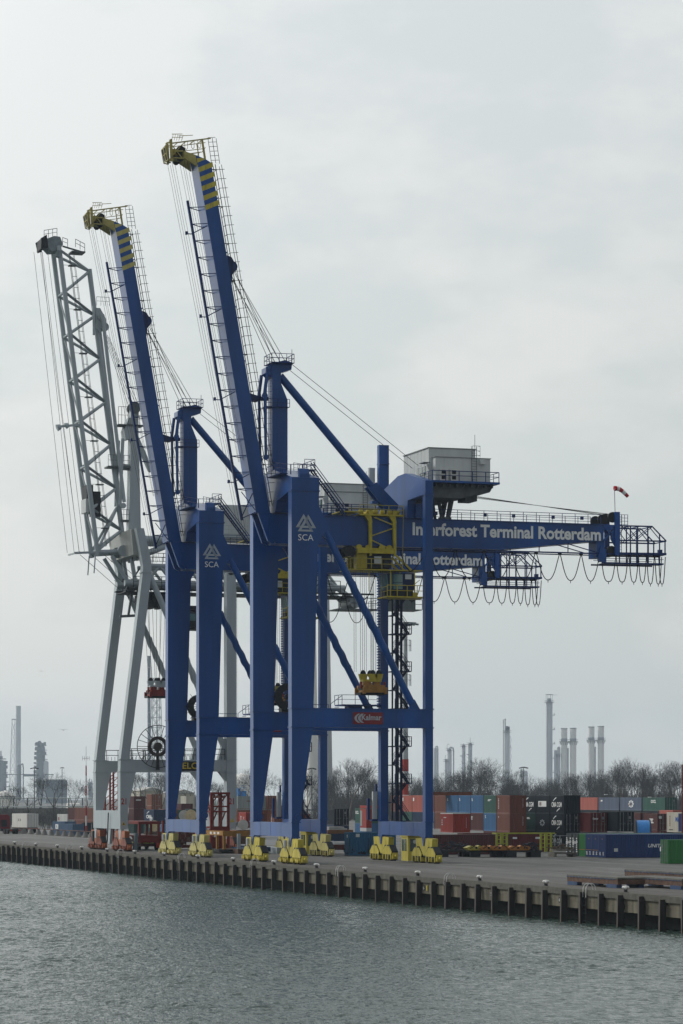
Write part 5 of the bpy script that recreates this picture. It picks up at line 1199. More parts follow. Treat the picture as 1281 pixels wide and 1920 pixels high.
# ochre beam frame on legs between the two blue cranes
P0 = at(418, 373)
t = thing('spreader_beam_frame', (P0.x, P0.y, 0), 'ochre steel beam frame on legs between the two blue cranes', 'beam frame', None, R(2))
a = MB(); a.box(-8.2,0,0,.5,2.35,2.95); a.obj('long_beam', OCHRE, t)
a = MB(); a.box(-.35,.0,.5,6.0,2.25,2.95); a.prism([(3.4,2.25),(4.3,2.25),(3.7,1.6)],'x',-.3,-.05); a.obj('cross_beam', OCHRE, t)
for x_, y_ in ((-3.2,.1),(-.3,.1),(-.3,3.5),(-8,.1)): a = MB(); a.box(x_-.12,x_+.2,y_,y_+.35,.55,2.35); a.obj('leg', OCHRE, t)
a = MB(); a.box(-8.2,.2,-.6,6,.25,.55); a.obj('base_frame', DARK, t)
for k in range(3): a = MB(); a.box(-5.6+1.6*k,-4.8+1.6*k,-.012,0,2.5,2.8); a.obj('white_label', Wm, t)
# red lattice tower frame
P0 = at(428, 384)
t = thing('lattice_tower', (P0.x,P0.y,0), 'dark red steel lattice tower frame in front of the grey crane landward leg', 'tower frame', None, R(0))
for x_ in (-4.2,0):
    for y_ in (-2.35,0.0): a = MB(); a.box(x_-.16,x_+.16,y_-.16,y_+.16,0,8.0); a.obj('post', RED, t)
a = MB(); rr_ = lambda p,q,w=.2: a.bar(p,q,w)
for z_ in (2.4,3.3,5.4,6.1,7.9):
    rr_((-4.2,-2.35,z_),(-4.2,0,z_)); rr_((0,-2.35,z_),(0,0,z_)); rr_((-4.2,-2.35,z_),(0,-2.35,z_)); rr_((-4.2,0,z_),(0,0,z_))
for x_ in (-4.2,0): rr_((x_,-1.6,2.5),(x_,-.4,5.4),.16); rr_((x_,-1.9,5.5),(x_,-.1,7.8),.14); rr_((x_,-.9,.1),(x_,-.9,8),.14); rr_((x_,-2.2,6.6),(x_,-1.9,7.8),.12)
rr_((-4.2,-2.3,2.4),(-2,-2.3,7.9),.14); rr_((0,-2.3,2.4),(-2,-2.3,7.9),.14); a.box(-.1,.1,-2.3,.2,2.3,3.25); a.box(-4.3,.2,-2.5,.2,7.7,8.0); a.box(-3.4,-.6,-2.2,-.2,.3,2.0)
for k in range(6): rr_((-4.2+.7*k,-2.6,.3),(-4.0+.7*k,-2.6,2.2),.14)
a.obj('bracing', RED, t)
a = MB(); a.box(-1.6,-.1,-1.9,-.4,7.2,7.6); a.obj('pink_pipe', CC and mat('pale_red',(.4,.18,.15),.6), t)
# second red frame behind the grey crane
P0 = at(222, 470)
t = thing('straddle_frame', (P0.x,P0.y,0), 'tall red steel frame rising behind the water legs of the grey crane', 'steel frame')
for x_, y_ in ((0,0),(-3.5,0),(0,-1.4),(-3.5,-1.4)): a = MB(); a.box(x_-.14,x_+.14,y_-.14,y_+.14,0,11.6); a.obj('post', RED, t)
a = MB()
for k in range(9): a.bar((0,-1.4,1+1.2*k),(0,0,2.2+1.2*k),.12); a.bar((-3.5,-1.4,1+1.2*k),(-3.5,0,2.2+1.2*k),.12); a.bar((0,0,1+1.2*k),(-3.5,0,1+1.2*k),.1)
a.box(-4,.3,-3.2,.3,3.0,3.4); a.obj('bracing', RED, t)
# red cargo hopper machine near the quay edge
P0 = at(296, 398)
t = thing('loading_frame', (P0.x,P0.y,0), 'low red loading machine with tray between grey crane and blue crane', 'machine')
for x_, y_ in ((-9.5,-.3),(-9.5,3.2),(0,-2.6),(0,0.1),(-5,-.3),(-5,.3)): a = MB(); a.box(x_-.15,x_+.15,y_-.15,y_+.15,1.4,4.0); a.obj('post', RED, t)
a = MB(); a.box(-9.7,.2,-2.75,.2,3.6,4.0); a.obj('top_frame', RED, t)
a = MB(); a.prism([(-3.1,2.0),(-2.6,1.0),(.9,1.0),(1.4,2.0)],'x',-3.0,.2); a.box(-9.8,.3,-2.8,.6,1.85,2.05); a.obj('tray', RED, t)
a = MB(); a.box(-9.3,-.3,-2.3,.4,.5,1.4); a.box(-1,.3,-.2,2.0,.45,1.0); a.obj('chassis', mat('machine_dark_red',(.09,.018,.014),.6,.3,2,dirt=.5), t)
a = MB(); a.box(.3,.4,-.3,2.1,.35,1.0); a.obj('bumper', NUMRED, t)
a = MB(); a.box(-6,-.4,-2.4,-2.3,.95,1.1); a.box(.16,.2,-2.2,-.6,.95,1.1); a.obj('yellow_bar', YEL, t)
for x_ in (-7.5,-2.0):
    for y_ in (-2.2,.3): a = MB(); a.disc((x_,y_,.5),(0,1,0),.5,.4,16); a.obj('wheel', BLACK, t)
t = thing('leaning_post', (*at(253,388)[:2],0), 'grey blue steel post leaning slightly beside the red loading machine', 'post')
a = MB(); a.prism([(-.25,0),(.2,0),(.42,2.5),(-.02,2.5)],'x',-.35,.35); a.obj('post_body', mat('post_grey',(.12,.16,.18),.5,.2), t)
a = MB(); a.box(-.6,.6,-.5,.4,0,.12); a.obj('foot_plate', DARK, t)
# red machinery between the middle crane bogies
t = thing('red_machine', (*at(366,398)[:2],0), 'cluttered dark red machine seen between the pale yellow bogies', 'machine')
a = MB(); r4 = random.Random(9)
for k in range(26):
    x_ = r4.uniform(-5,0); y_ = r4.uniform(-2.3,0); z_ = r4.uniform(.3,2.4); a.box(x_,x_+r4.uniform(.2,1),y_,y_+r4.uniform(.2,.8),z_,z_+r4.uniform(.15,.7))
a.box(-5,0,-2.4,.1,.3,.7)
for x_ in (-4.8,-.2): a.box(x_-.1,x_+.1,-2.3,-2.1,.3,2.6); a.box(x_-.1,x_+.1,-.2,0,.3,2.6)
a.obj('machine_body', MATS['machine_dark_red'], t)
for x_ in (-4,-1): a = MB(); a.disc((x_,-2.3,.35),(0,1,0),.35,.3,14); a.obj('wheel', BLACK, t)
# cable drums behind the cranes
def drum(label, px, d, r_, w_, body, flange, rot, z0=0.0):
    p = at(px, d); t = thing('cable_drum', (p.x,p.y,z0), label, 'cable drum', None, rot)
    a = MB(); a.disc((0,0,r_),(0,1,0),r_*.93,w_,40)
    if body is BRIGHTB:
        for k in range(1,4): a.ring((0,-w_/2+w_*k/4,r_),(0,1,0),r_*.93,r_*.945,.05,40)
    a.obj('winding', body, t, True)
    for s_ in (-1,1): a = MB(); a.ring((0,s_*(w_/2+.06),r_),(0,1,0),.3,r_,.12,40); a.disc((0,s_*(w_/2+.06),r_),(0,1,0),.3,.2,12); a.obj('flange', flange, t)
    return t
drum('bright blue wound cable reel standing behind the long blue container', 1205, 372, 2.25, 1.7, BRIGHTB, DARK, R(-19))
for i,(px_,d_,rr,z_) in enumerate(((345,470,.85,3.5),(358,470,.95,3.4),(290,470,.9,1.7),(456,450,.8,2.2))):
    drum(['white wooden drum left of two seen between the middle crane water legs','cream wooden drum right of two seen between the middle crane water legs','cream drum seen through the red loading machine','white drum left of the near crane water legs'][i], px_, d_, rr, 1.3, DRUMY, TARP if i in (0,3) else DRUMY, R(75), z_)
    p = at(px_, d_); tb = thing('timber_stack', (p.x,p.y,0), ['timber stack under the white drum between the middle crane legs','timber stack under the cream drum between the middle crane legs','timber stack under the drum behind the red machine','timber stack under the white drum by the near crane'][i], 'timber stack')
    a = MB(); n_ = max(2,int(z_/.4)); 
    for k in range(n_): a.box(-1.6,1.6,-1.4,1.4,k*z_/n_+.02,(k+1)*z_/n_-.02)
    a.obj('timbers', WOOD, tb)
# low roll platforms
def platform(label, p, Lx, w, rot, group):
    t = thing('roll_platform', p, label, 'roll platform', group, rot)
    a = MB(); a.box(-Lx,0,0,w,.72,.86); a.obj('deck', mat('deck_grey',(.12,.12,.11),.85,.2,1.5,dirt=.5), t)
    a = MB(); a.box(-Lx,0,.03,.13,.28,.68); a.box(-Lx,0,w-.13,w-.03,.28,.68); a.box(-.1,-.0,.13,w-.13,.3,.68); a.obj('side_planks', WOOD, t)
    a = MB()
    for k in range(int(Lx/.62)): a.box(-Lx+.62*k,-Lx+.62*k+.34,-.02,.03,.66,.74)
    a.obj('stake_pockets', mat('platform_blue',(.03,.06,.13),.6,.2), t)
    for x_ in (-Lx+1.1,-1.2):
        for y_ in (0.02,w-.5): a = MB(); a.box(x_-1.0,x_+1.0,y_,y_+.45,0,.3); a.obj('foot', MATS['platform_blue'], t)
    return t
G1 = 'roll platforms parked near the quay edge'
platform('brown sided roll platform left of the other two near the quay edge', at(1158,232), 10.2, 2.5, R(1), G1)
platform('brown sided roll platform closest to the quay edge at the right', at(1279,228), 10.6, 2.5, R(1), G1)
platform('roll platform behind the other two at the right edge', at(1300,246), 13.5, 2.6, R(2), G1)
G2 = 'dark roll platforms in front of the containers'
pp = [(822,352,'dark roll platform carrying a heap of dark blue chains'),(882,351,'dark roll platform carrying yellow and orange beams'),(950,350,'dark roll platform carrying orange beams under the yellow rack')]
for px_,d_,lb in pp:
    t = thing('flat_trailer', (*at(px_,d_)[:2],0), lb, 'roll platform', G2, RA)
    a = MB(); a.box(-2.5,0,0,4.6,.62,.85); a.obj('deck', mat('deck_dark',(.03,.03,.032),.8,.3), t)
    for x_,y_ in ((-2.4,.1),(-2.4,3.2),(-.7,.1),(-.7,3.2)): a = MB(); a.box(x_,x_+.7,y_,y_+1.2,0,.62); a.obj('foot', DARK, t)
t = thing('chain_heap', (*at(822,352)[:2],.85), 'heap of dark blue lashing chains and rods on a roll platform', 'chains', None, RA)
a = MB()
for k in range(150):
    y_ = r4.uniform(-.3,4.4); x_ = r4.uniform(-2.2,0); z_ = r4.random()*1.0*(1-((y_-2)/3.2)**2); q = Vector((r4.uniform(-.3,.3),r4.uniform(-.5,.5),r4.uniform(-.2,.2))); a.tube((x_,y_,max(.05,z_)),Vector((x_,y_,max(.08,z_)))+q,.06,5)
a.obj('chains', mat('chain_blue',(.014,.017,.03),.5,.4,6), t)
t = thing('chain_heap', (*at(985,350)[:2],.85), 'smaller heap of dark blue gear at the right end of the roll platforms', 'chains', None, RA)
a = MB()
for k in range(90):
    y_ = r4.uniform(0,1.8); x_ = r4.uniform(-2.0,0); z_ = r4.random()*.9; q = Vector((r4.uniform(-.3,.3),r4.uniform(-.4,.4),r4.uniform(-.2,.2))); a.tube((x_,y_,max(.05,z_)),Vector((x_,y_,max(.08,z_)))+q,.07,5)
a.obj('chains', MATS['chain_blue'], t)
OR2 = mat('orange_beam',(.42,.17,.03),.5,.15,2,dirt=.3)
for i,(px_,w_,cl,lb) in enumerate(((880,2.3,YEL,'yellow lifting beam lying on a roll platform'),(905,2.0,OR2,'orange lifting beam left of two on the roll platform'),(925,2.1,OR2,'orange lifting beam in the middle of the roll platform'),(958,2.4,OR2,'orange lifting beam on the roll platform under the yellow rack'))):
    t = thing('lifting_beam', (*at(px_,350)[:2],.86), lb, 'lifting beam', 'lifting beams on the roll platforms', RA)
    a = MB(); a.prism([(0,0),(w_,0),(w_+.3,.25),(w_-.1,.5),(w_*.55,.62),(w_*.5,.45),(.3,.55),(-.35,.3)],'x',-1.6,-.1); a.obj('beam_body', cl, t)
    a = MB(); a.bar((-.05,.1,.2),(-.05,w_*.5,.75),.07); a.bar((-.05,w_*.5,.75),(-.05,w_*.9,.3),.07); a.disc((-.05,w_*.4,.3),(1,0,0),.14,.1,10); a.obj('shackle', DARK, t)
P0 = at(938,358)
t = thing('storage_rack', (P0.x,P0.y,0), 'yellow green steel rack frame behind the roll platforms', 'rack', None, RA)
RY = mat('rack_yellow',(.34,.36,.05),.5,.15,1,dirt=.3)
for y_ in (.0,5.8):
    for x_ in (-1.8,0): 
        a = MB(); a.box(x_-.1,x_+.1,y_,y_+.25,.5,2.75); a.box(x_-.1,x_+.1,y_+.75,y_+1.0,.5,2.75)
        for z_ in (1.0,1.5,2.0,2.5): a.box(x_-.06,x_+.06,y_+.25,y_+.75,z_,z_+.1)
        a.obj('end_panel', RY, t)
a = MB()
for x_ in (-1.8,0): a.box(x_-.08,x_+.08,-.5,7.2,2.75,2.9)
a.box(-1.8,0,-.5,-.3,2.75,2.88); a.obj('top_rail', RY, t)
t = thing('timber_heap', (*at(1040,352)[:2],0), 'heap of broken timber and pallets left of the black door ends', 'timber', None, RA)
a = MB(); a.box(-2.4,0,.0,2.9,.35,.55); a.box(-2.4,0,.0,.3,0,.35); a.box(-2.4,0,2.4,2.7,0,.35); a.box(-2.2,.02,.2,2.6,.75,.95); a.obj('pallet', mat('pallet_grey',(.16,.15,.13),.85,.3,3), t)
a = MB()
for k in range(40):
    y_ = r4.uniform(0,2.4); x_ = r4.uniform(-2,0); z_ = .95+r4.random()*.7*(1-abs(y_-1.2)/1.6); a.bar((x_,y_,z_),(x_+r4.uniform(-.6,.6),y_+r4.uniform(-.8,.8),z_+r4.uniform(-.15,.15)),.09)
a.obj('planks', mat('plank_brown',(.13,.10,.075),.85,.4,3), t)
t = thing('mesh_fence', (*at(1025,373)[:2],0), 'thin steel mesh fence beside the dark lettered stack', 'fence', None, RA)
for y_ in (0,1.1,1.8): a = MB(); a.box(-.04,.04,y_,y_+.08,0,2.4); a.obj('post', mat('galv',(.3,.32,.33),.5), t)
a = MB(); a.box(-.03,.03,-.2,3.0,2.3,2.36); a.box(-.03,.03,-.2,3,1.2,1.25); a.obj('rail', MATS['galv'], t)
# small clutter low behind the near crane
t = thing('blue_trailer', (*at(629,372)[:2],0), 'dark blue flat body with brown top beam left of the worn blue container', 'trailer', None, RA)
a = MB(); a.box(-2.4,0,-1.0,2.4,1.7,2.6); a.obj('body', cmat('navy',CC['navy']), t)
a = MB(); a.box(-2.4,0.01,-1.0,2.4,2.62,3.1); a.obj('top_beam', mat('beam_brown',(.20,.10,.05),.7,.2), t)
a = MB(); a.box(-2.3,-.1,-.8,1.6,3.1,3.3); a.box(-2.3,-.1,-.8,1.2,3.36,3.5); a.obj('pale_sheets', TARP, t)
a = MB(); a.box(-2.2,-.1,-1,2.3,.5,1.2); a.obj('chassis', MATS['machine_dark_red'], t)
for y_ in (-.6,1.6): a = MB(); a.disc((-.1,y_,.45),(1,0,0),.45,.4,14); a.obj('wheel', BLACK, t)
t = thing('steel_beams', (*at(448,371)[:2],0), 'long brown and blue steel beams lying between the two blue cranes', 'steel beams', 'steel beams on the quay', R(0))
a = MB(); a.box(-8,0,-.1,.7,.0,.6); a.box(-8,0,.9,1.5,.0,.5); a.obj('brown_beam', WOOD, t); a = MB(); a.box(-12,1,2.4,3.2,.1,.7); a.box(-12,1,3.4,4.0,.3,.9); a.obj('blue_beam', MATS['platform_blue'], t)
a = MB(); a.box(-9,.5,5.0,6.2,.0,.8); a.box(-2,-1.6,.3,.7,.6,2.6); a.obj('grey_beam', GREY, t)
# concrete barrier blocks and pipe rail on the left
cx = [(-285.3,25.7),(-279.9,25.7),(-274.9,25.7),(-269.9,25.7),(-265.1,25.6),(-258.5,25.6),(-250.7,25.4),(-244.2,25.2),(-237.6,25.1),(-231.4,25.0),(-225.5,25.0),(-219.6,24.9),(-213.7,24.9),(-207.8,24.9),(-203.2,24.9)]
o0 = None
for i,(x_,y_) in enumerate(cx):
    if o0 is None:
        o0 = thing('barrier_block', (0,0,0), 'x', 'barrier block'); a = MB(); a.lathe([(.62,0),(.62,.08),(.34,.85),(.30,.95),(.0,.97)],n=10); a.obj('concrete_cone', BCON, o0); a = MB(); a.box(-.3,.3,-.12,.12,.97,1.05); a.obj('pipe_saddle', DARK, o0); o = o0
    else: o = copy_tree(o0)
    o.location = (x_,y_,0); tag(o, 'tapered concrete block in the row carrying the barrier pipe', 'barrier block', 'barrier blocks under the pipe rail')
tag(o0, 'tapered concrete block in the row carrying the barrier pipe')
a = MB(); a.path([(x_,y_,1.12) for x_,y_ in [(-300,25.9)]+cx],.075,8); tag(a.obj('barrier_pipe', mat('rust_pipe',(.10,.06,.05),.8,.3)), 'rusty pipe rail laid along the row of concrete blocks', 'pipe rail')
# lorries on the left
p = at(72,585); t = thing('lorry_trailer', (p.x,p.y,0), 'white box trailer parked by the trees, doors facing the quay', 'trailer', None, R(12))
a = MB(); a.box(-7.5,0,-2.55,0,1.15,3.95); a.obj('box_body', mat('trailer_white',(.58,.58,.55),.5,.06,1,dirt=.2,streak=True,dcol=(.3,.29,.26)), t)
for y_ in (-2.5,-1.25): a = MB(); a.box(0.0,.02,y_+.04,y_+1.2,1.25,3.85); d_ = a.obj('rear_door', MATS['trailer_white'], t); b = MB(); [b.bar((.05,y_+q,1.2),(.05,y_+q,3.9),.05) for q in (.35,.85)]; b.obj('lock_rods', MATS['lock_rod_steel'], d_)
a = MB(); a.box(-7.3,0,-2.4,-.1,.75,1.12); a.obj('chassis', DARK, t)
for y_ in (-2.3,-.6): a = MB(); a.box(0,.05,y_,y_+.5,.75,1.0); a.obj('tail_light', NUMRED, t)
for x_ in (-1.2,-2.4,-6.2):
    for y_ in (-2.2,-.35): a = MB(); a.disc((x_,y_,.5),(0,1,0),.5,.35,16); a.obj('wheel', BLACK, t)
text('side_mark','33','-y',-4.6,-3.0,2.4,2.9,-2.57,DARK,t); 
p = at(18.5,575); t = thing('lorry_tractor', (p.x,p.y,0), 'dark red lorry cab with empty chassis at the left edge', 'lorry', None, R(12))
a = MB(); a.box(-2.3,0,-2.5,0,1.0,3.5); a.prism([(-2.4,3.5),(-.1,3.5),(-.3,3.85),(-2.2,3.85)],'x',-2.1,-.1); a.obj('cab', mat('cab_red',(.16,.015,.025),.35,.1), t)
a = MB(); a.box(.0,.02,-1.9,-.6,1.4,2.8); a.obj('rear_panel', DARK, t)
a = MB(); a.box(-2.2,5.5,-1.9,-.5,.6,1.0); a.box(.2,1.2,-2.4,-.1,.5,1.0); a.obj('chassis', DARK, t)
for x_ in (-1.4,2.6,4.0):
    for y_ in (-2.2,-.3): a = MB(); a.disc((x_,y_,.5),(0,1,0),.5,.35,16); a.obj('wheel', BLACK, t)
for y_ in (-2.3,-.5): a = MB(); a.box(5.5,5.55,y_,y_+.4,.6,.85); a.obj('tail_light', NUMRED, t)
# masts and lamps
p = at(161.5,545); t = thing('radio_mast', (p.x,p.y,0), 'thin red and white radio mast with antenna arms left of the grey crane', 'mast')
for k in range(7): a = MB(); z0 = 1.9*k; a.tube((0,0,z0),(0,0,z0+1.9),.17-.008*k,8); a.obj('mast_section', mat('mast_red',(.30,.03,.03),.6) if k % 2 == 0 else mat('mast_white',(.55,.55,.55),.6), t)
a = MB(); a.tube((0,0,13.3),(0,0,17.0),.03,5); a.tube((-.2,-.65,14.7),(-.2,.65,14.7),.03,5)
for y_ in (-.65,-.25,.25,.65): a.tube((-.2,y_,14.3),(-.2,y_,15.1),.03,5)
a.obj('antenna', DARK, t)
def lamp(label, px, d, ztop, arm=1.0, pal=DARK):
    p = at(px,d); t = thing('lamp_post', (p.x,p.y,0), label, 'lamp post', 'lamp posts in the yard')
    a = MB(); a.tube((0,0,0),(0,0,ztop),.16,8,.09); a.obj('pole', mat('lamp_grey',(.14,.16,.17),.5,.1), t)
    for s_ in (-1,1):
        a = MB(); a.prism([(s_*.1,ztop+.05),(s_*arm,ztop-.15),(s_*arm,ztop+.05),(s_*.1,ztop+.25)],'x',-.3,.3); a.obj('lamp_head', pal, t)
lamp('lamp post with two black heads in front of the left refinery tower',64.5,700,zat(1441,700),1.0)
lamp('distant thin lamp post left of the radio mast',116.5,900,zat(1440,900),.6)
lamp('lamp post with two heads before the white stacks',982,640,zat(1440,640),1.0)
lamp('lamp post seen between the landward legs of the two blue cranes',585,600,zat(1442,600),.9)
def small_lamp(label,px,d,z_):
    p = at(px,d); t = thing('street_lamp',(p.x,p.y,0),label,'street lamp'); a = MB(); a.tube((0,0,0),(0,0,z_),.1,6); a.path([(0,0,z_),(0,-.5,z_+.2),(0,-1.4,z_+.25)],.06); a.obj('pole',MATS['lamp_grey'],t); a = MB(); a.box(-.2,.2,-2.0,-1.3,z_+.15,z_+.32); a.obj('lamp_head',PALE,t)
small_lamp('small arched street lamp among the trees right of twin columns',922,660,zat(1446,660))
small_lamp('arched street lamp above the grey blue far container',1150,600,zat(1492,600)); small_lamp('arched street lamp above the green far container',1232,600,zat(1497,600))
# tall floodlight mast behind the stair tower
p = at(760.5,620); t = thing('floodlight_mast', (p.x,p.y,0), 'tall pale floodlight mast with red and white base behind the stair tower', 'floodlight mast')
zt_ = zat(1171,620); a = MB(); a.tube((0,0,15.5),(0,0,zt_),.62,10,.42); a.obj('pole', mat('mast_pale',(.36,.40,.42),.5,.08), t)
for k,(z0,z1) in enumerate(((0,2.6),(2.6,5.2),(5.2,7.8),(7.8,10.4),(10.4,12.9),(12.9,15.5))): a = MB(); a.tube((0,0,z0),(0,0,z1),.68,12); a.obj('mast_band', mat('band_red',(.34,.04,.03),.6) if k % 2 == 1 and k != 5 or k == 4 and False else (MATS['band_red'] if k == 5 else mat('band_white',(.55,.55,.55),.6)), t)
a = MB(); a.lathe([(0,-.2),(1.0,-.35),(2.2,0.1),(2.4,.4),(1.0,.5),(0,.55)],(0,0,zt_),18)
for k in range(12): q = k*math.pi/6; a.bar((2.0*math.cos(q),2.0*math.sin(q),zt_+.1),(2.9*math.cos(q),2.9*math.sin(q),zt_+.0),.3)
a.obj('lamp_crown', MATS['head_grey'], t)
for z_ in (zat(1200,620),zat(1265,620),zat(1330,620)): a = MB(); a.rail((.7,.6,z_-2.5),(.7,1.0,z_-2.5),h=2.4,step=.4,r=.05); a.rail((.6,-.9,z_-2.4),(.6,.9,z_-2.4),h=2.4,step=1.0,r=.03); a.obj('mast_cage', MATS['lamp_grey'], t)
# ------------------------------------------------------------------ trees
def tree_protos(seed, hgt, spread, levels=5, upright=0.5, thick=1.0):
    g = random.Random(seed); tr = MB(); cr_ = MB()
    def grow(p, d, ln, r, lv):
        n = 2; q = p
        for i in range(n):
            d2 = (d + Vector((g.uniform(-.13,.13),g.uniform(-.13,.13),g.uniform(-.02,.10)*upright))).normalized()
            e = q + d2*ln/n; r2_ = r*(.86 if i == 0 else .74)
            (tr if lv >= levels-1 else cr_).tube(q, e, r, 6 if lv >= levels-1 else 3, r2_, cap=False); q, r, d = e, r2_, d2
            if lv < levels-1 and i == 0 and lv > 0: side(q, d, ln, r, lv)
        if lv == 0: return
        k = 3 if lv > 1 else 4
        for i in range(k): side(q, d, ln, r, lv, i/k)
    def side(q, d, ln, r, lv, f=None):
        az = g.uniform(0, 6.283) if f is None else 6.283*f+g.uniform(-.5,.5)
        u = d.orthogonal().normalized(); w = d.cross(u); an = g.uniform(.32,.75)*spread
        d3 = d*math.cos(an)+(u*math.cos(az)+w*math.sin(az))*math.sin(an); d3.z += .22*upright; d3.normalize()
        grow(q, d3, ln*g.uniform(.58,.82), max(r*.66,.011*thick), lv-1)
    trunk = Vector((0,0,0)); base_l = hgt*.27
    grow(trunk, Vector((0,0,1)), base_l, hgt*.017, levels)
    zm = max(v[2] for v in cr_.v); s_ = hgt/zm
    for m in (tr, cr_): m.v = [(v[0]*s_, v[1]*s_, v[2]*s_) for v in m.v]
    return tr.mesh('trunk', BARK), cr_.mesh('crown', TWIG)
PROT = [tree_protos(11,15,1.0,5,.6), tree_protos(23,15,.8,5,1.0), tree_protos(37,15,1.15,5,.4), tree_protos(41,15,.75,5,1.1), tree_protos(59,15,.9,5,.8)]
def tree(px, d, ytop, k, label, group, wide=1.0):
    p = at(px, d); h_ = zat(ytop, d); s_ = h_/15.0
    t = thing('bare_tree', (p.x,p.y,0), label, 'tree', group, rnd.uniform(0,6.28)); t.scale = (s_*wide, s_*wide, s_)
    for nm_, me in zip(('trunk','crown'), PROT[k]): o = bpy.data.objects.new(nm_, me); COL.objects.link(o); o.parent = t
GT = 'bare trees in the dense belt behind the container yard'; LT = 'bare winter tree in the dense belt behind the containers'
g5 = random.Random(17)
def skyline(px):      # tree top line in the photograph
    pts = [(590,1448),(640,1420),(668,1424),(690,1436),(710,1448),(740,1450),(800,1446),(840,1440),(868,1428),(900,1417),(925,1430),(950,1446),(985,1438),(1010,1452),(1040,1447),(1070,1440),(1110,1436),(1130,1440),(1150,1416),(1175,1424),(1205,1422),(1225,1432),(1250,1424),(1281,1420),(1320,1425)]
    for (a_,b_),(c_,d_) in zip(pts[:-1],pts[1:]):
        if a_ <= px <= c_: return b_+(d_-b_)*(px-a_)/(c_-a_)
    return 1440
for row_, (d0, n_, lift) in enumerate(((900,30,25),(945,32,18),(990,30,10),(1040,25,4),(1090,18,-2))):
    for i in range(n_):
        px = 592+ (1320-592)*(i+.5+g5.uniform(-.35,.35))/n_
        tree(px, d0+g5.uniform(-14,14), skyline(px)+lift+abs(g5.gauss(0,7)), g5.randrange(5), LT, GT, g5.uniform(.75,1.1))
for px,yt,lb,k,wd in ((1166,1416,'tall open bare tree left of three standing above the belt at the right',1,.9),(1206,1421,'open bare tree in the middle of three above the belt at the right',3,1.0),(1258,1423,'open bare tree at the right end of the belt',0,1.0),(900,1414,'open fan-shaped bare tree right of the twin plant columns',2,1.0),(655,1418,'open bare tree between the landward legs of the two blue cranes',4,1.1)):
    tree(px, 880, yt, k, lb, 'open bare trees', wd)
lt = [(10,760,1480,'bare tree at the left edge behind the red lorry cab',0),(52,770,1478,'bare tree left of the white trailer behind the lamp post',2),(100,760,1444,'broad bare tree right of the white trailer',2),(135,830,1458,'bare tree left of the radio mast',4),(30,880,1462,'hazy bare tree in front of the left refinery',3),(72,900,1455,'hazy bare tree below the dark refinery tower',1),(165,900,1468,'bare tree hidden partly by the grey crane left leg',0),
      (262,700,1432,'bare tree between the grey crane water legs and the cable wheel',3),(290,720,1440,'bare tree below the cable wheel of the grey crane',0),(306,740,1446,'bare tree left of the middle crane leg',1),(352,720,1446,'bare tree between the middle crane water legs',2),(405,800,1462,'bare tree behind the red lattice tower',1),(425,800,1466,'bare tree right of the red lattice tower',4),
      (470,780,1440,'bare tree between the blue crane legs, left one',2),(498,760,1438,'bare tree between the blue crane legs, right one',4),(530,770,1450,'bare tree behind the near crane water legs',0),(565,760,1452,'bare tree just left of the distant pale towers',1),(578,700,1440,'bare tree at the left end of the dense belt',3)]
for px,d_,yt,lb,k in lt: tree(px,d_,yt,k,lb,'bare trees on the left',1.15)
# undergrowth of the belt: one dense mass nobody could count
def thicket(name, x0, x1, d0, d1, n, zmax, seed, w=1.0):
    g = random.Random(seed); a = MB()
    for i in range(n):
        px = g.uniform(x0,x1); d_ = g.uniform(d0,d1); p = at(px,d_); h_ = zmax*(.35+.65*g.random())*(.8+.25*math.sin(px*.11)*math.sin(px*.037+1))
        q = p+Vector((g.uniform(-.8,.8),g.uniform(-.8,.8),h_)); m_ = p.lerp(q,.5)+Vector((g.uniform(-.3,.3),g.uniform(-.3,.3),0))
        a.tube(p,m_,.05*w,3,.04*w,cap=False); a.tube(m_,q,.04*w,3,.012*w,cap=False)
        for k in range(6):
            b_ = m_.lerp(q,g.random()); e = b_+Vector((g.uniform(-1,1),g.uniform(-1,1),g.uniform(.3,1.5)))*w; a.tube(b_,e,.022*w,3,.01*w,cap=False)
    o = a.obj(name, TWIG); tag(o, kind='stuff')
thicket('thicket', 588, 1330, 890, 1120, 8000, 13.0, 4, 1.5)
thicket('hedge', -20, 590, 640, 760, 1500, 5.0, 5)

# ------------------------------------------------------------------ industry behind the trees
GK = 1.0
def vessel(t, name, dx, dy, r_, z0, z1, m=STEELF, dome=True, plat=()):
    a = MB(); pr = [(r_,z0),(r_,z1)] + ([(r_*.8,z1+r_*.45),(r_*.3,z1+r_*.7),(0,z1+r_*.75)] if dome else [(0,z1)])
    a.lathe([(0,z0)]+pr,(dx,dy,0),18); o = a.obj(name, m, t, True)
    for z_ in plat:
        b = MB(); b.lathe([(r_,z_),(r_+1.0*GK,z_),(r_+1.0*GK,z_+.2*GK),(r_,z_+.2*GK)],(dx,dy,0),14); b.lathe([(r_+.9*GK,z_+1.0*GK),(r_+1.02*GK,z_+1.0*GK),(r_+1.02*GK,z_+1.15*GK),(r_+.9*GK,z_+1.15*GK)],(dx,dy,0),14); b.obj('gallery', STEELD if m is STEELD else MATS.get('gallery_steel') or mat('gallery_steel',(.22,.25,.27),.6), o)
    return o
def pxm(w, d): return w/FPX*d
D1 = 4200; GK = 2.6
def base(px, d): p = at(px,d); return (p.x,p.y,0)
t = thing('distillation_column', base(1030,D1), 'tallest pale distillation column with ladder galleries, right of centre', 'column')
r_ = pxm(6.3,D1); zt_ = zat(1316,D1); vessel(t,'shell',0,0,r_,0,zt_,STEELF,False,(zt_-1.5,))
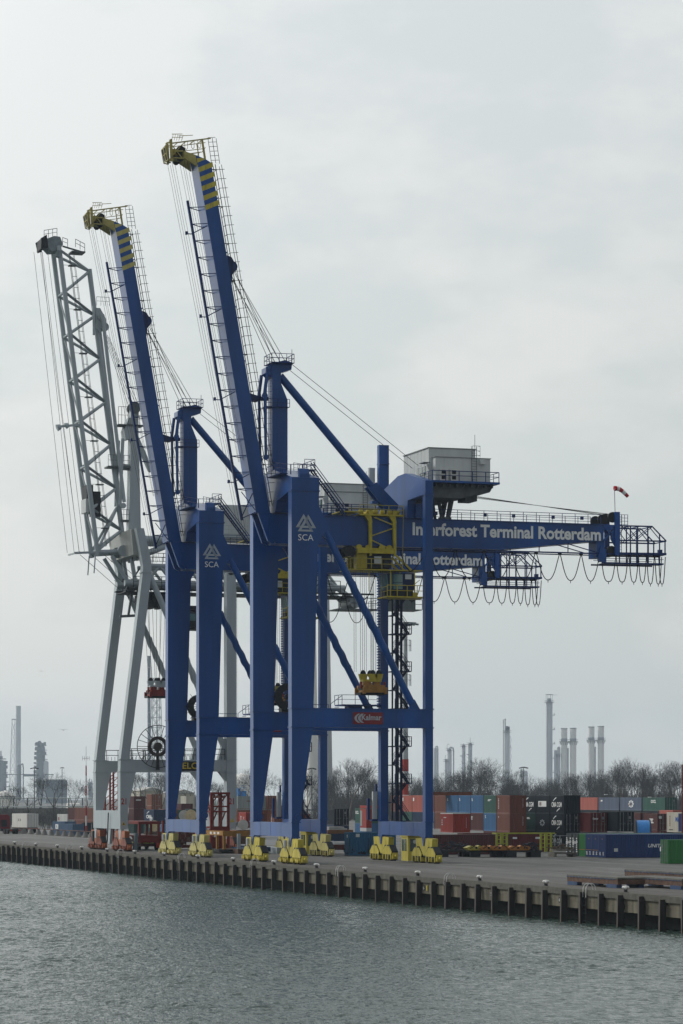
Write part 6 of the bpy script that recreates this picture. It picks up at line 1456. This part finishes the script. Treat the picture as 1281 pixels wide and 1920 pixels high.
a = MB(); a.tube((r_*.55,-r_*.9,0),(r_*.55,-r_*.9,zt_-3),r_*.12,8); a.tube((r_*.95,-r_*.3,0),(r_*.95,-r_*.3,zt_-4),r_*.10,8); a.obj('riser_pipes', STEELF, t)
a = MB()
for k in range(7): z_ = zt_-20-k*21; a.box(-2,2,r_,r_+3.4,z_,z_+.8); a.rail((-2,r_+3.2,z_),(2,r_+3.2,z_),h=3,step=2,r=.16)
a.obj('side_galleries', mat('gallery_steel',(.22,.25,.27),.6), t)
a = MB()
for q in range(8): e = Vector((math.cos(q*.785)*r_,math.sin(q*.785)*r_,zt_)); a.bar(e,e+Vector((0,0,10.5)),.4)
a.ring((0,0,zt_+10.5),(0,0,1),r_-.8,r_+.5,.8,16); a.box(-2.4,2.4,-2.4,2.4,zt_,zt_+5); a.bar((0,r_,zt_+10),(0,r_+8,zt_+10.2),.4); a.obj('top_frame', MATS['gallery_steel'], t)
for i,(px,yt,lb) in enumerate(((1058,1367,'first from left of the four'),(1075,1366.5,'second from left of the four'),(1109,1364,'third from left of the four'),(1127,1363,'fourth from left of the four'))):
    t = thing('chimney_stack', base(px,D1), f'white cylindrical chimney stack, {lb} above the bare trees', 'chimney', 'white chimney stacks')
    r_ = pxm(6.0,D1); zt_ = zat(yt,D1); zg = zat(1390-(i>1)*2.5,D1)
    vessel(t,'shaft',0,0,r_,0,zg,STACK,False); vessel(t,'neck_band',0,0,r_+.04,zg,zg+4.6,STEELF,False,(zg-.2,)); vessel(t,'top_section',0,0,r_-.05,zg+4.6,zt_,STACK,False)
    a = MB(); a.lathe([(r_-.6,zt_),(r_+.3,zt_),(r_+.3,zt_+1.2),(r_-.6,zt_+1.2)],n=18); a.obj('rim', MATS['gallery_steel'], t)
    a = MB()
    for q in range(10): an = q*.628; a.bar((r_*math.cos(an),r_*math.sin(an),zg-5.5),((r_+2.6)*math.cos(an),(r_+2.6)*math.sin(an),zg-.4),.4)
    a.obj('gallery_braces', MATS['gallery_steel'], t)
    if i in (0,2): a = MB(); a.box(-1.2,1.2,r_,r_+2.2,0,zg-10); a.bar((0,r_+2.2,zg-.4),(0,r_+6.5,zg-.4),.8); a.obj('ladder_shaft', STEELF, t)
t = thing('process_column', base(1048,D1), 'short grey column half hidden between the tall column and white stacks', 'column')
vessel(t,'shell',0,0,pxm(3,D1),0,zat(1402,D1),STEELF,True,(zat(1418,D1),)); vessel(t,'side_shell',-2.8,-3.8,pxm(3,D1),0,zat(1408,D1),STEELF)
t = thing('process_column', base(951,D1), 'grey column with two slim pipes on its left and stair lattice on its right', 'column')
zt_ = zat(1372,D1); vessel(t,'shell',0,0,pxm(5.2,D1),0,zt_,STEELF,True,(zt_-1,)); 
a = MB(); a.tube((0,-pxm(7.2,D1),0),(0,-pxm(7.2,D1),zat(1349,D1)),.75,8); a.obj('slim_pipe',STEELF,t); a = MB(); a.tube((-1.5,-pxm(3,D1),0),(-1.5,-pxm(3,D1),zat(1349,D1)),1.0,8); a.tube((-1.5,-pxm(3,D1),zat(1349.5,D1)),(-1.5,-pxm(3,D1),zat(1348,D1)),1.6,8); a.obj('slim_pipe',STEELF,t)
a = MB(); beam_lattice(a,(0,pxm(6.5,D1),0),(0,pxm(6,D1),zt_-6),(0,2.6,0),16,.28); a.bar((0,pxm(9.5,D1),0),(0,pxm(6,D1),zt_-6),.28); a.box(-.5,.5,pxm(5,D1),pxm(7.5,D1),zat(1402,D1),zat(1400,D1)); a.box(-.5,.5,pxm(5,D1),pxm(7.5,D1),zat(1428,D1),zat(1426,D1)); a.obj('stair_lattice', MATS['gallery_steel'], t)
a = MB(); 
for q in range(12): y_ = -3+r4.random()*5; z_ = zt_+r4.random()*4; a.box(-2,2,y_,y_+2,z_,z_+2+r4.random()*3)
a.obj('top_gear', MATS['gallery_steel'], t)
for px,yt,lb,w_ in ((869.5,1399,'left slim plant column of a pair among the tree tops',3.5),(882,1396,'right slim plant column of a pair with a spike on top',3.8)):
    t = thing('process_column', base(px,D1), lb, 'column', 'paired slim columns'); zt_ = zat(yt,D1); vessel(t,'shell',0,0,pxm(w_,D1),0,zt_,STEELF,True,(zt_-.5,)); a = MB(); a.tube((pxm(w_,D1),0,0),(pxm(w_,D1),0,zt_-8),.6,6); a.tube((0,0,zt_),(0,0,zt_+(10.5 if px > 875 else 4)),.3,5); a.box(-2,2,-pxm(w_,D1)-2.4,-pxm(w_,D1),zt_-15,zt_-14); a.obj('fittings', MATS['gallery_steel'], t)
t = thing('process_column', base(843,D1), 'pale column with a curved overhead pipe left of the slim pair', 'column'); zt_ = zat(1407,D1)
vessel(t,'shell',0,0,pxm(4.2,D1),0,zt_,STEELF,True,(zt_,)); a = MB(); a.path([(0,0,zt_+4),(0,3.4,zt_+4.4),(0,5.8,zt_+3.2),(0,6.4,zt_-.5),(0,6.4,0)],1.1,8); a.obj('overhead_pipe',STEELF,t); vessel(t,'side_column',0,-pxm(7,D1),pxm(2.2,D1),0,zat(1424,D1),STEELF,True,(zat(1428,D1),))
a = MB(); a.path([(0,-3.4,zt_),(0,-3.8,zt_+7),(0,-2.2,zt_+9),(0,0,zt_+8.8)],.3,5); a.path([(0,-6.5,zat(1428,D1)),(0,-7,zat(1420,D1)),(0,-5.4,zat(1416,D1))],.3,5); a.obj('davit', MATS['gallery_steel'], t)
t = thing('process_column', base(816,D1), 'pale column with curved pipe just right of the landward crane leg', 'column'); zt_ = zat(1404,D1)
vessel(t,'shell',0,0,pxm(3.6,D1),0,zt_,STEELF); a = MB(); a.path([(0,.5,zt_+2.2),(0,2.6,zt_+3.8),(0,4.2,zt_+2.4),(0,4.5,0)],1.1,8); a.obj('overhead_pipe',STEELF,t)
t = thing('process_plant', base(984,D1+150), 'low domed plant unit behind the lamp post right of centre', 'plant unit'); vessel(t,'dome_vessel',0,0,pxm(6,D1),0,zat(1447,D1),STEELF,True); vessel(t,'side_vessel',0,-5.6,pxm(2.5,D1),0,zat(1441,D1),STEELF,True)
# pale tapering towers
for px,d_,w0,w1,yt,lb in ((611.5,1000,27,11,1076,'pale tapering tower rising behind the landward leg of the middle crane'),(586,960,26,12,1150,'pale tapering tower behind the near crane water leg')):
    t = thing('tapered_tower', base(px,d_), lb, 'tower', 'pale tapering towers'); a = MB(); a.tube((0,0,0),(0,0,zat(yt,d_)),pxm(w0,d_)/2,24,pxm(w1,d_)/2); a.obj('tower_shaft', STACK if px < 600 else mat('tower_grey',(.40,.43,.45),.5,.04), t, True)
    a = MB(); a.ring((0,0,3),(0,0,1),pxm(w0,d_)/2,pxm(w0,d_)/2+.25,.5,24); a.obj('base_ring', MATS['gallery_steel'], t)
# left: refinery
D2 = 6000; GK = 3.4
t = thing('chimney_stack', base(34.5,D2), 'tall hazy chimney with lattice frame at the far left', 'chimney'); zt_ = zat(1324,D2)
vessel(t,'shaft',0,0,pxm(4.6,D2),0,zt_,STEELF,False)
for k in range(9): a = MB(); a.ring((0,0,zt_-.5-k*19),(0,0,1),pxm(4.5,D2),pxm(5.1,D2),1.7,14); a.obj('band_ring', STEELF, t)

a = MB(); y0 = -pxm(10,D2)
for s_ in (-1,1): a.bar((s_*1.5,-pxm(18,D2),0),(s_*.6,-pxm(12,D2),zat(1349,D2)),1.0); a.bar((s_*1.5,-pxm(6,D2),0),(s_*.6,-pxm(6.6,D2),zat(1349,D2)),1.0)
for k in range(8):
    z0 = 2+k*20; z1 = z0+20; f0 = z0/165; f1 = z1/165; l0_ = -pxm(18,D2)+f0*pxm(6,D2); l1_ = -pxm(18,D2)+f1*pxm(6,D2)
    a.bar((0,l0_,z0),(0,-pxm(6.2,D2),z1),.75); a.bar((0,-pxm(6.2,D2),z0),(0,l1_,z1),.75); a.bar((0,l0_,z0),(0,-pxm(6.2,D2),z0),.75)
a.box(-1,1,-pxm(13,D2),-pxm(4,D2),zat(1350,D2),zat(1348,D2)); a.obj('lattice_frame', STEELF, t)
t = thing('refinery_tower', base(76.5,5600), 'dark hazy refinery tower crowded with galleries at the left', 'refinery tower')
zt_ = zat(1392,5600); vessel(t,'main_column',0,0,pxm(8,5600),0,zat(1402,5600),STEELD,True); vessel(t,'top_column',-1.2,-2.4,pxm(4,5600),zat(1402,5600),zt_,STEELD); vessel(t,'rear_column',10,8.0,pxm(5,5600),0,zat(1430,5600),STEELF)
a = MB()
for k in range(11):
    z_ = zat(1398,5600)-k*9; r_ = pxm(9+min(k,5)*.5,5600); a.ring((0,0,z_),(0,0,1),pxm(7,5600),r_+r4.uniform(-.2,3.4),1.1,12)
    for q in range(5): an = r4.uniform(0,6.28); a.box(r_*math.cos(an)-2,r_*math.cos(an)+2,r_*math.sin(an)-2,r_*math.sin(an)+2,z_,z_+r4.uniform(2.5,7))
for q in range(8): an = q*.785; a.bar((pxm(9,5600)*math.cos(an),pxm(9,5600)*math.sin(an),0),(pxm(8,5600)*math.cos(an),pxm(8,5600)*math.sin(an),zat(1410,5600)),.35)
a.obj('galleries', STEELD, t)
t = thing('refinery_tower', base(3,5600), 'dark hazy refinery block with thin flue cut by the left edge', 'refinery tower')
vessel(t,'main_column',0,0,pxm(9,5600),0,zat(1432,5600),STEELD); vessel(t,'flue',0,-pxm(1.5,5600),1.8,0,zat(1408,5600),STEELF,False)
a = MB()
for k in range(8): z_ = zat(1424,5600)-k*9; a.box(-9,9,-13-.7*k,7.4+1.0*k,z_,z_+1.6); y_ = r4.uniform(-9,5); a.box(-6,6,y_,y_+6,z_,z_+6)
a.obj('galleries', STEELD, t)
t = thing('plant_block', base(36,5500), 'low hazy plant unit at the foot of the left chimney', 'plant unit'); vessel(t,'vessel',0,0,pxm(4,5500),0,zat(1436,5500),STEELD); a = MB(); a.path([(0,3,zat(1434,5500)),(0,7,zat(1432,5500)),(0,8,zat(1440,5500)),(0,8,0)],1.2); a.box(-6,6,-60,66,zat(1453,5500),zat(1451.5,5500)); a.box(-3,3,9,38,zat(1456,5500),zat(1452,5500)); a.obj('pipe_rack', STEELD, t)
t = thing('storage_building', base(106,3200), 'low grey building behind the trees left of the radio mast', 'building'); a = MB(); a.box(-20,0,-12,12,0,zat(1464,3200)); a.obj('wall', mat('shed_grey',(.18,.22,.26),.7), t); a = MB(); a.prism([(-12.4,zat(1464,3200)),(12.4,zat(1464,3200)),(10,zat(1461.5,3200)),(-12.4,zat(1461.5,3200))],'x',-20.3,.3); a.obj('roof', mat('shed_roof',(.3,.34,.37),.7), t)
t = thing('storage_tank', base(133,1000), 'white horizontal tank behind the pipe rack left of the radio mast', 'tank'); a = MB(); a.tube((0,-1.4,4.0),(0,3.0,4.0),1.2,16); a.obj('tank_shell', STACK, t, True); a = MB(); a.box(-.6,.6,-1,-.4,0,3); a.box(-.6,.6,2,2.6,0,3); a.obj('saddle', BCON, t)
t = thing('storage_tank', base(9,1000), 'pale dome-roofed tank at the left edge behind the trees', 'tank'); a = MB(); a.lathe([(0,0),(3.4,0),(3.4,7.5),(2.4,8.9),(0,9.6)],n=20); a.obj('tank_shell', STACK, t, True); a = MB(); a.ring((0,0,7.5),(0,0,1),3.4,3.6,.3,20); a.obj('rim', STEELF, t)
t = thing('storage_tank', base(455,1050), 'large pale spherical tank right of the grey crane landward leg', 'tank'); a = MB(); a.lathe([(0,3)]+[(6.2*math.sin(q),9.8-6.2*math.cos(q)) for q in np.linspace(.15,3.0,14)]+[(0,16)],n=24); a.obj('tank_shell', STACK, t, True); a = MB(); [a.bar((5*math.cos(q),5*math.sin(q),0),(5.6*math.cos(q),5.6*math.sin(q),8),.4) for q in np.linspace(0,5.6,9)]; a.rail((0,-3,16),(0,3,16),h=1.5,step=1); a.obj('support_legs', STEELF, t)
for i,(px_,z0) in enumerate(((447,2),(456.5,3.2))): t = thing('blue_scaffold', base(px_,800), ['bright blue hoarding left of two beside the pale sphere','bright blue scaffold right of two before the pale sphere'][i], 'scaffold'); a = MB(); a.box(-1,1,-.4 if i == 0 else -.6,.3 if i == 0 else .6,0,zat(1478 if i == 0 else 1483,800)); a.obj('panel', BRIGHTB, t); a = MB(); [a.box(-1.05,1.05,-.65,.65,z_,z_+.12) for z_ in (zat(1480,800),zat(1477,800),zat(1474,800))] if i else a.box(-1.05,1.05,-.45,.35,7,7.1); a.obj('rail', BRIGHTB, t)
for i,(px_,yt,w_,d_) in enumerate(((285,1478,44,900),(345,1482,40,900))): t = thing('warehouse', base(px_,d_), ['pale warehouse roof seen below the cable wheel of the grey crane','pale warehouse roof seen between the middle crane water legs'][i], 'building'); a = MB(); a.box(-14,0,-pxm(w_,d_)/2,pxm(w_,d_)/2,0,zat(yt+5,d_)); a.obj('wall', mat('warm_wall',(.45,.42,.36),.7), t); a = MB(); q = pxm(w_,d_)/2; a.prism([(-q-.3,zat(yt+5,d_)),(q+.3,zat(yt+5,d_)),(0,zat(yt-2,d_))],'x',-14.3,.3); a.obj('roof', TARP, t)
t = thing('pipe_bridge', base(90,860), 'long pipe bridge running behind the left trees', 'pipe bridge'); a = MB(); a.tube((0,-20,zat(1497,860)),(0,18,zat(1496.5,860)),.15,8); a.tube((.8,-20,zat(1513,860)),(.8,18,zat(1512,860)),.2,8); a.obj('pipe', STEELF, t)
for y_ in np.arange(-19,18,4.2): a = MB(); a.box(-.2,.2,float(y_),float(y_)+.3,0,zat(1497,860)); a.obj('trestle', STEELD, t)
t = thing('boundary_wall', base(88,800), 'long low concrete wall behind the left trees', 'wall'); a = MB(); a.box(-.3,0,-20,17,0,zat(1517,800)); a.obj('wall_face', BCON, t); a = MB(); a.box(-.35,.05,-20,17,zat(1517,800),zat(1515.5,800)); a.obj('coping', STEELD, t)
# tall stack and lattice behind the grey crane
t = thing('chimney_stack', base(279.5,2300), 'tall thin grey chimney behind the grey crane cable wheel', 'chimney'); zt_ = zat(1230,2300); vessel(t,'shaft',0,0,pxm(2.9,2300),0,zt_,mat('stack_bluegrey',(.22,.27,.31),.6),False)
RG = list(np.arange(12,zt_,9))+[zt_-.4]
for z_ in RG: a = MB(); a.ring((0,0,float(z_)),(0,0,1),pxm(2.8,2300),pxm(3.6,2300),.5,12); a.obj('band_ring', STEELF, t)

t = thing('lattice_tower', base(293,2300), 'tall pale lattice tower beside the thin chimney behind the grey crane', 'lattice tower'); a = MB(); zt_ = zat(1272,2300); w0 = pxm(13,2300); w1 = pxm(6.5,2300); n_ = 13
for s_ in (-1,1):
    for u_ in (-1,1): a.bar((u_*w0*.8,s_*w0,0),(u_*w1*.6,s_*w1,zt_),.45)
for k in range(n_):
    z0 = zt_*k/n_; z1 = zt_*(k+1)/n_; a0 = w0+(w1-w0)*k/n_; a1 = w0+(w1-w0)*(k+1)/n_
    for u_ in (-.7,.7): a.bar((u_*a0,-a0,z0),(u_*a1,a1,z1),.34); a.bar((u_*a0,a0,z0),(u_*a1,-a1,z1),.34); a.bar((u_*a0,-a0,z0),(u_*a0,a0,z0),.34)
a.obj('lattice', mat('lattice_pale',(.30,.36,.40),.6), t); a = MB(); a.box(-1,1,-w1-.2,w1+.2,zt_,zt_+.3); a.tube((0,.5,zt_*.2),(0,.5,zt_),.4,8); a.obj('top_platform', MATS['lattice_pale'], t)
for px,yt,w_,lb in ((318,1430,20,'hazy blue plant block behind the middle crane left leg'),(460,1462,10,'hazy plant block right of the pale sphere'),(170,1462,8,'small hazy plant block left of the grey crane')):
    t = thing('plant_block', base(px,6200), lb, 'plant unit'); q = pxm(w_,6200)/2; a = MB(); a.box(-4,0,-q,q,0,zat(yt+6,6200)); a.obj('wall', STEELD, t); a = MB(); [a.box(-4,0,-q+k*q*.5,-q+k*q*.5+q*.25,zat(yt+6,6200),zat(yt+r4.uniform(-3,5),6200)) for k in range(4)]; a.obj('roof_units', STEELD, t)
# gull on the wing
def gull(px,py,d_,s_,label):
    p = at(px,d_,zat(py,d_)); t = thing('gull', p, label, 'gull'); g_ = mat('gull_grey',(.25,.25,.25),.8)
    a = MB(); a.lathe([(0,-.25),(.05,-.2),(.085,0),(.05,.2),(0,.27)],n=8); a.v = [(v[2]*s_,v[0]*s_,v[1]*s_) for v in a.v]; a.obj('body', g_, t)
    for q in (-1,1):
        a = MB(); P_ = [(-.1,0,.03),(-.02,.35*q,.16),(-.06,.75*q,.12),(-.12,.74*q,.11),(-.2,.35*q,.13),(-.2,0,.03)]; a.prism([(v[1]*s_,v[2]*s_) for v in P_[:3]]+[(P_[2][1]*s_,P_[2][2]*s_-.02),(P_[1][1]*s_,P_[1][2]*s_-.03),(0,0)],'x',-.16*s_,.02*s_); a.obj('wing', g_, t)
gull(119,1369,500,1.0,'gull flying with spread wings left of the grey crane')
gull(78,1259,700,.9,'small distant gull high above the left refinery')
# lattice mast cut by the right edge
t = thing('lattice_mast', base(1283.5,360), 'dark red lattice mast cut by the right edge of the picture', 'mast'); a = MB()
for y_ in (-.28,.28): a.bar((0,y_,0),(0,y_,zat(1434,360)),.13)
for k in range(20): a.bar((0,-.28,.5*k),(0,.28,.5*k+.5),.07)
a.obj('lattice', RED, t); a = MB(); a.box(-.5,.5,-.6,.6,0,.4); a.obj('foot', BCON, t)

# ------------------------------------------------------------------ haze: one closed box of even, thin air round camera and scene
a = MB(); a.box(-7600, 440, -3100, 4300, WZ-1.3, 235)
hz = a.obj('haze', []); tag(hz, kind='stuff')
hm = bpy.data.materials.new('haze_air'); hm.use_nodes = True; t = hm.node_tree
for n in list(t.nodes): t.nodes.remove(n)
o_ = N(t,'ShaderNodeOutputMaterial'); v_ = N(t,'ShaderNodeVolumePrincipled'); v_.inputs['Color'].default_value = (0.74,0.87,1.0,1); v_.inputs['Density'].default_value = 0.000075; v_.inputs['Anisotropy'].default_value = 0.2
t.links.new(v_.outputs[0], o_.inputs['Volume']); hz.data.materials.append(hm)
